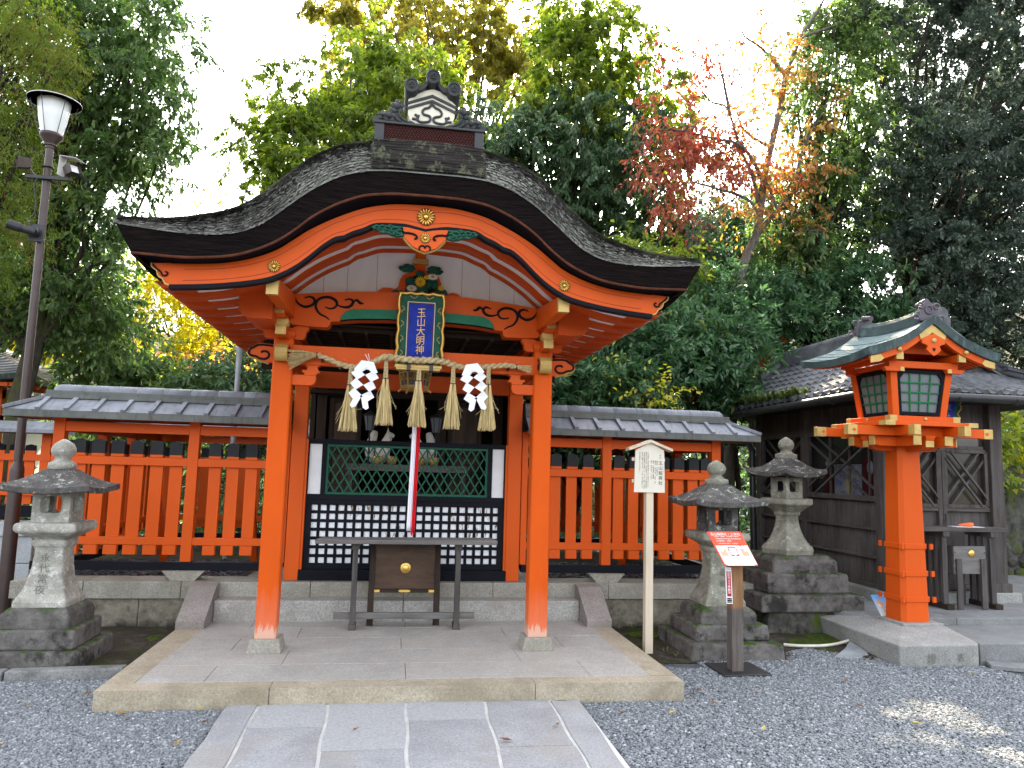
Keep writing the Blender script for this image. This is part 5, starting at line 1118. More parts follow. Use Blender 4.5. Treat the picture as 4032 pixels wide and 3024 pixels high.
def lantern_left():
    cx, cy = -2.555, 1.14; t = thing('stone_lantern', (cx,cy,GZ), 'pale square stone lantern standing by the dark lamp post on a three step base', 'stone lantern', 'stone lanterns round the shrine')
    g = G(); g.frustum(cx,cy,-.13,.030,.355,.335,.345,.325); g.jitter(.010,4,1); g.obj('base_slab','lantern_base',t,bevel=.018)
    g = G(); g.frustum(cx,cy,.030,.168,.285,.27,.277,.262); g.jitter(.010,4,2); g.obj('base_slab','lantern_base',t,bevel=.016)
    g = G(); g.lathe([(.232,.168),(.232,.235),(.222,.265),(.20,.288),(.185,.30)],cx,cy,4,rot=PI/4,sq=True); g.jitter(.010,4,3); g.obj('base_slab','lantern_base',t,bevel=.016)
    g = G(); g.lathe([(.178,.298),(.178,.335),(.172,.345),(.150,.385),(.130,.43),(.114,.50),(.104,.57),(.098,.66),(.098,.705),(.112,.718),(.118,.735),(.118,.752),(.108,.765)],cx,cy,4,rot=PI/4,sq=True); g.jitter(.006,5,4); sh = g.obj('shaft','lantern_pale',t,bevel=.014)
    g = G()
    for k, ch in enumerate('永代常夜燈'):
        zc = .655-.072*k; wv = .098 if zc > .6 else .104 if zc > .52 else .118 if zc > .46 else .140
        text_geo(g, ch, cx-.012, cy-wv-.004-(.004 if k > 2 else 0), zc-.045, .072, 0, .0015, X=(1,0,0), Z=(0,-.08 if k > 1 else -.02,1))
    g.obj('carving','lantern_carving',sh)
    g = G(); g.lathe([(.112,.762),(.125,.775),(.195,.820),(.208,.832),(.208,.878),(.196,.886),(.15,.890)],cx,cy,4,rot=PI/4,sq=True); g.jitter(.008,5,5); g.obj('platform','lantern_pale',t,bevel=.012)
    g = G(); firebox(g,cx,cy,.888,1.108,.126,wv=.54,wh=.60,th=.04); g.obj('light_chamber','lantern_pale',t)
    g = G(); upturned_roof(g,cx,cy,.290,1.268,.085,1.105,th=.032,up=.026); g.jitter(.008,5,6); g.obj('roof','lantern_dark',t,bevel=.004)
    g = G(); finial(g,cx,cy,1.262,.078,.225); g.jitter(.007,9,7); g.obj('finial','lantern_pale',t)
MATS['lantern_carving'] = simple('lantern_carving', (.17,.165,.14), .9)
lantern_left()
def lantern_right():
    cx, cy = 2.675, 1.40; t = thing('stone_lantern', (cx,cy,GZ), 'dark mossy square stone lantern behind the red information sign', 'stone lantern', 'stone lanterns round the shrine')
    g = G(); g.frustum(cx,cy,-.16,.005,.405,.43,.39,.41); g.jitter(.018,3.5,11); g.obj('base_slab','lantern_base',t,bevel=.02)
    g = G(); g.frustum(cx,cy,.005,.130,.325,.31,.315,.30); g.jitter(.014,3.5,12); g.obj('base_slab','lantern_base',t,bevel=.02)
    g = G(); g.lathe([(.245,.130),(.245,.195),(.235,.225),(.20,.255),(.185,.262)],cx,cy,4,rot=PI/4,sq=True); g.jitter(.012,4,13); g.obj('base_slab','lantern_base',t,bevel=.02)
    g = G(); g.lathe([(.180,.26),(.180,.295),(.172,.31),(.150,.35),(.128,.41),(.112,.48),(.102,.56),(.098,.64),(.10,.69),(.115,.715),(.118,.735),(.110,.748)],cx,cy,4,rot=PI/4,sq=True); g.jitter(.008,5,14); sh = g.obj('shaft','lantern_mid',t,bevel=.016)
    g = G()
    for k, ch in enumerate('奉献燈'): text_geo(g, ch, cx+.01, cy-.113-.012*k, .50-.095*k, .085, 0, .0015, Z=(0,-.12,1))
    g.obj('carving','lantern_carving',sh)
    g = G(); g.lathe([(.112,.742),(.13,.755),(.200,.800),(.212,.812),(.212,.858),(.198,.866),(.15,.870)],cx,cy,4,rot=PI/4,sq=True); g.jitter(.008,5,15); g.obj('platform','lantern_mid',t,bevel=.012)
    g = G(); firebox(g,cx,cy,.866,1.085,.132,wv=.56,wh=.60,th=.045); g.jitter(.006,6,2); g.obj('light_chamber','lantern_dark',t)
    g = G(); upturned_roof(g,cx,cy,.300,1.275,.095,1.092,th=.036,up=.030); g.jitter(.010,5,16); g.obj('roof','lantern_dark',t,bevel=.004)
    g = G(); finial(g,cx,cy,1.268,.082,.215); g.jitter(.008,9,17); g.obj('finial','lantern_mid',t)
lantern_right()
def lantern_tall():
    cx, cy = 3.825, 2.28; r6 = PI/6*0; t = thing('stone_lantern', (cx,cy,GZ), 'tall hexagonal stone lantern on a high mossy plinth in front of the dark wooden hall', 'stone lantern', 'stone lanterns round the shrine')
    g = G(); g.frustum(cx,cy,-.2,.095,.50,.44,.42,.40); g.jitter(.03,3,21); g.obj('plinth','mossy_plinth',t,bevel=.02)
    g = G(); g.frustum(cx,cy,.095,.252,.525,.47,.52,.465); g.jitter(.014,4,22); g.obj('base_slab','lantern_base',t,bevel=.018)
    g = G(); g.frustum(cx,cy,.252,.440,.425,.39,.42,.385); g.jitter(.016,4,23); g.obj('base_slab','lantern_base',t,bevel=.02)
    g = G(); g.lathe([(.335,.44),(.335,.545),(.325,.565),(.28,.595),(.26,.600)],cx,cy,4,rot=PI/4,sq=True); g.jitter(.014,4,24); g.obj('base_slab','lantern_base',t,bevel=.02)
    g = G(); g.lathe([(.235,.598),(.245,.645),(.242,.655),(.205,.690),(.165,.745),(.132,.82),(.112,.89),(.106,.945),(.108,.965),(.126,.985),(.128,1.005),(.118,1.015)],cx,cy,6,rot=r6,sq=True); g.jitter(.006,5,25); g.obj('shaft','lantern_mid',t,bevel=.010)
    g = G(); g.lathe([(.135,1.012),(.150,1.030),(.235,1.085),(.242,1.092),(.242,1.135),(.230,1.142),(.16,1.145)],cx,cy,6,rot=r6,sq=True); g.jitter(.007,5,26); g.obj('platform','lantern_mid',t,bevel=.010)
    g = G(); firebox(g,cx,cy,1.142,1.350,.150,6,r6,wv=.52,wh=.62,th=.045); g.obj('light_chamber','lantern_mid',t)
    g = G(); upturned_roof(g,cx,cy,.345,1.545,.10,1.362,6,th=.034,up=.045,rot=r6); g.jitter(.008,5,27); g.obj('roof','lantern_dark',t,bevel=.004)
    g = G(); finial(g,cx,cy,1.538,.080,.225); g.lathe([(.10,1.53),(.118,1.535),(.118,1.585),(.10,1.59)],cx,cy,6,rot=r6); g.jitter(.007,9,28); g.obj('finial','lantern_mid',t)
lantern_tall()
# ------------------------------------------------------------------ lamp post at the far left
LX, LY = -3.612, 2.80
lp = thing('lamp_post', (LX,LY,-.1), 'tall brown lamp post with a white conical shade, floodlights and a camera', 'lamp post')
g = G(); g.lathe([(.062,-.12),(.060,1.22),(.058,1.245),(.040,1.285),(.038,1.30)],LX,LY,24); g.lathe([(.0385,1.28),(.0365,3.4),(.035,4.39)],LX,LY,20)
for z in (2.75,3.35): g.lathe([(.0385,z),(.0385,z+.008)],LX,LY,20)
g.obj('pole','lamp_post',lp)
g = G(); g.lathe([(.044,4.36),(.044,4.385),(.060,4.42),(.098,4.47),(.104,4.485),(.104,4.505),(.09,4.51)],LX,LY,28); g.lathe([(.062,4.385),(.062,4.395)],LX,LY,20); g.obj('lamp_neck','lamp_post',lp)
g = G(); g.lathe([(.094,4.505),(.125,4.65),(.150,4.845),(.12,4.85)],LX,LY,32); g.obj('lamp_shade','lamp_glass',lp)
g = G(); g.lathe([(.236,4.838),(.240,4.832),(.240,4.842),(.17,4.872),(.06,4.895),(.001,4.90)],LX,LY,36); g.lathe([(.236,4.838),(.15,4.858),(.001,4.862)],LX,LY,36); g.obj('lamp_hat','lamp_hat',lp)
g = G()
for k in range(6): a = PI/3*k+.35; g.tube([(LX+.106*math.cos(a),LY+.106*math.sin(a),4.505),(LX+.208*math.cos(a),LY+.208*math.sin(a),4.843)],.0035,5)
g.obj('lamp_cage','steel_dark',lp)
g = G(); g.bar((LX-.16,LY-.05,4.045),(LX+.24,LY-.05,4.045),.035,.035); g.box(LX-.05,LX+.05,LY-.06,LY+.05,4.03,4.06); g.box(LX-.045,LX+.045,LY-.055,LY+.045,4.16,4.172); g.obj('cross_arm','steel_dark',lp,bevel=.003)
def flood(p, d, up, back):
    p = Vector(p); d = Vector(d).normalized(); g = G(); upv = Vector(up); a = d.cross(upv).normalized(); b = a.cross(d)
    w, h, l = .062, .050, .11
    fr = [p-a*w-b*h,p+a*w-b*h,p+a*w+b*h,p-a*w+b*h]; bk = [q-d*l for q in [p-a*w*.8-b*h*.8,p+a*w*.8-b*h*.8,p+a*w*.8+b*h*.8,p-a*w*.8+b*h*.8]]; mid = [q-d*l*.5 for q in fr]; inn = [q-d*.03 for q in [p-a*w*.85-b*h*.85,p+a*w*.85-b*h*.85,p+a*w*.85+b*h*.85,p-a*w*.85+b*h*.85]]
    vs = bk+mid+fr+inn; f = [(3,2,1,0),(12,13,14,15)]
    for r in range(3):
        for k in range(4): f.append((r*4+k, r*4+(k+1)%4, r*4+4+(k+1)%4, r*4+4+k))
    g.add(vs, f); g.tube([p-d*l*.6, Vector(back)], .010, 6); fl = g.obj('floodlight','lamp_post',lp,bevel=.003)
    g = G(); c = p-d*.028; g.add([c-a*w*.8-b*h*.8,c+a*w*.8-b*h*.8,c+a*w*.8+b*h*.8,c-a*w*.8+b*h*.8], [(0,1,2,3)]); g.obj('lens','lamp_glass',fl)
flood((LX-.235,LY-.10,4.155),(-.75,-.45,-.15),(.3,0,1),(LX-.08,LY-.05,4.05)); flood((LX+.305,LY-.12,4.14),(.85,-.45,.30),(-.3,0,1),(LX+.20,LY-.05,4.05))
g = G(); g.add([(LX+.145,LY-.13,4.06),(LX+.175,LY-.05,4.06),(LX+.185,LY-.05,4.255),(LX+.155,LY-.13,4.255)],[(0,1,2,3)]); g.add([(LX+.155,LY-.13,4.255),(LX+.33,LY-.20,4.215),(LX+.36,LY-.06,4.215),(LX+.185,LY-.05,4.255)],[(0,1,2,3)]); o = g.obj('visor','lamp_hat',lp); o.modifiers.new('t','SOLIDIFY').thickness = .004
g = G(); g.box(LX-.075,LX+.055,LY-.075,LY-.055,3.40,3.57); g.tube([(LX-.01,LY-.06,3.485),(LX-.02,LY-.14,3.485)],.045,16); g.tube([(LX+.0,LY-.13,3.47),(LX-.15,LY-.20,3.50)],.038,16); g.tube([(LX-.10,LY-.18,3.49),(LX-.20,LY-.22,3.51)],.045,16); g.obj('security_camera','steel_dark',lp,bevel=.002)
g = G(); g.tube(smooth_path([(LX-.05,LY-.06,4.05),(LX-.075,LY-.07,3.95),(LX-.055,LY-.05,3.8),(LX-.06,LY-.05,3.68),(LX-.085,LY-.09,3.60),(LX-.05,LY-.09,3.52)],5),.006,6); g.obj('cable','steel_dark',lp)
# ------------------------------------------------------------------ wooden notice board (kosatsu)
nb_ = thing('notice_board', (1.99,1.2,GZ), 'pale wooden notice board with a little gabled top on a tall square post', 'notice board')
g = G(); g.frustum(1.995,1.235,-.16,1.22,.034,.034,.031,.031); g.obj('post','pale_wood',nb_,bevel=.004)
g = G(); g.prism([(1.852,1.196),(2.120,1.196),(2.112,1.548),(1.985,1.612),(1.862,1.545)], 1.190, 1.204); bd = g.obj('board','pale_board',nb_,bevel=.003)
g = G()
for s, xe_ in ((-1,1.795),(1,2.178)): g.add([(1.985,1.155,1.612),(1.985,1.245,1.612),(xe_,1.245,1.540),(xe_,1.155,1.540),(1.985,1.155,1.636),(1.985,1.245,1.636),(xe_,1.245,1.562),(xe_,1.155,1.562)], [(0,1,2,3),(4,5,6,7),(0,3,7,4),(1,2,6,5),(3,2,6,7)])
g.obj('gable_cap','pale_wood',nb_,bevel=.003)
g = G()
for z in (1.47,1.29): g.box(1.838,2.125,1.205,1.222,z-.014,z+.014)
g.obj('back_batten','pale_wood',nb_)
g = G(); Y_ = 1.1885
text_geo(g,'玉山稲荷社',2.080,Y_,1.430,.036,0,.0005,True,1.16)
text_geo(g,'末社',2.078,Y_,1.500,.016,0,.0005,True,1.2)
text_geo(g,'たまやまいなりしゃ',2.103,Y_,1.425,.010,0,.0005,True,1.9)
for i, (tx, x, z) in enumerate((('御祭神　玉山稲荷大神',2.050,1.452),('例祭日　八月十五日　午前十一時',2.034,1.452),('様式　一間社流造　檜皮葺',2.017,1.452),('建立　明治八年（一八七五）',1.999,1.452))): text_geo(g,tx,x,Y_,z,.0125,0,.0005,True,1.02)
for tx, x in (('この社殿は、東山天皇が宮中において奉祀されていた',1.972),('稲荷社を元禄の頃、天皇に御仕えしていた松尾月読神社',1.955),('の祠官松室重興氏がお預りした。その後、高野（左京区）',1.938),('私邸内に遷座、明治七年（一八七四）当社の御社により',1.921),('当社に遷座されたものである。',1.898)): text_geo(g,tx,x,Y_,1.522,.0122,0,.0005,True,1.0)
g.obj('lettering','ink',bd)
# ------------------------------------------------------------------ red information sign on a wooden post
ig = thing('information_sign', (2.475,.62,GZ), 'tilted red and white information panel on a dark wooden post with a steel foot', 'sign')
g = G(); g.box(2.425,2.518,.585,.675,-.10,.71); g.obj('post','sign_post_wood',ig,bevel=.004)
g = G(); g.box(2.325,2.700,.500,.860,-.122,-.100); g.obj('foot_plate','steel_dark',ig,bevel=.004)
BL, BRr, TL, TR = Vector((2.315,.470,.692)), Vector((2.582,.470,.694)), Vector((2.262,.665,.922)), Vector((2.540,.672,.926))
def ipt(u, v, d=0): return (BL*(1-u)+BRr*u)*(1-v)+(TL*(1-u)+TR*u)*v+INrm*d
INrm = (BRr-BL).cross(TL-BL).normalized()
def ipl(g, u0, u1, v0, v1, d0, d1, mat=0): g.add([ipt(u0,v0,d0),ipt(u1,v0,d0),ipt(u1,v1,d0),ipt(u0,v1,d0),ipt(u0,v0,d1),ipt(u1,v0,d1),ipt(u1,v1,d1),ipt(u0,v1,d1)], [(0,3,2,1),(4,5,6,7),(0,1,5,4),(1,2,6,5),(2,3,7,6),(3,0,4,7)], mat)
g = G(); ipl(g,0,1,0,1,-.006,0); pn = g.obj('panel','sign_red',ig)
g = G(); ipl(g,.04,.985,.015,.575,.0002,.0010); ipl(g,.10,.9,.0,.015,.0002,.0009); g.obj('white_field','sign_white',pn)
g = G(); ipl(g,.36,.60,.26,.545,.0011,.0016); ipl(g,.33,.36,.43,.46,.0011,.0016); ipl(g,.60,.63,.43,.46,.0011,.0016); g.obj('phone_frame','sign_red',pn)
g = G(); ipl(g,.385,.575,.31,.505,.0017,.0021); ipl(g,.455,.505,.272,.295,.0017,.0021); g.obj('phone_screen','sign_white',pn)
Xv, Zv = (BRr-BL).normalized(), (TL-BL).normalized(); Zv = (Zv-Xv*Zv.dot(Xv)).normalized()
def itext(g, s_, u, v, size): p = ipt(u,v,.0016); text_geo(g, s_, p.x, p.y, p.z, size, 0, .0002, X=Xv, Z=(TL-BL).normalized())
g = G(); itext(g,'玉山稲荷社・上末社',.50,.885,.027); itext(g,'（大国社・若宮社・五社相殿・両宮社）',.50,.835,.012); itext(g,'Tamayama Inarisha, Kamimassha',.52,.765,.0155); itext(g,'玉山稻荷社　上末社',.36,.70,.0135); itext(g,'다마야마이나리샤・가미맛샤',.45,.62,.013); g.obj('lettering','ink_white',pn)
g = G()
for u0, u1, v in ((.08,.36,.195),(.08,.42,.165),(.56,.95,.195),(.56,.92,.165),(.08,.34,.085),(.08,.30,.055),(.56,.86,.085),(.56,.80,.055)): ipl(g,u0,u1,v,v+.013,.0011,.0014)
g.obj('small_print','sign_grey',pn)
g = G()
for s, u0 in ((1,.10),(-1,.90)):
    FX = [(0,.0),(.20,.0),(.21,.08),(.19,.13),(.215,.22),(.20,.245),(.175,.205),(.145,.205),(.125,.245),(.115,.20),(.10,.16),(.06,.12),(.045,.15),(.03,.19),(.005,.18),(-.015,.12)]
    pts = [ipt(u0+s*x*.92, .27+z*.95, .0013) for x, z in FX]; g.add(pts, [list(range(len(pts)))])
g.obj('fox_silhouette','sign_fox',pn)
g = G(); g.tube([ipt(.76+.105*math.cos(t),.535+.085*math.sin(t),.002) for t in [2*PI*i/20 for i in range(21)]],.0016,4); ipl(g,.735,.75,.50,.57,.0011,.0016); ipl(g,.77,.785,.50,.57,.0011,.0016); g.tube([ipt(.76+.045*math.cos(t),.53+.045*math.sin(t),.0018) for t in [PI*i/10 for i in range(11)]],.0012,4); g.obj('speech_bubble','sign_red',pn)
g = G()
for u, v in ((.05,.965),(.95,.965),(.05,.03),(.95,.03)): c = ipt(u,v,0); g.disc(c, INrm, .004, .002, 10)
g.obj('bolt','steel_dark',pn)
g = G(); g.add([(2.372,.560,.400),(2.430,.578,.396),(2.418,.576,.664),(2.362,.558,.668),(2.372,.564,.400),(2.430,.582,.396),(2.418,.580,.664),(2.362,.562,.668)], [(0,1,2,3),(4,7,6,5),(0,4,5,1),(1,5,6,2),(2,6,7,3),(3,7,4,0)]); cc = g.obj('camera_notice','sign_white',ig)
def cpt(u, v, d=.001): a, b, c, d_ = Vector((2.372,.560,.400)), Vector((2.430,.578,.396)), Vector((2.418,.576,.664)), Vector((2.362,.558,.668)); return (a*(1-u)+b*u)*(1-v)+(d_*(1-u)+c*u)*v+Vector((.3,-.95,0))*d
def cpl(g, u0, u1, v0, v1, d=.001): g.add([cpt(u0,v0,d),cpt(u1,v0,d),cpt(u1,v1,d),cpt(u0,v1,d)], [(0,1,2,3)])
g = G(); cpl(g,.14,.86,.20,.90); g.obj('red_field','cctv_red',cc)
g = G(); cpl(g,.12,.88,.115,.165); cpl(g,.12,.88,.03,.11); cpl(g,.2,.8,.945,.955,.0012); g.obj('black_field','ink',cc)
g = G()
p0 = cpt(.5,.842,.002); text_geo(g,'防犯カメラ作動中',p0.x,p0.y,p0.z-.002,.0235,0,.0006,True,.92,X=(.95,.29,0),Z=(-.035,-.005,1),wscale=1.25); p1 = cpt(.5,.125,.002); text_geo(g,'SECURITY CAMERA',p1.x,p1.y,p1.z,.0062,0,.0006,X=(.95,.29,0)); p1 = cpt(.5,.055,.002); text_geo(g,'IN OPERATION',p1.x,p1.y,p1.z,.0072,0,.0006,X=(.95,.29,0)); g.obj('lettering','ink_white',cc)
# ------------------------------------------------------------------ vermilion lantern tower on its stone foot
TX, TY = 4.425, 1.32
tw_ = thing('lantern_tower', (TX,TY,GZ), 'tall vermilion lantern tower with green latticed windows and copper roof on a stone base', 'lantern tower')
g = G()
fp0 = [(3.915,.716),(4.608,.722),(4.645,.775),(4.645,1.92),(3.95,1.92),(3.925,1.35)]
def ring_(k, z): return [(TX-.0+(x-TX)*k, TY+(y-TY)*k, z) for x, y in fp0]
top0 = [(3.885,.70,.052),(4.600,.705,.052),(4.65,.775,.052),(4.65,1.95,.052),(3.92,1.95,.052),(3.895,1.35,.052)]
top1 = [(4.21,1.10,.112),(4.62,1.10,.112),(4.645,1.13,.112),(4.645,1.55,.112),(4.21,1.55,.112),(4.20,1.35,.112)]
bt = [(x,y,-.16) for x,y in fp0]; g.add(bt+top0+top1, [(i,(i+1)%6,6+(i+1)%6,6+i) for i in range(6)]+[(6+i,6+(i+1)%6,12+(i+1)%6,12+i) for i in range(6)]+[(12,13,14,15,16,17)])
g.jitter(.006,4,3); st = g.obj('stone_base','tower_stone',tw_,bevel=.012)
g = G(); text_geo(g,'燈',4.175,.708,-.085,.085,0,.004); text_geo(g,'表',4.44,.710,-.075,.075,0,.004); g.obj('carving','lantern_carving',st)
g = G(); g.box(4.245,4.635,1.13,1.52,.10,.132); g.obj('foot_pad','tower_stone',tw_,bevel=.008)
def pole_oct(cx, cy, r, c, z): return [(cx-r+c,cy-r,z),(cx+r-c,cy-r,z),(cx+r,cy-r+c,z),(cx+r,cy+r-c,z),(cx+r-c,cy+r,z),(cx-r+c,cy+r,z),(cx-r,cy+r-c,z),(cx-r,cy-r+c,z)]
g = G(); a, b = pole_oct(TX,TY,.137,.036,.13), pole_oct(TX,TY,.108,.030,1.80); g.add(a+b, [(i,(i+1)%8,8+(i+1)%8,8+i) for i in range(8)]+[list(range(8))[::-1], list(range(8,16))]); g.obj('pillar','vermilion',tw_,bevel=.002)
for z in (.78,.545,.325):
    g = G(); r = .137-.029*(z-.13)/1.67+.011; a, b = pole_oct(TX,TY,r,.036,z-.022), pole_oct(TX,TY,r,.036,z+.022); g.add(a+b, [(i,(i+1)%8,8+(i+1)%8,8+i) for i in range(8)]+[list(range(8))[::-1], list(range(8,16))])
    for s in (-1, 1): g.box(TX+s*(r+.012)-.014,TX+s*(r+.012)+.014,TY-r-.014,TY-r+.006,z-.024,z+.024); g.box(TX-r-.014,TX-r+.006,TY+s*(r+.012)-.014,TY+s*(r+.012)+.014,z-.024,z+.024)
    g.obj('iron_band','vermilion',tw_,bevel=.002)
# bracket arms under the box
def arms(r0, z0, z1, w, nm, curve=True):
    for s in (-1, 1):
        for ax in 'xy':
            g = G(); pts = [(0,z0),(r0*.62,z0),(r0*.86,z0+(z1-z0)*.22),(r0*.96,z0+(z1-z0)*.6),(r0,z1),(0,z1)] if curve else [(0,z0),(r0,z0),(r0,z1),(0,z1)]
            if ax == 'x': g.prism([(TX+s*x, z) for x, z in pts], TY-w/2, TY+w/2)
            else: g.prism([(TY+s*x, z) for x, z in pts], TX-w/2, TX+w/2, plane='yz')
            g.obj(nm, V, tw_, bevel=.003)
arms(.36,1.615,1.700,.075,'bracket_arm')
def G1(nm, m, bv, *b): G().box(*b).obj(nm, m, tw_, bevel=bv)
for s in (-1, 1):
    G().frustum(TX+s*.33,TY,1.700,1.742,.035,.035,.05,.05).obj('bracket_block',V,tw_,bevel=.003); G().frustum(TX,TY+s*.33,1.700,1.742,.035,.035,.05,.05).obj('bracket_block',V,tw_,bevel=.003)
    g = G(); g.prism([(TY-.40,1.736),(TY-.40,1.668),(TY-.36,1.655),(TY+.36,1.655),(TY+.40,1.668),(TY+.40,1.736)],TX+s*.15-.035,TX+s*.15+.035,plane='yz'); g.obj('bracket_beam',V,tw_,bevel=.003)
    g = G(); g.prism([(TX-.40,1.737),(TX-.40,1.668),(TX-.36,1.656),(TX+.36,1.656),(TX+.40,1.668),(TX+.40,1.737)],TY+s*.15-.035,TY+s*.15+.035); g.obj('bracket_beam',V,tw_,bevel=.003)
for s in (-1, 1):
    for x in (-.15,.15):
        G1('bracket_gilt','gold_paint',.002,TX+x-.038,TX+x+.038,*sorted((TY+s*.395,TY+s*.406)),1.660,1.739); G1('bracket_gilt','gold_paint',.002,*sorted((TX+s*.395,TX+s*.406)),TY+x-.038,TY+x+.038,1.660,1.739)
    G1('bracket_gilt','gold_paint',.002,TX-.04,TX+.04,*sorted((TY+s*.355,TY+s*.364)),1.645,1.70); G1('bracket_gilt','gold_paint',.002,*sorted((TX+s*.355,TX+s*.364)),TY-.04,TY+.04,1.645,1.70)
# long cross beams
for s in (-1, 1):
    for ax in 'xy':
        g = G(); e = .70; w = .028
        if ax == 'x': g.box(TX-e,TX+e,TY+s*.235-w,TY+s*.235+w,1.742,1.822)
        else: g.box(TX+s*.235-w,TX+s*.235+w,TY-.52,TY+.52,1.744,1.824)
        b = g.obj('cross_beam',V,tw_,bevel=.003)
        g = G()
        for q in (-1, 1):
            if ax == 'x': g.box(*sorted((TX+q*(e-.085),TX+q*(e+.004))),TY+s*.235-w-.003,TY+s*.235+w+.003,1.739,1.825)
            else: g.box(TX+s*.235-w-.003,TX+s*.235+w+.003,*sorted((TY+q*(.52-.075),TY+q*.524)),1.741,1.827)
        g.obj('beam_end_gilt','gold_paint',b,bevel=.002)
        g = G()
        for q in (-1, 1):
            if ax == 'x':
                c = (TX+q*(e-.055), TY+s*.235-w-.005, 1.782); g.prism([(c[0]-.020,c[2]),(c[0],c[2]-.016),(c[0]+.020,c[2]),(c[0],c[2]+.016)], c[1], c[1]+.002)
        if ax == 'x': g.obj('beam_heart','vermilion',b)
g = G(); g.box(TX-.44,TX+.44,TY-.40,TY+.40,1.826,1.862); dk = g.obj('deck',V,tw_,bevel=.003)
for sx in (-1, 1):
    for sy in (-1, 1): G().box(*sorted((TX+sx*.35,TX+sx*.443)),*sorted((TY+sy*.31,TY+sy*.403)),1.823,1.8645).obj('deck_corner_gilt','gold_paint',dk,bevel=.002)
g = G(); g.box(TX-.335,TX+.335,TY-.315,TY+.315,1.866,1.915); cl_ = g.obj('box_sill',V,tw_,bevel=.003)
g = G()
for sx in (-1, 1):
    for sy in (-1, 1): g.box(*sorted((TX+sx*.27,TX+sx*.339)),*sorted((TY+sy*.25,TY+sy*.319)),1.864,1.918)
for x, y in ((0,-.317),(.0,.317)): g.disc((TX+x,TY+y,1.892),(0,-1 if y<0 else 1,0),.014,.006,14,dome=.006)
for s in (-1,1): g.disc((TX+s*.337,TY,1.892),(s,0,0),.014,.006,14,dome=.006)
g.obj('sill_gilt','gold_paint',cl_,bevel=.002)
# light box, widening upward
B0, B1, ZB0, ZB1 = .262, .305, 1.916, 2.335
for sx in (-1, 1):
    for sy in (-1, 1):
        g = G(); w = .032; p = [(TX+sx*(B0-w), TY+sy*(B0-.012-w)), (TX+sx*(B1-w), TY+sy*(B1-.012-w))]
        g.add([(p[0][0]+a*w,p[0][1]+b*w,ZB0) for a, b in ((-1,-1),(1,-1),(1,1),(-1,1))]+[(p[1][0]+a*w,p[1][1]+b*w,ZB1) for a, b in ((-1,-1),(1,-1),(1,1),(-1,1))], [(0,3,2,1),(4,5,6,7),(0,1,5,4),(1,2,6,5),(2,3,7,6),(3,0,4,7)])
        g.obj('corner_post',V,tw_,bevel=.004)
for side in range(4):
    ca, sa = [(1,0),(0,1),(-1,0),(0,-1)][side]
    def wp(u, z, d=0.0):                               # u along the side, d outward
        t = (z-ZB0)/(ZB1-ZB0); r = B0-.03+(B1-B0)*t+d; x, y = u, -r
        return (TX+ca*x-sa*y, TY+sa*x+ca*y, z)
    def hw(z): return B0-.066+(B1-B0)*(z-ZB0)/(ZB1-ZB0)
    g = G(); za, zb_ = ZB0+.012, ZB1-.012
    def quad(u0, z0, u1, z1, u2, z2, u3, z3, d0, d1, gg): gg.add([wp(u0,z0,d0),wp(u1,z1,d0),wp(u2,z2,d0),wp(u3,z3,d0),wp(u0,z0,d1),wp(u1,z1,d1),wp(u2,z2,d1),wp(u3,z3,d1)], [(0,3,2,1),(4,5,6,7),(0,1,5,4),(1,2,6,5),(2,3,7,6),(3,0,4,7)])
    quad(-hw(za),za,hw(za),za,hw(za+.03),za+.03,-hw(za+.03),za+.03,-.005,.012,g)
    for s in (-1, 1): quad(s*hw(za),za,s*hw(zb_),zb_,s*(hw(zb_)-.028),zb_,s*(hw(za)-.028),za,-.004,.0125,g)
    zt = zb_-.02; quad(-hw(zt)+.05,zt-.008,hw(zt)-.05,zt-.008,hw(zb_),zb_,-hw(zb_),zb_,-.003,.013,g)
    for s in (-1, 1): quad(s*hw(zt),zt-.062,s*(hw(zt)-.035),zt-.055,s*(hw(zt)-.075),zt,s*hw(zt),zt,-.0035,.0128,g)
    w_ = g.obj('window_frame','black_paint',tw_)
    g = G(); z0, z1 = za+.03, zb_-.025
    for i in (1,2,3):
        f = -1+i*.5; quad(f*(hw(z0)-.028)-.006,z0,f*(hw(z0)-.028)+.006,z0,f*(hw(z1)-.028)+.006,z1,f*(hw(z1)-.028)-.006,z1,-.002,.005,g)
    for i in (1,2,3):
        z = z0+(z1-z0)*i/4; quad(-hw(z)+.027,z-.006,hw(z)-.027,z-.006,hw(z)-.027,z+.006,-hw(z)+.027,z+.006,-.0015,.006,g)
    g.obj('window_lattice','green_lantern',w_) if 'green_lantern' in MATS else (simple('green_lantern',(.012,.14,.045),.45), g.obj('window_lattice','green_lantern',w_))
    g = G(); quad(-hw(z0)+.02,z0,hw(z0)-.02,z0,hw(z1)-.02,z1,-hw(z1)+.02,z1,-.012,-.006,g); g.obj('pane','shoji',w_)
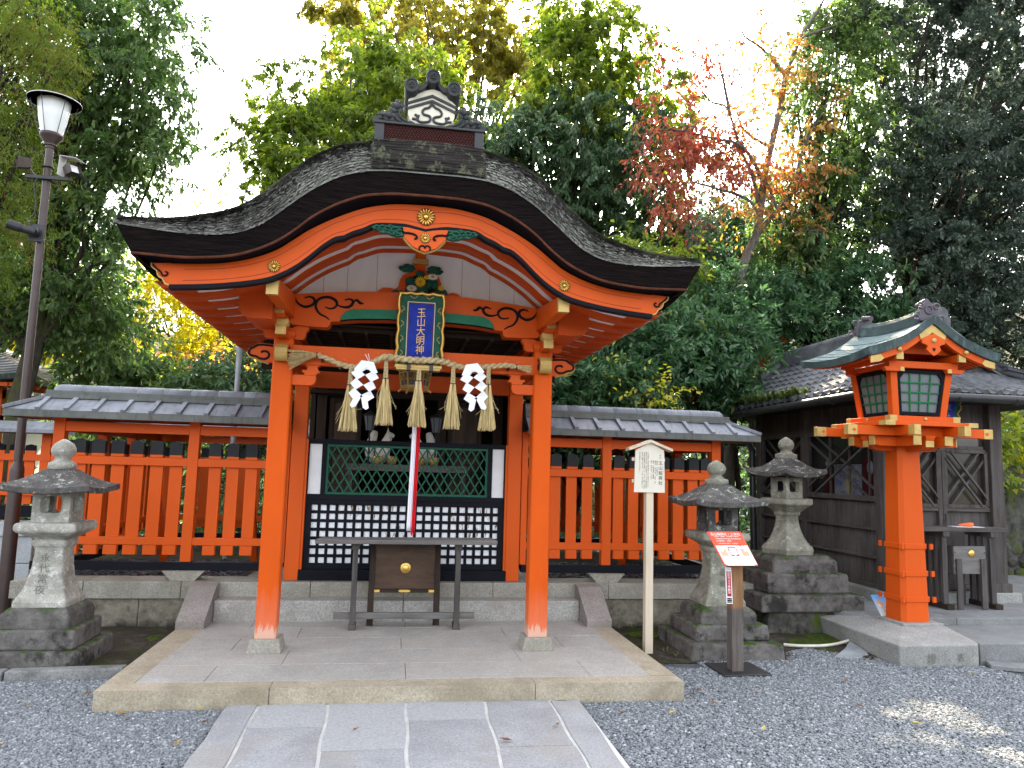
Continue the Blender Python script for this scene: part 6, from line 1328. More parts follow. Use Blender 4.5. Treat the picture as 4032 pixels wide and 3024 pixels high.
# head beams and eave brackets
g = G()
for s in (-1, 1): g.box(TX-.335,TX+.335,TY+s*.290-.032,TY+s*.290+.032,2.336,2.395); g.box(TX+s*.300-.032,TX+s*.300+.032,TY-.40,TY+.40,2.396,2.46)
g.box(TX-.28,TX+.28,TY-.26,TY+.26,2.34,2.39); hb = g.obj('head_beam',V,tw_,bevel=.003)
for s in (-1, 1):
    g = G(); g.prism([(TX+s*.30-.1,2.335),(TX+s*.30-.08,2.30),(TX+s*.30+.05,2.30),(TX+s*.30+.085,2.335)], TY-.345, TY-.30); g.obj('eave_bracket',V,tw_,bevel=.002)
    g = G(); g.box(TX+s*.30-.034,TX+s*.30+.034,TY-.42,TY-.398,2.392,2.463); g.box(TX+s*.23-.02,TX+s*.23+.02,TY-.352,TY-.340,2.300,2.338); g.obj('beam_end_gilt','gold_paint',hb,bevel=.002)
# gabled roof, ridge along Y, concave slopes
RY0, RY1 = TY-.47, TY+.60
KRF = [(0,2.745),(.05,2.715),(.12,2.660),(.22,2.592),(.34,2.530),(.46,2.485),(.56,2.452),(.63,2.435)]
xs_ = [-.63+1.26*i/44 for i in range(45)]
def sway(y): return .05*((y-TY)/.55)**2
g = G(); ysr = [RY0+(RY1-RY0)*i/10 for i in range(11)]
g.grid([[(TX+x, y, interp(abs(x),KRF)+sway(y)) for x in xs_] for y in ysr]); rf = g.obj('roof','copper_roof',tw_)
g = G()
for y, n_ in ((RY0-.004,1),(RY1+.004,-1)):
    o = [(TX+x*1.01, y, interp(abs(x),KRF)+.004+sway(y)) for x in xs_]; lo = [(TX+x*.985, y+n_*.012, interp(abs(x),KRF)-.072+sway(y)) for x in xs_]; g.grid([o, lo, [(x,yy+n_*.06,z) for x,yy,z in lo]], smooth=False)
for s in (-1, 1):
    g.grid([[(TX+s*.636, y, 2.438+sway(y)) for y in ysr], [(TX+s*.622, y, 2.375+sway(y)) for y in ysr], [(TX+s*.57, y, 2.382+sway(y)) for y in ysr]], smooth=False)
g.obj('roof_edge','copper_edge',rf)
g = G()
for k in range(1,6):                                    # standing laps in the copper sheets
    for s in (-1, 1):
        x = s*(.08+.095*k); g.tube([(TX+x,y,interp(abs(x),KRF)+.002+sway(y)) for y in ysr],.003,4)
g.obj('copper_lap','copper_edge',rf)
g = G(); g.grid([[(TX+x, y, interp(abs(x),KRF)-.060+sway(y)) for x in xs_[2:-2]] for y in ysr[1:-1]])
for i in range(22):
    y = RY0+.06+(RY1-RY0-.12)*i/21
    for s in (-1, 1):
        pts = [(s*x, interp(x,KRF)-.068+sway(y)) for x in (.28,.36,.45,.52,.565)]; g.tube([(TX+x,y,z-.006) for x, z in pts],.011,4,smooth=False)
g.obj('rafters',V,tw_)
g = G(); ep = [(x, interp(abs(x),KRF)) for x in xs_]
yb = RY0+.035
g.grid([[(TX+x*.97,yb,z-.072+sway(RY0)) for x, z in ep],[(TX+x*.94,yb,z-.135+.015*abs(x)/.63+sway(RY0)) for x, z in ep]], smooth=False); g.grid([[(TX+x*.94,yb,z-.135+.015*abs(x)/.63+sway(RY0)) for x, z in ep],[(TX+x*.94,yb+.03,z-.13+sway(RY0)) for x, z in ep]], smooth=False)
gb = g.obj('gable_board',V,tw_)
g = G(); Pk = 2.745+sway(RY0)
g.prism([(TX,Pk-.075),(TX+.13,Pk-.165),(TX+.115,Pk-.215),(TX+.085,Pk-.205),(TX,Pk-.145),(TX-.085,Pk-.205),(TX-.115,Pk-.215),(TX-.13,Pk-.165)], yb-.010, yb-.002)
for s in (-1, 1):
    z_ = interp(.58,KRF)+sway(RY0); g.prism([(TX+s*.595,z_-.083),(TX+s*.595,z_-.140),(TX+s*.50,z_-.122),(TX+s*.47,z_-.095),(TX+s*.50,z_-.062)], yb-.010, yb-.002)
    z_ = interp(.32,KRF)+sway(RY0); g.disc((TX+s*.32,yb-.004,z_-.10),(0,-1,0),.020,.006,18,dome=.012)
g.obj('gable_gilt','gold_paint',gb,bevel=.002)
g = G(); PD = [(-.11,Pk-.205),(0,Pk-.155),(.11,Pk-.205),(.108,Pk-.245),(.075,Pk-.255),(.055,Pk-.268),(.07,Pk-.30),(.03,Pk-.335),(0,Pk-.352),(-.03,Pk-.335),(-.07,Pk-.30),(-.055,Pk-.268),(-.075,Pk-.255),(-.108,Pk-.245)]
g.prism([(TX+x,z) for x, z in PD], yb-.018, yb); pd = g.obj('gable_pendant',V,tw_,bevel=.002)
g = G(); g.disc((TX,yb-.018,Pk-.218),(0,-1,0),.022,.006,18,dome=.010); g.obj('pendant_boss','gold_paint',pd)
g = G(); hz = Pk-.298; g.add([(TX+x,yb-.0195,hz+z) for x, z in ((0,-.02),(.016,.002),(.013,.014),(.005,.016),(0,.009),(-.005,.016),(-.013,.014),(-.016,.002))],[list(range(8))]); g.obj('pendant_heart','black_paint',pd)
g = G(); g.prism([(TX-.26,2.465),(TX-.18,2.52),(TX,2.60),(TX+.18,2.52),(TX+.26,2.465)], TY-.31, TY-.30); g.obj('gable_wall','vermilion_dull',tw_)
g = G(); g.grid([[(TX-.06,y,2.715+sway(y)),(TX-.055,y,2.80+sway(y)),(TX-.035,y,2.835+sway(y)),(TX,y,2.845+sway(y)),(TX+.035,y,2.835+sway(y)),(TX+.055,y,2.80+sway(y)),(TX+.06,y,2.715+sway(y))] for y in [RY0+.10+(RY1-RY0-.2)*i/8 for i in range(9)]], smooth=False)
for y in (RY0+.10, RY1-.10): g.add([(TX-.06,y,2.715+sway(y)),(TX-.055,y,2.80+sway(y)),(TX,y,2.845+sway(y)),(TX+.055,y,2.80+sway(y)),(TX+.06,y,2.715+sway(y))],[(0,1,2,3,4)])
g.obj('ridge','copper_edge',rf,bevel=.003)
for y, d in ((RY0+.085,-1),(RY1-.085,1)):
    g = G(); zz_ = 2.75+sway(y)
    g.prism([(TX-.085,zz_-.03),(TX+.085,zz_-.03),(TX+.088,zz_+.05),(TX+.06,zz_+.12),(TX,zz_+.15),(TX-.06,zz_+.12),(TX-.088,zz_+.05)], y-.02, y+.02)
    for s in (-1, 1):
        for cx_, cz_, r_ in ((.075,.10,.032),(.12,-.005,.030)): g.tube([(TX+s*(cx_+r_*math.cos(q)*(1-q*.09)),y+d*.02,zz_+cz_+r_*math.sin(q)*(1-q*.09)) for q in [i*.45 for i in range(14)]],.011,6)
    g.tube([(TX+.035*math.cos(q),y+d*.022,zz_+.07+.035*math.sin(q)) for q in [2*PI*i/14 for i in range(15)]],.010,6)
    g.tube([(TX,y+d*.0,zz_+.15),(TX,y+d*-.12,zz_+.13)],.028,10)
    g.obj('ridge_end_tile','ornament_purple' if 'ornament_purple' in MATS else simple('ornament_purple',(.10,.085,.10),.4).name,rf,bevel=.003)
# ------------------------------------------------------------------ stone decks at the right
dk = thing('stone_deck', (6.5,2.0,GZ), 'grey stone deck in two steps in front of the dark wooden hall', 'deck')
g = G(); g.box(4.655,9.5,.755,1.60,-.2,.048); g.obj('lower_step','deck_stone',dk,bevel=.01)
g = G()
for a, b in ((4.35,5.03),(5.034,7.2),(7.204,9.5)): g.box(a,b,1.465,1.80,-.1,.112)
g.add([(3.99,1.98,-.1),(4.348,1.465,-.1),(4.348,2.2,-.1),(3.99,3.0,-.1),(3.99,1.98,.112),(4.348,1.465,.112),(4.348,2.2,.112),(3.99,3.0,.112)],[(4,5,6,7),(0,1,5,4),(1,2,6,5),(2,3,7,6),(3,0,4,7)])
g.box(4.352,9.5,1.803,5.4,-.1,.110); g.obj('upper_step','deck_stone',dk,bevel=.008)
g = G(); g.add([(4.70,.755,-.118),(5.9,.40,-.118),(5.55,.12,-.118),(4.63,.62,-.118),(4.70,.755,-.085),(5.9,.40,-.085),(5.55,.12,-.085),(4.63,.62,-.085)],[(4,5,6,7),(0,1,5,4),(1,2,6,5),(2,3,7,6),(3,0,4,7)])
tag(g.obj('paving_slab','deck_stone',bevel=.008), 'flat grey slab lying in the gravel before the stone deck', 'slab')
# ------------------------------------------------------------------ dark wooden hall
SX, SY = 4.95, 2.31; X1, Y1 = 6.30, 5.25
hall = thing('wooden_hall', (5.6,3.7,.11), 'dark weathered wooden hall with crossed lattice windows and grey tiled roof', 'hall')
g = G(); g.box(SX-.10,X1+.12,SY-.10,SY+.14,.10,.215); g.box(SX-.10,SX+.14,SY+.142,Y1,.10,.214); g.obj('stone_sill','tower_stone',hall,bevel=.012)
U = 'shop_wood_up'
def post(x0, x1, y0, y1, z0, z1): G().box(x0,x1,y0,y1,z0,z1).obj('post',U,hall,bevel=.006)
post(SX-.055,SX+.10,SY-.055,SY+.10,.215,2.33); post(6.165,6.31,SY-.05,SY+.10,.205,2.33); post(SX-.04,SX+.07,Y1-.3,Y1-.19,.20,2.3); post(SX-.035,SX+.07,3.78,3.88,.20,2.3)
g = G(); g.box(6.14,6.335,SY-.075,SY+.12,.215,.305); g.obj('post_shoe',U,hall,bevel=.004)
# side wall: boards, rails, crossed lattices
g = G()
for z0, z1 in ((.215,.53),(.545,.825),(.84,1.125)): g.box(SX+.02,SX+.04,SY+.09,Y1-.2,z0,z1)
g.box(SX+.02,SX+.04,SY+.09,Y1-.2,1.93,2.34); g.obj('wall_boards',U,hall)
g = G()
for z, h in ((.535,.030),(.832,.030),(1.14,.036),(1.905,.05),(.235,.04)): g.box(SX-.02,SX+.045,SY+.10,Y1-.22,z-h/2,z+h/2)
g.obj('wall_rails','shop_wood',hall,bevel=.003)
def xlattice(P0, P1, z0, z1, nrm, name):
    """crossed double diagonals framed in a window"""
    P0, P1 = Vector(P0), Vector(P1); n = Vector(nrm); w = (P1-P0).length; d = (P1-P0).normalized(); up = Vector((0,0,1))
    g = G(); W_ = .038
    q = lambda u, z, o=0: P0+d*u+up*z+n*o
    for u in (0, w): g.bar(q(u,z0), q(u,z1), W_, .045)
    for z in (z0, z1): g.bar(q(0,z), q(w,z), .045, W_)
    f = g.obj(name,U,hall,bevel=.003)
    g = G(); b = .022
    for sgn in (1,-1):
        for off in (-.055,.055):
            a0, a1 = (0, w) if sgn > 0 else (w, 0)
            dx_ = (a1-a0); slope = (z0-z1)/dx_
            u0, zz0, u1, zz1 = a0, z1+off*1.35, a1, z0+off*1.35
            if zz0 > z1: u0 = a0+(z1-zz0)/slope; zz0 = z1
            if zz1 < z0: u1 = a1-(zz1-z0)/slope; zz1 = z0
            g.bar(q(u0,zz0,.012*sgn+.01), q(u1,zz1,.012*sgn+.01), b, b, up=n)
    g.obj('crossed_bars',U,f)
    return f
w1 = xlattice((SX+.0,SY+.14,0),(SX+.0,3.76,0),1.16,1.875,(-1,0,0),'side_window'); xlattice((SX+.0,3.90,0),(SX+.0,Y1-.32,0),1.16,1.875,(-1,0,0),'side_window')
g = G()
for y in (2.62,2.98,3.36): g.box(SX+.03,SX+.05,y-.012,y+.012,1.16,1.9)
g.obj('mullion',U,w1)
g = G(); g.box(SX+.055,SX+.058,SY+.1,Y1-.3,1.15,1.92); g.obj('dark_pane','glass_dark',hall)
# things seen behind the side window: patterned paper, red and yellow cloth
g = G(); g.box(SX+.050,SX+.053,2.78,3.30,1.16,1.52); pz = g.obj('patterned_paper','window_paper_shaded',hall)
g = G(); r = random.Random(11)
for i in range(26): y, z = r.uniform(2.82,3.27), r.uniform(1.18,1.49); g.tube([(SX+.048,y+.022*math.cos(q),z+.022*math.sin(q)) for q in [i_*.55 for i_ in range(9)]],.003,4)
g.obj('blue_marks','blue_board',pz)
G().box(SX+.0505,SX+.0535,2.56,2.76,1.16,1.60).obj('red_cloth','banner_red_shaded',hall); G().box(SX+.0505,SX+.0535,3.32,3.50,1.16,1.42).obj('red_cloth','banner_red_shaded',hall)
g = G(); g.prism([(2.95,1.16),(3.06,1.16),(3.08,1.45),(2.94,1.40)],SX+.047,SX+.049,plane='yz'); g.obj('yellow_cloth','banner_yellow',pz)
g = G(); g.ball((SX+.05,2.62,1.48),.06,10,0,1.3,.2,1); g.ball((SX+.05,2.55,1.70),.05,10,0,1,.2,1.2); g.ball((SX+.05,3.42,1.53),.05,10,0,.8,.2,1.3); g.obj('paper_bundle','window_paper_shaded',hall)
# front wall with doors
for z0, z1 in ((.21,1.06),(1.90,2.34)): G().box(SX+.10,6.165,SY+.03,SY+.05,z0,z1).obj('front_boards',U,hall)
g = G()
for z, h in ((1.065,.045),(.60,.035),(.26,.05),(1.885,.05)): g.box(SX+.10,6.165,SY-.012,SY+.055,z-h/2,z+h/2)
g.obj('front_rails','shop_wood',hall,bevel=.003)
xlattice((5.06,SY+.0,0),(5.555,SY+.0,0),1.10,1.68,(0,-1,0),'door_window'); xlattice((5.645,SY+.0,0),(6.13,SY+.0,0),1.10,1.68,(0,-1,0),'door_window')
g = G()
for x in (5.575,5.625): g.box(x-.022,x+.022,SY-.02,SY+.03,.28,1.88)
for x0, x1 in ((5.08,5.55),(5.65,6.12)): g.box(x0,x1,SY-.006,SY+.012,1.70,1.735)
g.obj('door_stile',U,hall,bevel=.003)
g = G(); g.box(5.05,6.14,SY+.035,SY+.042,1.08,1.87); g.obj('door_glass','window_glass' if 'window_glass' in MATS else simple('window_glass',(.05,.045,.04),.03,0,bump=0,spec=1.0).name,hall)
g = G(); g.box(5.62,5.632,SY-.028,SY-.018,.93,1.02); g.obj('door_pull','steel_dark',hall)
G().box(SX+.3,X1+.01,Y1-.1,Y1,.2,2.3).obj('back_wall',U,hall)
G().box(X1-.03,X1+.01,SY+.1,Y1-.1,.2,2.34).obj('side_wall',U,hall)
# roof: eaves all round, gable towards the front, ridge along Y
EX0, EX1, EY0, EY1, ZE = 4.44, 6.95, 1.80, 5.75, 2.235; RXc = 5.62; ZR = 3.02; GY = 2.35
def slope_tiles(P, name, nu, nv, amp, nsub=6):
    """wavy tile courses over a patch P(u, v): u along the eave, v up the slope"""
    g = G(); rows = []
    for j in range(nv*2+1):
        v = (j//2+(j % 2)*.98)/nv if j % 2 else j/2/nv
        v = min(1, v); lift = .022*(1-(j % 2)) if j < nv*2 else 0
        row = []
        for i in range(nu*nsub+1):
            u = i/(nu*nsub); ph = (i % nsub)/nsub; q = Vector(P(u, v)); w = max(0, math.sin(PI*min(1, ph*1.9))) if ph < .53 else -.35*math.sin(PI*(ph-.53)/.47)
            row.append(tuple(q+Vector((0,0,amp*w+lift))))
        rows.append(row)
    g.grid(rows, smooth=False); return g.obj(name,'kawara',hall)
def prof(v): return v*.86+.14*v*v
def PL(u, v): y = EY1+(EY0-EY1)*u; yv = y+(0 if y > GY+.4 else 0); x = EX0+(RXc-EX0)*v; c = max(0, (EY0+ (GY-EY0)*v*1.0)); return (x, max(y, EY0+(RXc-EX0)*v*.75 if v < .45 else GY), ZE+(ZR-ZE)*prof(v)+.03*(2*u-1)**4)
slope_tiles(PL,'tiled_roof',24,9,.020)
def PR(u, v): y = EY0+(EY1-EY0)*u; x = EX1+(RXc-EX1)*v; return (x, max(y, EY0+(EX1-RXc)*v*.66 if v < .45 else GY), ZE+.02+(ZR-ZE-.02)*prof(v)+.03*(2*u-1)**4)
slope_tiles(PR,'tiled_roof',24,9,.020)
def PF(u, v): h = .45*v; xa, xb = EX0+(RXc-EX0)*h, EX1+(RXc-EX1)*h; return (xa+(xb-xa)*u, EY0+(GY+.1-EY0)*v, ZE+(ZR-ZE)*prof(h)+.03*(2*u-1)**4)
slope_tiles(PF,'tiled_roof',16,4,.020)
g = G(); g.add([(EX0+.55,GY+.05,ZE+.30),(EX1-.60,GY+.05,ZE+.30),(RXc,GY+.05,ZR-.03)],[(0,1,2)]); g.obj('gable_wall',U,hall)
g = G()
for s, xe in ((-1,EX0),(1,EX1)): g.bar((RXc,GY-.02,ZR-.01),(RXc+(xe-RXc)*.60,GY-.02,ZE+(ZR-ZE)*.40),.05,.10)
g.obj('barge_board','grey_wood',hall)
g = G(); g.box(RXc-.12,RXc+.12,GY-.1,EY1-.3,ZR-.05,ZR+.11); g.tube([(RXc,GY-.13,ZR+.13),(RXc,EY1-.27,ZR+.13)],.075,10)
for xe in (EX0,EX1):
    pts = [(xe+(RXc-xe)*v, EY1+(-.3)*v*1.0, ZE+(ZR-ZE)*prof(v)+.05) for v in (0,.25,.5,.75,1)]; g.tube(pts,.06,8)
    pts = [(xe+(RXc-xe)*v, EY0+(GY-EY0)*v/.45, ZE+(ZR-ZE)*prof(v)+.06) for v in (0,.15,.3,.45)]; g.tube(pts,.055,8)
for s, xe in ((-1,EX0),(1,EX1)): g.tube([(RXc+(xe-RXc)*v, GY-.03, ZE+(ZR-ZE)*prof(1-v)+.05) for v in (.05,.2,.4,.56)],.055,8)
g.obj('ridge_tiles','kawara',hall)
g = G(); g.add([(EX0,EY1,ZE),(EX1,EY1,ZE),(RXc,EY1-.3,ZR)],[(0,1,2)]); g.obj('rear_slope','kawara',hall)
for i in range(24):                                      # round eave tile ends
    y = EY1+(EY0-EY1)*(i+.27)/24; G().tube([(EX0-.005,y,ZE+.022),(EX0+.10,y,ZE+.06)],.036,8).obj('eave_tile','kawara',hall)
for i in range(16): x = EX0+(EX1-EX0)*(i+.27)/16; G().tube([(x,EY0-.005,ZE+.022),(x,EY0+.10,ZE+.055)],.036,8).obj('eave_tile','kawara',hall)
g = G(); g.box(EX0+.06,EX1-.06,EY0+.06,EY1-.1,ZE-.05,ZE-.02); g.obj('eave_soffit','dark_wood_flat',hall)
g = G(); g.tube([(EX0-.035,EY0-.03,ZE-.045),(EX0-.035,EY1,ZE-.07)],.045,10); g.tube([(EX0-.035,EY0-.035,ZE-.045),(EX1+.03,EY0-.035,ZE-.04)],.045,10)
for y in (2.35,3.3,4.3): g.tube([(EX0+.06,y,ZE-.03),(EX0-.03,y,ZE-.11),(EX0-.085,y,ZE-.09),(EX0-.09,y,ZE-.03)],.006,5)
for x in (5.35,6.0): g.tube([(x,EY0+.05,ZE-.03),(x,EY0-.02,ZE-.10),(x+.02,EY0-.08,ZE-.10),(x+.025,EY0-.085,ZE-.04)],.006,5)
g.obj('gutter','steel_dark',hall)
g = G(); g.tube([(4.80,5.05,1.80),(4.80,4.95,1.70),(4.80,4.93,.15)],.045,10); g.tube([(4.55,5.6,1.83),(4.80,5.05,1.80)],.04,10); g.obj('downpipe','steel_dark',hall)
# ferns and weeds growing on the eave
t_ = None
def blade_tuft(g, p, n, l, r, spread=1.0):
    p = Vector(p)
    for i in range(n):
        a = r.uniform(0,2*PI); d = Vector((math.cos(a)*spread,math.sin(a)*spread,r.uniform(.5,1.4))).normalized(); L = l*r.uniform(.5,1.1); w = .006*L/.1; s_ = d.cross(Vector((0,0,1))).normalized()*w
        m = p+d*L*.5+Vector((0,0,L*.12)); e = p+d*L+Vector((0,0,-L*.35)); g.add([p-s_*.5,p+s_*.5,m+s_,m-s_,e],[(0,1,2,3),(3,2,4)])
def add_rnd(o, seed, per=1):
    me = o.data; at = me.attributes.new('rnd','FLOAT','FACE'); rng = np.random.default_rng(seed); n = len(me.polygons); at.data.foreach_set('value', np.repeat(rng.random(n//per+1),per)[:n].astype(np.float32)); return o
for k, (y0, n) in enumerate(((4.0,16),(3.45,14),(4.6,10))):
    r = random.Random(k+3); g = G()
    for i in range(n): blade_tuft(g,(EX0+r.uniform(-.05,.12),y0+r.gauss(0,.20),ZE+.045),12,.24,r)
    tag(add_rnd(g.obj('roof_fern','leaf_fern'),k), ['fern clump on the tiled eave of the dark hall, the middle of three','fern clump on the tiled eave of the dark hall, nearest the lantern tower','fern clump on the tiled eave of the dark hall, farthest from the lantern tower'][k], 'fern', 'ferns on the hall eave')
r = random.Random(9); g = G()
for i in range(60): x = r.uniform(5.2,6.95); v = r.uniform(0,.8); blade_tuft(g,(x,EY0+.05+.5*v,ZE+.05+.16*v),5,.06,r)
tag(add_rnd(g.obj('roof_moss','leaf_fern'),5), 'moss and weeds over the front tiles of the dark hall', 'moss', kind='stuff')
# plaque under the front eave
hp = thing('hall_plaque', (5.62,2.2,2.1), 'blue and green name board under the front eave of the dark hall', 'plaque')
g = G(); o_ = [(5.36,1.955),(5.66,1.955),(5.70,2.02),(5.665,2.06),(5.715,2.12),(5.70,2.17),(5.75,2.21),(5.72,2.245),(5.33,2.245),(5.30,2.1)]
g.prism(o_,2.12,2.14); pl = g.obj('frame','green_dark',hp); g = G(); g.tube([(x,2.118,z) for x,z in o_+o_[:1]],.008,6); g.obj('frame_rim','gold_paint',pl)
g = G(); g.prism([(5.38,1.975),(5.615,1.975),(5.65,2.205),(5.36,2.205)],2.112,2.121); b_ = g.obj('board','blue_board',hp); g = G(); text_geo(g,'社',5.545,2.110,2.00,.075,0,.002); text_geo(g,'末',5.555,2.110,2.10,.075,0,.002); g.obj('lettering','gold_paint',b_)
# bench, box, carrot, picture
bn = thing('wooden_stand', (5.5,1.95,.11), 'dark wooden stand with a plank top in front of the hall doors', 'stand')
g = G(); g.box(4.98,5.985,1.88,2.14,.862,.905); g.obj('top','shop_wood',bn,bevel=.004)
for x in (5.295,5.83):
    for i in range(4):
        g = G(); y = 1.93+.085*i; g.box(x-.028-.035*0,x+.028,y-.018,y+.018,.16,.815); g.obj('leg','grey_wood_up',bn,bevel=.003)
    g = G(); g.box(x-.035,x+.035,1.88,2.24,.812,.861); g.obj('head_rail','grey_wood_up',bn,bevel=.003)
    g = G(); g.box(x-.04,x+.04,1.85,2.24,.112,.160); g.obj('foot','dark_wood',bn,bevel=.003)
bo = thing('offering_box', (5.55,1.95,.11), 'grey wooden offering box with a gilt disc under the stand by the hall', 'offering box')
g = G(); g.box(5.372,5.725,1.885,1.905,.452,.722); g.obj('front_panel','grey_wood',bo,bevel=.003)
g = G(); g.add([(5.372,1.906,.452),(5.372,1.906,.715),(5.35,2.2,.72),(5.35,2.2,.47)],[(0,1,2,3)]); g.box(5.372,5.72,1.906,2.2,.45,.70); g.obj('body','grey_wood_up',bo)
for x in (5.415,5.685):
    g = G(); g.box(x-.03,x+.03,1.862,1.884,.112,.60); g.obj('leg','grey_wood_up',bo,bevel=.003)
    g = G(); g.box(x-.025,x+.025,2.15,2.2,.112,.45); g.obj('leg','grey_wood_up',bo,bevel=.003)
g = G(); g.disc((5.565,1.884,.65),(0,-1,0),.035,.004,26,dome=.008); g.obj('medallion','gold',bo)
g = G()
for x in (5.385,5.712):
    for z in (.50,.58,.66): g.disc((x,1.884,z),(0,-1,0),.006,.003,8,dome=.003)
g.obj('stud','steel_dark',bo)
g = G(); p = [(5.50,1.96,.925),(5.54,1.955,.927),(5.60,1.95,.930),(5.645,1.945,.930),(5.655,1.944,.929)]; g.tube(p,[.006,.016,.022,.020,.006],12)
ca = tag(g.obj('carrot','carrot'), 'orange carrot lying on white paper on the wooden stand', 'carrot')
g = G(); g.box(5.43,5.74,1.90,2.03,.906,.909); tag(g.obj('paper_sheet','paper'), 'white paper sheet under the carrot on the wooden stand', 'paper')
fx = thing('fox_picture', (4.31,1.47,.112), 'small picture of an orange fox leaning against the vermilion lantern tower', 'picture')
q0, q1, q2, q3 = Vector((4.285,1.46,.113)), Vector((4.445,1.50,.113)), Vector((4.405,1.58,.305)), Vector((4.225,1.54,.305)); nn = (q1-q0).cross(q3-q0).normalized()
fp = lambda u, v, d=0: (q0*(1-u)+q1*u)*(1-v)+(q3*(1-u)+q2*u)*v+nn*d
g = G(); g.add([fp(0,0,-.006),fp(1,0,-.006),fp(1,1,-.006),fp(0,1,-.006),fp(0,0),fp(1,0),fp(1,1),fp(0,1)],[(0,3,2,1),(4,5,6,7),(0,1,5,4),(1,2,6,5),(2,3,7,6),(3,0,4,7)]); fb = g.obj('board','fox_picture',fx)
g = G(); F = [(.12,.62),(.16,.78),(.22,.72),(.30,.84),(.36,.72),(.55,.62),(.80,.55),(.98,.40),(.99,.20),(.90,.15),(.88,.32),(.80,.30),(.78,.05),(.72,.05),(.70,.30),(.50,.34),(.47,.05),(.41,.05),(.40,.36),(.32,.46),(.20,.50)]
g.add([fp(u,v,.001) for u, v in F],[list(range(len(F)))]); g.obj('painted_fox','fox_orange',fb)
g = G(); g.add([fp(u,v,.0015) for u, v in [(.12,.62),(.17,.60),(.30,.56),(.33,.46),(.20,.50)]],[list(range(5))]); g.add([fp(u,v,.0015) for u, v in [(.42,.34),(.66,.32),(.60,.38),(.46,.42)]],[list(range(4))]); g.obj('painted_fur','fur_pale',fb)
# ------------------------------------------------------------------ hose, sheet, moss
g = G(); g.tube(smooth_path([(3.30,1.42,-.10),(3.40,1.36,-.097),(3.55,1.34,-.095),(3.68,1.35,-.092),(3.80,1.39,-.088),(3.92,1.42,-.07)],6),.013,10); tag(g.obj('hose','hose'), 'white plastic hose lying on the moss beside the tall stone lantern', 'hose')
g = G(); g.grid([[(3.52,1.02,-.112),(3.62,1.10,-.100),(3.74,1.20,-.085),(3.87,1.33,-.06)],[(3.60,.99,-.113),(3.72,1.05,-.105),(3.83,1.13,-.095),(3.90,1.25,-.08)],[(3.64,.955,-.116),(3.76,.99,-.114),(3.86,1.05,-.110),(3.905,1.15,-.10)]]); tag(g.obj('plastic_sheet','plastic_sheet'), 'crumpled grey plastic sheet on the gravel beside the lantern tower base', 'sheet')
def moss_patch(cx, cy, rx, ry, z, seed):
    g = G(); n = 14; rows = []
    for i in range(7):
        q = i/6; row = []
        for j in range(n+1):
            a = 2*PI*(j % n)/n; k = q*(1+.25*mnoise.noise(Vector((math.cos(a)*1.5+seed,math.sin(a)*1.5,seed)))); row.append((cx+rx*k*math.cos(a), cy+ry*k*math.sin(a), z+.022*(1-q*q)+.006*mnoise.noise(Vector((cx+rx*k*math.cos(a)*14,cy+ry*k*14*math.sin(a),seed)))))
        rows.append(row)
    g.grid(rows); return g
for i, (cx, cy, rx, ry, z) in enumerate([(-2.08,.98,.13,.20,-.115),(-1.98,1.75,.10,.16,-.09),(3.62,1.60,.35,.14,-.115),(3.86,1.72,.16,.25,-.11),(2.18,1.85,.18,.12,-.10),(-2.9,.72,.5,.05,-.10),(.98,-.03,.11,.022,-.115),(4.15,1.85,.14,.3,-.09),(-4.1,3.4,.5,.3,-.10)]):
    tag(moss_patch(cx,cy,rx,ry,z,i*3.7).obj('moss_patch','moss'), ['bright moss patch on the earth between left stone lantern and platform','moss patch at the foot of the retaining wall left of the platform','wide moss bank in front of the tall mossy stone lantern','moss patch beside the stone base of the lantern tower','moss patch at the foot of the retaining wall right of the platform','thin moss strip along the left kerb','thin moss strip where the stone path meets the platform','moss patch beside the stone deck','moss patch behind the lamp post'][i], 'moss', kind='stuff')
def weeds(pts, seed, label):
    r = random.Random(seed); g = G()
    for x, y, z, n, l in pts: blade_tuft(g,(x,y,z),n,l,r,1.2)
    return tag(add_rnd(g.obj('weed','leaf_fern'),seed), label, 'weed', 'weeds round the lantern bases')
weeds([(2.13,1.25,-.11,8,.07),(2.16,1.22,-.11,6,.09)],1,'green weeds sprouting beside the notice board post')
weeds([(2.18,1.08,-.11,9,.09),(2.22,1.04,-.11,6,.06)],2,'green weeds at the corner of the dark mossy lantern base')
weeds([(2.25,1.88,-.06,9,.08),(2.08,1.95,-.06,9,.08),(2.38,1.95,-.06,8,.10)],3,'green weeds along the foot of the right retaining wall')
weeds([(3.33,2.0,.02,12,.16),(3.36,2.05,.06,10,.14),(3.34,2.1,.0,8,.16)],4,'fern growing from the side of the mossy plinth')
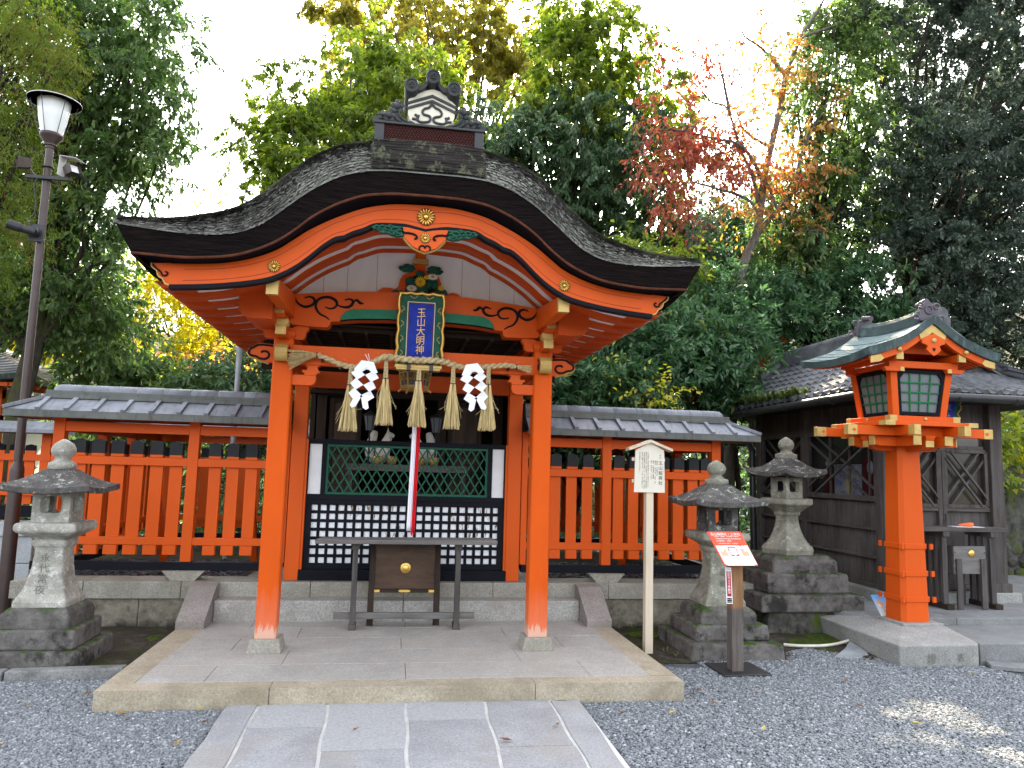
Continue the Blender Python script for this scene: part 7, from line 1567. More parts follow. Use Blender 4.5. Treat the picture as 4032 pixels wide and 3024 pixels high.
# ------------------------------------------------------------------ inner shrine behind the screen
ih = thing('inner_shrine', (-.1,3.6,.3), 'dark timber inner shrine with open panelled doors behind the latticed screen', 'shrine hall')
g = G()
for i in range(4): g.box(-1.0,1.1,3.02+.16*i,3.4+.16*i,.30+.18*i,.47+.18*i)
g.box(-1.0,1.1,3.62,5.0,.9,1.08); g.obj('steps','hall_wood',ih,bevel=.006)
g = G(); g.box(-.62,.62,2.95,3.16,1.30,1.37); g.obj('offering_shelf','grey_wood',ih,bevel=.004)
for x in (-.60,.56): G().box(x,x+.05,2.97,3.14,.302,1.30).obj('shelf_leg','grey_wood_up',ih)
for x in (-.92,.36,.98): G().box(x-.05,x+.05,3.30,3.40,.66,2.55).obj('post','dark_wood',ih,bevel=.005)
for x0, x1 in ((-.84,-.50),(.43,.80)):
    g = G(); g.box(x0,x1,3.33,3.36,.95,2.07); p = g.obj('door_panel','hall_wood',ih)
    g = G()
    for a, b in ((x0,x0+.045),(x1-.045,x1)): g.box(a,b,3.315,3.345,.95,2.07)
    for z in (.97,1.5,2.04): g.box(x0,x1,3.317,3.343,z-.025,z+.025)
    g.obj('door_frame','dark_wood',p,bevel=.003)
g = G(); g.box(-1.06,-.66,3.18,3.34,2.10,2.135); g.box(-1.0,1.1,3.30,3.39,2.16,2.30); g.box(-.9,.98,3.28,3.31,2.08,2.15); g.obj('lintel','dark_wood_flat',ih,bevel=.004)
g = G(); g.box(-1.05,1.15,4.9,5.0,.3,2.7); g.box(-1.05,-1.0,3.42,4.9,.3,2.7); g.box(1.1,1.15,3.0,4.9,.3,2.7); g.box(-1.05,1.15,3.41,4.9,2.56,2.70); g.obj('walls','dark_wood',ih)
g = G(); g.prism([(2.75,2.50),(5.3,2.50),(5.3,2.62),(4.1,3.0),(2.75,2.62)],-1.25,1.35,plane='yz'); g.obj('roof','bark_cut',ih)
def fox(x, s, label):
    f = thing('fox_statue', (x,3.12,1.37), label, 'statue', 'white fox statues in the inner shrine')
    g = G()
    sk = [(0,.0,.07,.075),(0,.02,.14,.08),(-.02*s,.01,.20,.062),(-.045*s,0,.26,.046),(-.06*s,-.005,.30,.042),(-.085*s,-.01,.305,.030),(-.115*s,-.012,.295,.014)]
    vs = smooth_path([(x+a,3.13+b,1.37+c) for a,b,c,_ in sk],4); rs = [interp(i/(len(vs)-1)*(len(sk)-1), [(j,q[3]) for j,q in enumerate(sk)]) for i in range(len(vs))]
    g.tube(vs, rs, 14)
    for d in (-1, 1):
        g.ball((x+.02*s,3.13+d*.045,1.42),.055,12,0,.95,1.2,.7); g.tube([(x-.035*s,3.13+d*.03,1.52),(x-.06*s,3.13+d*.03,1.44),(x-.065*s,3.13+d*.03,1.375)],[.024,.018,.016],8); g.ball((x-.075*s,3.13+d*.03,1.382),.018,8,0,.6,1.3,1)
        g.tube([(x-.05*s,3.13+d*.022,1.70),(x-.045*s,3.13+d*.028,1.755)],[.018,.002],7)
    p = smooth_path([(x+.06*s,3.14,1.40),(x+.12*s,3.14,1.44),(x+.135*s,3.14,1.54),(x+.10*s,3.14,1.66),(x+.085*s,3.14,1.72)],4); g.tube(p,[.02+.028*math.sin(PI*i/(len(p)-1))**.7 for i in range(len(p))],12)
    g.obj('body','statue_white',f)
fox(-.26,-1,'left white fox statue in the dark inner shrine, facing the middle'); fox(.13,1,'right white fox statue in the dark inner shrine, beside the red and white cloth')
for x, lb in ((-.40,'small black standing lantern to the left of the white fox statues'),(.285,'small black standing lantern to the right of the white fox statues')):
    l = thing('standing_lantern', (x,3.02,1.37), lb, 'lantern', 'black lanterns in the inner shrine')
    g = G(); g.lathe([(.045,1.37),(.045,1.38),(.010,1.39),(.009,1.70),(.02,1.715)],x,3.02,12); g.lathe([(.075,1.865),(.078,1.875),(.02,1.91),(.001,1.93)],x,3.02,6)
    for k in range(6): a = PI/3*k; g.bar((x+.038*math.cos(a),3.02+.038*math.sin(a),1.715),(x+.064*math.cos(a),3.02+.064*math.sin(a),1.868),.006,.006)
    g.obj('stand','steel_dark',l); g = G(); g.lathe([(.034,1.717),(.059,1.866)],x,3.02,6); g.obj('paper_shade','shoji',l)
for x, lb in ((-.30,'gilt offering vessel on the shelf, leftmost of four'),(-.16,'gilt offering vessel on the shelf, left of the bell cloth'),(.14,'gilt offering vessel on the shelf, right of the bell cloth'),(.27,'gilt offering vessel on the shelf, rightmost of four')):
    g = G(); g.lathe([(.03,1.371),(.045,1.385),(.055,1.42),(.05,1.44),(.052,1.455),(.046,1.455)],x,3.0,18); tag(g.obj('offering_vessel','gold_paint'), lb, 'vessel', 'gilt vessels on the shelf')
# ------------------------------------------------------------------ far left: second fence on a white wall, tiled building
wl = thing('white_wall', (-5.6,4.62,-.1), 'rough white granite wall below the far left fence', 'wall')
g = G()
for i in range(6):
    for j, (z0, z1) in enumerate(((-.2,.13),(.134,.44))): x = -7.4+.56*i+(.2 if j else 0); g.box(x+.003,min(x+.557,-4.18),4.56,4.8,z0,z1)
g.jitter(.012,6,4); g.obj('blocks','wall_white',wl,bevel=.012); g = G(); g.box(-7.4,-4.15,4.53,4.85,.442,.60); g.obj('coping','wall_white',wl,bevel=.008)
sf = thing('picket_fence', (-5.6,4.7,.6), 'vermilion picket fence on the white wall at the far left, behind the lamp post', 'fence')
g = G(); g.box(-7.4,-4.1,4.62,4.70,.655,.78); g.obj('sill_beam','black_paint',sf)
g = G()
for z0, z1 in ((1.30,1.375),(.90,.955)): g.box(-7.4,-4.1,4.622,4.65,z0,z1)
for x in (-6.9,-5.6,-4.16): g.box(x-.05,x+.05,4.63,4.72,.78,1.72)
g.obj('rail',V,sf)
g = G(); c_ = G()
for i in range(20): x = -7.3+.165*i; g.box(x-.055,x+.055,4.651,4.675,.80,1.415); c_.prism([(x-.055,1.416),(x+.055,1.416),(x+.055,1.475),(x,1.49),(x-.055,1.475)],4.648,4.678)
g.obj('pickets',V,sf); c_.obj('picket_caps','black_paint',sf)
g = G(); g.prism([(4.40,1.62),(4.40,1.66),(4.62,1.755),(4.78,1.755),(4.98,1.66),(4.98,1.62)],-7.4,-4.0,plane='yz'); g.obj('roof','fence_roof',sf)
fb_ = thing('far_shrine_building', (-8.5,9.8,0), 'distant vermilion shrine building with ribbed tiled roof at the far left edge', 'building')
G().box(-11.5,-6.75,8.95,11,0,2.45).obj('wall','white_gable',fb_)
g = G()
for x in (-9.6,-8.4,-7.6,-6.8): g.box(x-.08,x+.08,8.88,9.02,0,2.5)
for z in (2.38,1.95,1.5): g.box(-11.5,-6.72,8.89,9.0,z-.07,z+.07)
for i in range(16): g.bar((-10.9+.30*i,9.0,2.56),(-10.9+.30*i,8.28,2.50),.06,.06); g.bar((-6.75,8.5+.22*i,2.56),(-6.1,8.5+.22*i,2.50),.06,.06)
g.box(-11.5,-6.12,8.3,8.38,2.47,2.53); g.obj('timber_frame','vermilion',fb_)
EA, EB, RA, RB = (-6,8.2), (-12,11.6), (-7.95,9.9), (-10.2,9.9); ez, rz = 2.60, 3.62
g = G(); nv = 18
def hipl(P0, P1, Q0, Q1):
    rows = []
    for j in range(nv*2):
        v = (j//2+(j % 2))/nv; zz = ez+(rz-ez)*(v*.80+.20*v*v)+(.022 if j % 2 == 0 else .0); a = (P0[0]+(Q0[0]-P0[0])*v, P0[1]+(Q0[1]-P0[1])*v); b = (P1[0]+(Q1[0]-P1[0])*v, P1[1]+(Q1[1]-P1[1])*v)
        rows.append([(a[0]+(b[0]-a[0])*u, a[1]+(b[1]-a[1])*u, zz+.10*abs(2*u-1)**6*(1-v)) for u in [i/16 for i in range(17)]])
    g.grid(rows, smooth=False)
hipl((EB[0],EA[1]),EA,RB,RA); hipl(EA,(EA[0],EB[1]),RA,RA); hipl((EA[0],EB[1]),EB,RA,RB); hipl(EB,(EB[0],EA[1]),RB,RB); rf_ = g.obj('roof','kawara',fb_)
g = G(); lip = [(EA[0]+(EB[0]-EA[0])*u,EA[1]-.01,ez+.10*abs(2*u-1)**6) for u in [i/16 for i in range(17)]]; g.grid([[(x,y,z+.02) for x,y,z in lip],[(x,y+.02,z-.07) for x,y,z in lip],[(x,y+.5,z-.08) for x,y,z in lip]],smooth=False)
lip = [(EA[0]+.01,EA[1]+(EB[1]-EA[1])*u,ez+.10*abs(2*u-1)**6) for u in [i/16 for i in range(17)]]; g.grid([[(x,y,z+.02) for x,y,z in lip],[(x-.02,y,z-.07) for x,y,z in lip],[(x-.5,y,z-.08) for x,y,z in lip]],smooth=False); g.obj('eave_edge','copper_edge',rf_)
# utility pole with conduit and insulators, wires
up = thing('utility_pole', (-4.84,9,0), 'teal green utility pole with white insulators behind the left fence roof', 'pole')
g = G(); g.lathe([(.055,-.2),(.042,3.57)],-4.85,9,16); g.obj('pole','pole_green',up); g = G(); g.lathe([(.045,3.57),(.045,3.63)],-4.85,9,16); g.obj('cap','steel_dark',up)
g = G()
for z in (3.47,3.28):
    for k in range(3): g.lathe([(.03,z+.022*k),(.034,z+.009+.022*k),(.018,z+.014+.022*k)],-4.74,8.97,12)
g.obj('insulator','ceramic',up); g = G(); g.tube([(-4.80,8.94,2.2),(-4.80,8.94,3.05)],.02,8); g.tube([(-4.775,8.93,2.2),(-4.775,8.93,3.0)],.012,8); g.box(-4.80,-4.72,8.9,8.96,3.10,3.20); g.box(-4.90,-4.76,8.92,8.95,3.24,3.26); g.obj('conduit','conduit',up)
g = G()
for k in range(4): g.tube(smooth_path([(-4.74,8.96,3.45-.05*k),(-4.68+.01*k,8.93,3.35-.08*k),(-4.73,8.92,3.2-.05*k),(-4.78,8.93,3.1-.03*k)],4),.007,5)
g.obj('cable','steel_dark',up)
for k, (z0, z1, x1) in enumerate(((3.49,3.56,-.5),(3.30,3.33,-.5),(4.02,4.02,1.0),(4.28,4.27,1.0),(4.20,4.16,1.0))):
    x0 = -4.74 if k < 2 else -8; g = G(); g.tube([(x0+(x1-x0)*i/12, 8.97+.4*i/12+(1.0 if k > 1 else 0), z0+(z1-z0)*i/12-.10*math.sin(PI*i/12)) for i in range(13)],.006,5)
    tag(g.obj('overhead_wire','steel_dark'), ['thin wire from the upper insulator of the teal pole','thin wire from the lower insulator of the teal pole','thin overhead wire before the yellow trees, lowest of three','thin overhead wire before the yellow trees, highest of three','thin overhead wire before the yellow trees, middle of three'][k], 'wire', 'overhead wires')
gp = thing('grey_pole', (-1.97,4.1,.3), 'grey steel pipe post rising behind the left fence beside the gate', 'pole'); g = G(); g.lathe([(.030,.26),(.030,2.45),(.034,2.47),(.034,2.62),(.055,2.66),(.055,2.68)],-1.965,4.1,14); g.obj('pipe','conduit',gp)
# vermilion fence glimpsed through the leaves on the slope, small white box on the trunk
uf = thing('slope_fence', (4.6,8.4,2.4), 'vermilion fence half hidden by leaves on the slope at the right', 'fence'); g = G()
for i in range(22): x = 2.2+.24*i; g.box(x-.05,x+.05,8.4,8.45,1.6+.06*i,3.15+.06*i)
for z in (2.0,2.9): g.bar((2.1,8.43,z),(7.5,8.43,z+1.25),.05,.10)
g.obj('pickets','vermilion_dull',uf)
# far right retaining wall of round stones
rw = thing('cobble_wall', (8.2,4.4,0), 'dark mossy wall of round stones at the right edge beyond the hall', 'wall')
r = random.Random(3); g = G()
for j in range(10):
    for i in range(16): g.ball((6.9+.20*i+(.1 if j%2 else 0)+r.uniform(-.03,.03),4.35+r.uniform(-.02,.02)+.02*j,-.05+.17*j),.115+r.uniform(-.015,.02),9,0,.85,1,.6)
g.obj('stones','mossy_plinth',rw); G().box(6.7,10.2,4.38,4.9,-.2,1.62).obj('backing','mossy_plinth',rw)
# ------------------------------------------------------------------ trees and shrubs
def leaf_arrays(rng, pos, d, nrm, L, W, fold=.25):
    d = d/np.linalg.norm(d,axis=1,keepdims=True); s = np.cross(d,nrm); s /= np.maximum(np.linalg.norm(s,axis=1,keepdims=True),1e-6); n2 = np.cross(s,d)
    L = L[:,None]; W = W[:,None]; mid = pos+d*L*.45+n2*W*fold
    v = np.stack([pos, mid+s*W*.5, pos+d*L-n2*L*.10, mid-s*W*.5],1); return v
def add_leaves(name, v, rnd, mat, parent=None):
    n = len(v); root = parent
    off = ORG.get(root.name, Vector()) if root is not None else Vector()
    v = (v-np.array(off)[None,None,:]).reshape(-1,3); me = bpy.data.meshes.new(name)
    me.vertices.add(n*4); me.vertices.foreach_set('co', v.astype(np.float32).ravel())
    idx = (np.arange(n)*4)[:,None]+np.array([[0,1,2,0,2,3]]); me.loops.add(n*6); me.loops.foreach_set('vertex_index', idx.astype(np.int32).ravel())
    me.polygons.add(n*2); me.polygons.foreach_set('loop_start', (np.arange(n*2)*3).astype(np.int32)); me.update(calc_edges=True)
    at = me.attributes.new('rnd','FLOAT','FACE'); at.data.foreach_set('value', np.repeat(np.clip(rnd,0,1),2).astype(np.float32))
    me.materials.append(MATS[mat]); o = bpy.data.objects.new(name, me); COL.objects.link(o)
    if parent is not None: o.parent = parent
    return o
SUNGAPS = [(3.55,-.28,.38,.20),(3.15,-.40,.25,.14),(2.85,-.85,.28,.13),(3.05,-.95,.24,.14),(3.30,-.62,.16,.10),(3.75,-.75,.30,.24),(3.85,-.48,.22,.14),(3.35,-1.10,.28,.16),(4.1,-.95,.3,.25)]
def foliage(name, mat, blobs, n, L, W, seed, parent=None, nclump=9, cr=.42, tw=10, tl=.45, droop=.5, shell=.55, zmin=None, flat=1.0, spread=.7, bias=0.0):
    """leaves on short twigs, the twigs gathered in clumps spread through ellipsoid masses (x, y, z, rx, ry, rz)"""
    rng = np.random.default_rng(seed); B = np.array([b[:6] for b in blobs], float); vol = (B[:,3]*B[:,4]*B[:,5])**.72; vol /= vol.sum()
    nc = max(len(blobs), int(nclump*len(blobs))); bi = rng.choice(len(B), nc, p=vol)
    u = rng.normal(size=(nc,3)); u /= np.linalg.norm(u,axis=1,keepdims=True); rad = shell+(1-shell)*rng.random(nc)**.6; rad = np.where(rng.random(nc) < .25, rng.random(nc), rad)
    cc = B[bi,:3]+u*rad[:,None]*B[bi,3:6]; csz = cr*rng.uniform(.6,1.35,nc); ccol = rng.random(nc)
    # twigs
    nt = nc*tw; ti = np.repeat(np.arange(nc), tw); td = rng.normal(size=(nt,3)); td[:,2] *= .8; td /= np.linalg.norm(td,axis=1,keepdims=True); td += u[ti]*.45; td[:,2] -= droop*.35; td /= np.linalg.norm(td,axis=1,keepdims=True)
    tb = cc[ti]+rng.normal(size=(nt,3))*csz[ti][:,None]*np.array([.5,.5,.42*flat])
    li = rng.integers(0, nt, n); s = rng.random(n)**.7; c = ti[li]
    p = tb[li]+td[li]*(s*tl*csz[c]/cr)[:,None]; p[:,2] -= droop*.25*tl*s*s; p += rng.normal(size=(n,3))*.018
    side = np.cross(td[li], rng.normal(size=(n,3))); side /= np.maximum(np.linalg.norm(side,axis=1,keepdims=True),1e-6)
    d = td[li]*.55+side*spread+np.array([0,0,-droop])*rng.uniform(.4,1.2,n)[:,None]
    nr = np.array([0,0,1.0])+rng.normal(size=(n,3))*.45+u[c]*.3
    k = rng.uniform(.65,1.25,n); rnd = .62*rng.random(n)+.38*ccol[c]+bias
    # gap cut into the crowns to shape the sun patches on the right gravel
    gp_ = p-np.array(_sd)[None]*((p[:,2]-GZ)/_sd.z)[:,None]; gx, gy = gp_[:,0], gp_[:,1]; hole = np.zeros(n, bool)
    for ex_, ey_, ea, eb in SUNGAPS: hole |= ((gx-ex_)/ea)**2+((gy-ey_)/eb)**2+.25*np.sin(gx*9)*np.cos(gy*11) < 1.15
    hole &= rng.random(n) < .97; p, d, nr, k, rnd = p[~hole], d[~hole], nr[~hole], k[~hole], rnd[~hole]; li = li[~hole]; n = len(p)
    if zmin is not None: m = p[:,2] > zmin; p, d, nr, k, rnd = p[m], d[m], nr[m], k[m], rnd[m]
    # leave out what neither this view nor one a few steps aside could show
    q = p-np.array(CAM_C)[None]; dep = q@np.array(_f); hx = q@np.array(_r2); hy = q@np.array(_u2); m = (dep > .5) & (np.abs(hx) < dep*.86+1.0) & (hy < dep*.66+1.0)
    p, d, nr, k, rnd = p[m], d[m], nr[m], k[m], rnd[m]
    return add_leaves(name, leaf_arrays(rng, p, d, nr, L*k, W*k), rnd, mat, parent), cc
def limbs(g, base, fork, targets, r0, r1, seed, wob=.12, k=6):
    r = random.Random(seed); base, fork = Vector(base), Vector(fork)
    tr = [base.lerp(fork,i/8)+Vector((r.gauss(0,wob*.4),r.gauss(0,wob*.4),0))*math.sin(PI*i/8) for i in range(9)]; g.tube(tr,[r0*(1.35 if i == 0 else 1)+(r1-r0)*i/8 for i in range(9)],12)
    for t in targets:
        t = Vector(t); s0 = tr[r.choice((4,5,6,7,8))]; m = s0.lerp(t,.5)+Vector((r.gauss(0,wob),r.gauss(0,wob),abs(r.gauss(0,wob))+.1)); p = smooth_path([s0,m,t],k); n = len(p); rr_ = r1*r.uniform(.35,.6)
        g.tube(p,[rr_*(1-.85*i/(n-1)) for i in range(n)],7)
def tree(name, label, cat, base, fork, blobs, mat, n, L, W, seed, bark='bark_dark', r0=.16, r1=.07, group=None, twigs=26, **k):
    t = thing(name, base, label, cat, group)
    o, cc = foliage('crown', mat, blobs, n, L, W, seed, t, **k)
    g = G(); r = random.Random(seed); tg = [b[:3] for b in blobs]+[tuple(cc[i]) for i in r.sample(range(len(cc)), min(twigs, len(cc)))]
    limbs(g, base, fork, tg, r0, r1, seed); g.obj('trunk', bark, t); return t
TG = 'trees round the shrine'
# left evergreen: layered sprays with sky showing between
tree('evergreen_tree','tall dark evergreen tree at the left edge, behind the lamp post','tree',(-5.25,6.2,-.1),(-5.0,6.2,5.6),
 [(-4.85,6.0,8.2,1.0,1.0,.8),(-4.0,6.0,7.4,.70,.9,.70),(-4.35,6.1,6.6,.7,.9,.5),(-3.62,6.0,6.35,.40,.7,.42),(-3.50,5.9,5.95,.40,.6,.30),(-4.1,6.1,5.65,.55,.8,.36),(-4.9,6.3,6.0,.8,.9,.6),(-5.4,6.2,7.2,.9,1.0,.9),(-4.35,6.2,4.75,.40,.7,.30),(-5.1,6.3,4.7,.6,.8,.4),(-4.25,6.1,4.05,.42,.7,.36),(-5.0,6.3,3.6,.8,.8,.55),(-4.35,6.2,3.3,.35,.6,.30),(-5.9,6.4,3.9,.8,.8,.8),(-5.9,6.3,5.6,.7,.8,.7)],
 'leaf_mid',44000,.105,.046,1,'bark_mossy',.15,.09,TG,60,nclump=15,cr=.27,droop=.75,shell=.3,bias=-.08)
# feathery conifer in front of it
tree('conifer_tree','yellow green feathery conifer with rusty sprays at the left edge, nearest the lamp shade','tree',(-5.6,4.6,-.1),(-5.3,4.5,5.2),
 [(-4.75,4.4,6.4,.40,.6,.40),(-4.50,4.35,5.75,.22,.4,.20),(-4.75,4.4,5.1,.32,.4,.30),(-4.45,4.4,4.75,.18,.3,.18),(-4.85,4.45,4.3,.30,.4,.28),(-4.55,4.4,4.0,.18,.3,.20),(-4.95,4.5,3.6,.3,.4,.3),(-4.30,4.4,6.15,.22,.4,.16)],
 'leaf_conifer',34000,.045,.010,2,'bark_dark',.15,.08,TG,40,nclump=13,cr=.19,tw=14,tl=.30,droop=.75,shell=.2,spread=.55)
# trees behind the gate
tree('broadleaf_tree','yellow green broadleaf tree behind the gate roof, left of the ridge ornament','tree',(-.9,10.2,.7),(-1.0,10.1,5.2),
 [(-2.35,9.6,8.6,.85,1.0,.8),(-1.35,9.8,9.2,1.1,1.1,.85),(-.2,9.7,9.1,1.0,1.1,.8),(-2.55,9.4,7.4,.85,1.0,.8),(-1.5,9.4,7.6,1.2,1.2,1.0),(-.3,9.4,7.7,1.1,1.2,1.0),(-2.9,9.2,6.3,.8,.9,.7),(-1.9,9.2,6.0,1.0,1.0,.9),(-.6,9.4,6.2,1.2,1.1,1.1),(.6,9.8,7.6,.9,1.0,1.2),(-3.2,9.2,5.1,.7,.8,.6),(-2.3,9.2,4.7,.8,.9,.7),(.5,9.6,6.1,1.0,1.0,1.0)],
 'leaf_yellowgreen',84000,.115,.048,3,'bark_pale',.18,.10,TG,50,nclump=13,cr=.42,droop=.7,shell=.45,bias=-.05)
tree('golden_tree','golden brown tree far behind, above the ridge ornament','tree',(1.6,19,3.4),(1.5,19,10),
 [(-2.2,18.5,16.2,1.6,1.5,1.2),(-.4,18.5,17.2,1.6,1.5,1.1),(1.6,18.5,17.0,1.7,1.5,1.5),(3.4,18.8,16.2,1.5,1.5,1.4),(.6,18.5,15.2,2.2,1.6,1.4),(3.0,18.5,14.2,2.2,1.6,1.6),(-1.6,18.6,14.4,2.0,1.6,1.2)],
 'leaf_golden',52000,.17,.08,4,'bark_pale',.28,.16,TG,50,nclump=16,cr=.6,tl=.7,droop=.5,shell=.5)
tree('tall_broadleaf_tree','tall broadleaf tree with dark lower crown and sunlit top, right of the ridge ornament','tree',(3.4,9.6,.7),(3.4,9.4,6.0),
 [(3.3,9.0,10.6,.9,.9,.9),(4.1,9.0,10.2,.9,.9,.9),(2.9,8.9,9.5,.7,.9,.7),(4.5,8.9,9.0,.9,.9,.9),(3.4,8.8,8.7,1.0,1.0,.9),(5.0,8.9,8.0,.8,.9,.8),(2.3,8.8,8.2,.7,.9,.8)],
 'leaf_yellowgreen',44000,.105,.044,5,'bark_dark',.17,.11,TG,46,nclump=13,cr=.38,droop=.85,shell=.4,bias=-.08)
tree('dark_broadleaf_tree','dark drooping broadleaf tree directly right of the ridge ornament','tree',(2.9,8.9,.5),(2.9,8.7,5.0),
 [(1.6,8.3,7.3,.8,.9,.7),(2.7,8.2,7.6,1.0,1.0,.8),(3.9,8.3,7.4,1.0,1.0,.9),(1.3,8.2,6.2,.9,.9,.8),(2.5,8.0,6.4,1.1,1.0,.9),(3.8,8.0,6.2,1.1,1.0,.9),(4.9,8.3,6.7,.8,.9,.9),(1.6,8.2,5.0,1.0,.9,.9),(2.9,7.8,5.1,1.2,1.0,.9),(4.3,7.8,5.0,1.2,1.0,.9),(2.6,7.8,3.9,1.3,.9,.8),(4.1,7.7,3.8,1.3,.9,.8),(5.6,8.2,5.5,.8,.9,1.0)],
 'leaf_dark',92000,.112,.042,6,'bark_dark',.16,.10,TG,60,nclump=12,cr=.42,droop=1.0,shell=.5)
# sparse red and orange tree with visible limbs
rt = thing('red_leaved_tree',(5.1,6.3,-.1),'sparse tree with red and orange autumn leaves and bare twigs on the right slope','tree',TG)
LA = [(5.05,6.3,-.1),(5.12,6.25,2.6),(5.27,6.20,4.55),(5.55,6.20,5.32),(5.69,6.20,6.28),(5.95,6.20,7.34),(6.10,6.20,8.06),(6.39,6.20,8.80),(6.79,6.20,9.48),(7.15,6.20,10.3)]
LC = [(5.50,6.2,5.2),(5.82,6.40,5.56),(6.29,6.40,6.12),(6.51,6.40,6.92),(6.92,6.40,7.75),(7.15,6.40,8.41),(7.12,6.40,9.18)]
SUBL = [[(5.42,5.95,5.05),(5.33,5.90,5.66),(4.66,5.90,5.87),(4.24,5.90,5.91),(3.78,5.90,5.72)],[(5.57,6.15,5.5),(5.40,6.0,6.1),(5.18,6.00,6.58),(4.95,6.00,7.26),(4.67,6.00,7.35),(4.44,6.00,7.60),(4.20,6.00,7.65)],[(5.66,6.1,6.05),(5.13,5.80,6.53),(4.66,5.80,6.63),(3.97,5.80,6.71),(3.59,5.80,6.64)],[(5.0,6,7.15),(4.87,6.00,7.81),(4.75,6.00,8.31)],[(6.10,6.20,8.06),(5.67,6.20,8.50),(5.34,6.20,8.71),(5.26,6.20,9.07)],[(6.39,6.20,8.80),(7.04,6.20,9.09),(7.65,6.20,9.38)],[(5.87,6.30,6.82),(5.38,6.30,7.09),(5.21,6.30,7.60)],[(5.69,6.2,6.28),(5.85,6.1,5.7),(5.98,6.0,5.25)]]
g = G(); p = smooth_path(LA,5); g.tube(p,[.095-.082*i/(len(p)-1) for i in range(len(p))],10); p = smooth_path(LC,5); g.tube(p,[.055-.043*i/(len(p)-1) for i in range(len(p))],8)
r = random.Random(12); tips = []
for S in SUBL:
    p = smooth_path(S,5); n_ = len(p); g.tube(p,[.034-.027*i/(n_-1) for i in range(n_)],7)
    for i in range(4,n_,2):
        d = Vector((r.gauss(0,1),r.gauss(0,.8),r.gauss(.1,.7))).normalized(); L_ = r.uniform(.25,.6); e = p[i]+d*L_; g.tube([p[i],p[i]+d*L_*.5+Vector((0,0,.04)),e],[.010,.007,.003],5); tips.append(e)
        for q in range(2): d2 = (d+Vector((r.gauss(0,.6),r.gauss(0,.6),r.gauss(0,.6)))).normalized(); g.tube([p[i]+d*L_*.5,p[i]+d*L_*.5+d2*.25],[.006,.0025],4)
for i in range(46):
    b = Vector((4.95,5.85,5.7)).lerp(Vector((4.45,5.8,5.25)),r.random())+Vector((r.gauss(0,.12),r.gauss(0,.1),r.gauss(0,.10))); p = [b]
    for k in range(3): p.append(p[-1]+Vector((r.gauss(-.10,.09),r.gauss(0,.06),r.gauss(-.10,.07))))
    g.tube(p,[.006,.005,.004,.002],4)
g.obj('trunk','bark_pale',rt)
RED = [(4.01,5.90,6.84),(3.63,5.90,6.35),(4.47,5.90,6.66),(4.24,5.90,7.53),(3.97,5.90,7.30),(4.79,5.90,8.02),(3.78,5.90,5.95),(4.09,5.90,6.24),(4.55,5.90,6.28),(4.09,5.90,5.56),(4.47,5.90,8.10),(3.93,5.90,7.76),(3.75,5.9,6.68),(4.25,5.9,6.55)]
ORA = [(5.02,6.00,6.21),(5.22,6.00,6.58),(5.82,6.00,6.21),(4.99,6.00,6.75),(5.42,6.00,5.82),(5.21,6.00,5.23),(5.95,6.00,6.69),(5.68,6.00,7.90),(5.24,6.00,8.13),(5.77,6.00,8.64),(5.47,6.00,7.20),(6.35,6.00,6.41),(6.01,6.00,5.37),(4.90,6.00,5.74),(6.7,6.2,7.4),(6.4,6.2,8.3)]
foliage('crown','leaf_red',[(x,y,z,.42,.40,.30) for x,y,z in RED]+[(x,y,z,.4,.4,.3) for x,y,z in ORA[:4]],4600,.092,.040,13,rt,nclump=6,cr=.24,tw=5,tl=.32,droop=.8,shell=.1)
foliage('crown','leaf_orange',[(x,y,z,.46,.44,.36) for x,y,z in ORA],4600,.090,.042,14,rt,nclump=6,cr=.26,tw=5,tl=.3,droop=.8,shell=.1)
# leaning trees right of it
lt = tree('leaning_tree','slim dark tree with leaning stems between the red tree and the dark holly','tree',(6.1,6.6,.2),(6.85,6.5,5.7),
 [(7.1,6.6,8.6,.75,.7,.7),(6.75,6.6,7.5,.5,.6,.5),(7.7,6.6,7.6,.6,.7,.7),(7.0,6.5,6.3,.5,.6,.4),(7.7,6.6,6.4,.6,.7,.6),(6.4,6.5,5.2,.5,.6,.5),(7.2,6.6,5.2,.7,.7,.6),(6.6,6.4,6.9,.35,.5,.35),(7.9,6.7,9.3,.6,.7,.8),(6.5,6.6,8.1,.5,.6,.5),(6.1,6.7,5.7,.45,.5,.4),(6.3,6.8,6.3,.4,.5,.35),(7.3,6.6,9.6,.5,.6,.5)],
 'leaf_mid',27000,.105,.044,15,'bark_dark',.10,.07,TG,40,nclump=11,cr=.34,droop=.7,shell=.3)
tree('holly_tree','huge dark holly tree filling the upper right corner','tree',(9.6,7.6,.8),(9.4,7.5,5.5),
 [(8.3,6.9,9.6,.9,1.0,1.0),(9.6,6.9,10.4,1.3,1.2,1.1),(11,7.0,10.2,1.4,1.2,1.3),(8.5,6.8,8.0,.9,1.0,1.0),(9.8,6.6,8.4,1.3,1.2,1.2),(11.2,6.8,8.2,1.3,1.2,1.3),(8.3,6.6,6.6,.9,1.0,.9),(9.5,6.4,6.6,1.3,1.1,1.1),(10.9,6.5,6.3,1.3,1.2,1.2),(8.0,6.5,5.4,.8,.9,.8),(9.2,6.2,5.0,1.3,1.0,1.0),(10.6,6.3,4.6,1.3,1.1,1.1),(10.4,6.1,3.3,1.3,.9,.8),(11.5,6.2,3.2,1.2,.9,1.0),(12,7,9,1,1,2),(8.6,6.2,4.0,1.1,.8,.7),(9.8,6.0,3.6,1.1,.8,.8)],
 'leaf_holly',140000,.095,.040,16,'bark_dark',.26,.15,TG,60,nclump=16,cr=.40,droop=.15,shell=.62,spread=.85)
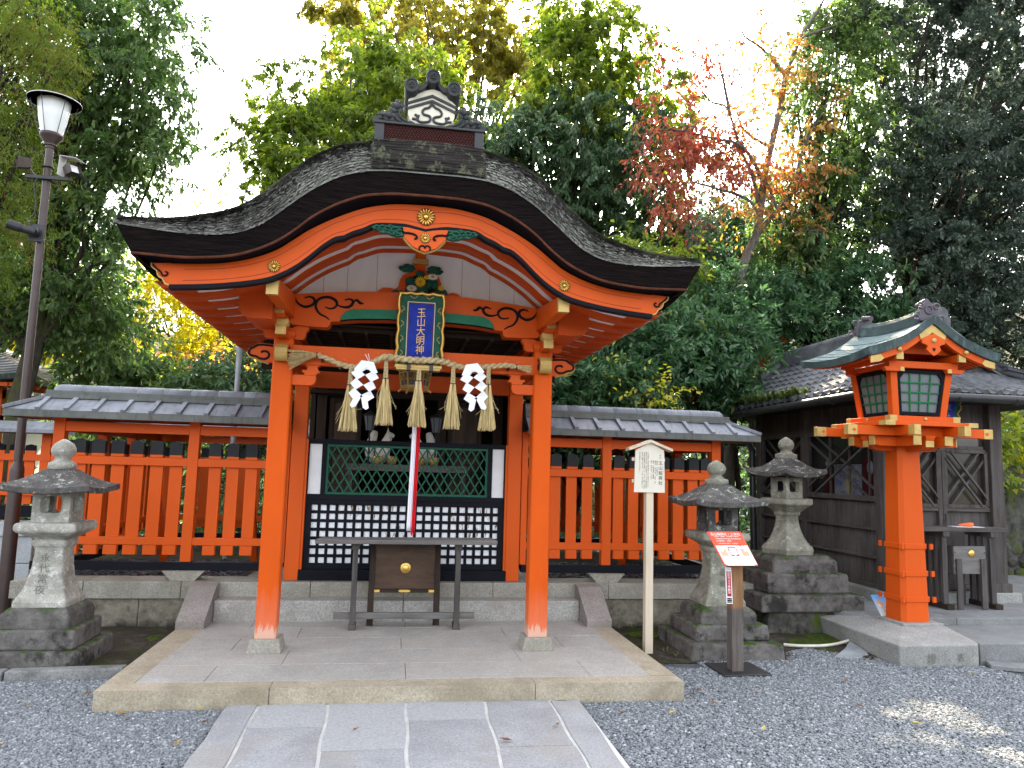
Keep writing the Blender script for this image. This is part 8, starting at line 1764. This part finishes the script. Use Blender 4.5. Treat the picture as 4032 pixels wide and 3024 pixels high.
# laurel thicket behind the right fence, each bush its own
LB = [((2.2,4.55),[(1.75,4.3,2.15,.45,.45,.35),(2.25,4.4,2.45,.50,.5,.40),(1.6,4.5,2.65,.3,.4,.35),(2.1,4.5,1.75,.6,.4,.3)],'glossy laurel bush behind the right fence, nearest the gate post'),
 ((3.1,4.75),[(2.85,4.5,2.35,.50,.5,.45),(3.3,4.6,2.75,.55,.5,.45),(2.9,4.7,3.05,.45,.5,.35),(3.0,4.5,1.8,.6,.4,.35)],'glossy laurel bush behind the right fence, behind the wooden notice board'),
 ((4.2,5.0),[(3.9,4.8,2.5,.55,.5,.5),(4.3,4.9,3.0,.55,.5,.5),(3.8,4.9,3.35,.45,.5,.35),(4.5,5.2,3.5,.45,.5,.3)],'glossy laurel bush behind the junction of right fence and dark hall'),
 ((5.2,6.0),[(4.9,5.9,3.6,.55,.5,.5),(5.5,6.0,4.0,.6,.5,.45),(4.6,5.6,4.0,.5,.5,.35),(5.1,5.8,4.5,.5,.5,.25)],'glossy laurel bush above the dark hall roof, below the red tree'),
 ((6.6,6.2),[(6.3,6.0,4.2,.7,.5,.5),(7.0,6.1,4.3,.6,.5,.6),(6.6,6.0,3.5,.8,.4,.5),(7.6,6.1,4.4,.6,.5,.6),(7.6,5.9,3.6,.7,.4,.5)],'glossy laurel bush above the dark hall roof, left of the lantern tower roof')]
for i, ((bx_, by_), bl, lb) in enumerate(LB):
    tree('laurel_bush',lb,'bush',(bx_,by_+.3,hill(bx_,by_+.3)),(bx_,by_+.2,bl[0][2]-.3),bl,'leaf_laurel',11000,.115,.042,30+i,'bark_dark',.05,.03,'laurel bushes on the right',18,nclump=15,cr=.27,tw=9,tl=.28,droop=.1,shell=.55,spread=.8)
tree('yellow_shrub','shrub with yellowing leaves on the slope right of the gate roof tip','bush',(3.6,6.4,.2),(3.6,6.3,3.9),[(3.4,5.8,4.75,.42,.4,.22),(3.9,5.9,4.6,.4,.4,.3),(4.3,5.9,4.45,.4,.4,.25),(3.2,5.7,4.35,.4,.4,.3)],'leaf_yellowgreen',2600,.11,.055,41,'bark_pale',.04,.025,None,16,nclump=7,cr=.24,droop=.5,shell=.2)
tree('yellow_bush','small yellow leaved bush in front of the laurels behind the right fence','bush',(2.95,4.1,.3),(2.95,4.05,1.9),[(2.8,4.0,2.45,.22,.2,.20),(3.05,4.0,2.3,.18,.2,.15)],'leaf_gold_far',420,.07,.04,42,'bark_pale',.02,.012,None,8,nclump=5,cr=.14,droop=.4,shell=.2)
tree('bright_bush','sunlit yellow green bush at the right edge beyond the hall','bush',(8.3,4.9,0),(8.3,4.8,1.4),[(7.9,4.6,2.15,.5,.4,.35),(8.5,4.7,1.9,.5,.4,.5),(7.7,4.6,1.75,.35,.35,.25)],'leaf_yellowgreen',3600,.11,.055,43,'bark_dark',.05,.03,None,14,nclump=9,cr=.26,droop=.6,shell=.3,bias=.15)
# left middle: dark shrubs and golden trees beyond the fence
SH = [((-4.7,7.8),[(-4.75,7.6,3.0,.55,.6,.5),(-4.9,7.6,3.6,.5,.6,.4),(-4.4,7.6,2.5,.6,.6,.5)],'leaf_mid','leafy bush behind the far left fence, beside the lamp post'),
 ((-3.9,7.8),[(-3.9,7.6,2.35,.6,.6,.4),(-3.3,7.6,2.35,.5,.6,.4)],'leaf_mid','leafy bush behind the left fence, beside the teal pole'),
 ((-2.5,7.4),[(-2.6,7.2,2.6,.5,.6,.45),(-2.0,7.2,2.3,.6,.6,.5),(-2.3,7.3,2.95,.4,.5,.3),(-1.5,7.2,2.7,.5,.5,.5)],'leaf_dark','dark bush behind the left fence, beside the gate post'),
 ((-1.0,7.0),[(-1.1,6.6,2.0,.6,.5,.6),(-1.3,6.6,2.9,.5,.5,.6),(-1.0,6.8,1.2,.6,.5,.5)],'leaf_mid','green bush seen between the left gate posts')]
for i, ((bx_, by_), bl, mt_, lb) in enumerate(SH):
    tree('green_bush',lb,'bush',(bx_,by_+.3,hill(bx_,by_)),(bx_,by_+.2,bl[0][2]-.3),bl,mt_,9000,.12,.05,50+i,'bark_dark',.06,.035,'bushes behind the left fence',16,nclump=13,cr=.32,droop=.5,shell=.4)
GT = [((-5.2,13.5),[(-5.6,13,5.2,1.0,.9,.9),(-4.6,13,4.9,1.0,.9,.8),(-5.9,13.2,3.9,1.1,.9,.9),(-4.6,13,3.8,1.2,.8,.8),(-3.5,13.2,3.9,.9,.8,.7),(-3.2,13.2,3.1,.9,.8,.6)],'bright golden tree beyond the left fence, under the gate eave'),
 ((-8.5,14),[(-8.3,13.5,5.0,1.2,.9,1.0),(-7.2,13.6,4.4,1.0,.9,.8),(-9.4,13.6,4.2,1.2,.9,.9)],'bright golden tree far left, seen through the dark evergreen')]
for i, ((bx_, by_), bl, lb) in enumerate(GT):
    tree('golden_bush_tree',lb,'tree',(bx_,by_+.3,hill(bx_,by_)),(bx_,by_+.2,bl[0][2]-.6),bl,'leaf_gold_far',15000,.13,.06,60+i,'bark_pale',.10,.06,'golden trees beyond the left fence',20,nclump=13,cr=.42,droop=.4,shell=.4)
tree('maple_bush','small orange maple beyond the left fence, beside the golden tree','tree',(-3.4,11,0),(-3.4,10.9,2.1),[(-3.3,10.6,2.7,.7,.5,.4),(-2.6,10.6,2.6,.5,.5,.4),(-3.9,10.7,3.1,.4,.4,.35)],'leaf_orange',3500,.12,.06,65,'bark_dark',.06,.03,None,14,nclump=9,cr=.3,droop=.4,shell=.3,bias=.1)
# darker trees that close the view up the slope
BG = [((-7.5,10),[(-7.3,9.6,5.6,1.2,1,1.2),(-6.2,9.8,5.0,.9,.9,.9),(-8.4,9.6,7.2,1.2,1,1.4)],'leaf_mid',12000,'dark tree behind the distant shrine building at the far left'),
 ((.6,13),[(-.6,12.6,6.6,1.5,1.1,1.3),(1.2,12.6,6.6,1.4,1.1,1.1),(.4,12.6,5.0,1.8,1.0,1.2)],'leaf_mid',17000,'green tree on the slope seen just right of the ridge ornament'),
 ((4.6,13.5),[(3.6,13,5.8,1.4,1.1,1.0),(5.6,13,6.4,1.4,1.1,1.1),(4.6,13,5.0,2.0,1.0,1.3),(6.4,13,5.4,1.5,1.0,1.3)],'leaf_mid',17000,'green tree high on the slope behind the red leaved tree'),
 ((8.3,11.5),[(7.6,11,6.2,1.4,1.0,1.3),(9.2,11,6.8,1.6,1.0,1.5),(8.2,11,4.8,1.8,1.0,1.2),(6.6,11,4.9,1.2,.9,1.0)],'leaf_dark',16000,'dark tree on the slope between the leaning stems and the holly'),
 ((6.6,9.6),[(5.6,9.2,4.8,.8,.8,.7),(6.6,9.2,5.3,.9,.8,.8),(7.5,9.3,5.9,.8,.8,.8),(6.2,9.3,6.2,.7,.7,.6),(5.4,9.3,5.9,.7,.7,.6),(7.0,9.4,6.8,.6,.7,.5),(6.0,9.2,4.0,1.2,.8,.6)],'leaf_dark',20000,'dark bushy tree on the slope directly behind the red tree trunk'),
 ((13,10),[(12.5,9.5,9,1.8,1.4,2),(14,9.5,11,1.8,1.4,2),(12,9.5,6,1.6,1.2,1.8)],'leaf_holly',14000,'dark tree behind the holly at the right edge'),
 ((-3.2,10.8),[(-3.4,10.5,6.2,.55,.6,.45),(-3.7,10.5,5.5,.4,.5,.35)],'leaf_golden',1300,'thin pale tree left of the yellow green tree, over the roof shoulder')]
for i, ((bx_, by_), bl, mt_, n_, lb) in enumerate(BG):
    tree('background_tree',lb,'tree',(bx_,by_+.3,hill(bx_,by_)),(bx_,by_+.2,bl[0][2]-.8),bl,mt_,n_,.15 if mt_ != 'leaf_golden' else .10,.065,70+i,'bark_dark',.14,.09,'trees up the slope',24,nclump=15,cr=.5,droop=.7,shell=.3)
# ground cover of the slope: one undergrowth mass
rngu = np.random.default_rng(88); N_ = 60000; ux = rngu.uniform(-9,15,N_); uy = rngu.uniform(5.4,20,N_); uz = np.array([hill(a,b) for a, b in zip(ux,uy)])+rngu.random(N_)**1.6*1.1
m_ = ~((np.abs(ux-5.6) < 1.5) & (uy < 6)); ux, uy, uz = ux[m_], uy[m_], uz[m_]; N_ = len(ux)
pp_ = np.stack([ux,uy,uz],1); dd_ = rngu.normal(size=(N_,3)); dd_[:,2] -= .2; kk_ = rngu.uniform(.7,1.4,N_)
tag(add_leaves('undergrowth', leaf_arrays(rngu, pp_, dd_, np.array([0,0,1.0])+rngu.normal(size=(N_,3))*.4, .15*kk_, .07*kk_), rngu.random(N_)*.9, 'leaf_dark'), 'leafy undergrowth covering the slope behind the shrine', 'undergrowth', kind='stuff')
# ------------------------------------------------------------------ fallen leaves, one by one
FL = [(-1.55,-0.22,0),(-1.18,-0.6,2),(-1.62,-0.1,2),(-1.12,-0.28,0),(-2.05,-0.55,3),(-1.2,-0.05,3),(1.3,-0.28,1),(1.62,-0.3,3),(1.95,-0.15,0),(2.05,-0.62,3),(2.35,0.05,1),(2.9,-0.25,0),(3.2,0.35,1),(3.75,0.45,0),(3.05,-0.6,3),(3.6,-0.45,1),(4.3,0.45,3),(-2.2,0.1,2),(-1.95,0.3,0),(1.98,0.15,0),(-0.28,-0.5,1),(0.52,-0.72,0),(0.85,-0.5,2),(3.3,0.75,2)]
r = random.Random(21)
for i, (x, y, k) in enumerate(FL):
    on_path = abs(x) < 1.05 and y < 0; z = -.088 if on_path else .002 if (abs(x) < 1.6 and y > 0) else -.100
    L_ = r.uniform(.020,.034); w = L_*.42; a = r.uniform(0,2*PI); c, s_ = math.cos(a), math.sin(a); g = G(); o_ = lambda u, v, h: (x+u*c-v*s_, y+u*s_+v*c, z+h)
    g.add([o_(-L_,0,.002),o_(-L_*.4,w,.012),o_(L_*.4,w*.9,.009),o_(L_,0,.016),o_(L_*.4,-w*.9,.012),o_(-L_*.4,-w,.009),o_(0,0,.003)],[(0,6,1),(1,6,2),(2,6,3),(3,6,4),(4,6,5),(5,6,0)])
    ob_ = g.obj('fallen_leaf','leaf_fallen'); at = ob_.data.attributes.new('rnd','FLOAT','FACE'); v = (.15,.35,.55,.9)[k]+r.uniform(-.1,.1); at.data.foreach_set('value',[v]*6)
    tag(ob_, 'small fallen leaf lying on the pale stones of platform or path' if (on_path or z > 0) else ('dry brown fallen leaf lying on the grey gravel' if k < 2 else 'yellowish fallen leaf lying on the grey gravel'), 'leaf', 'fallen leaves')
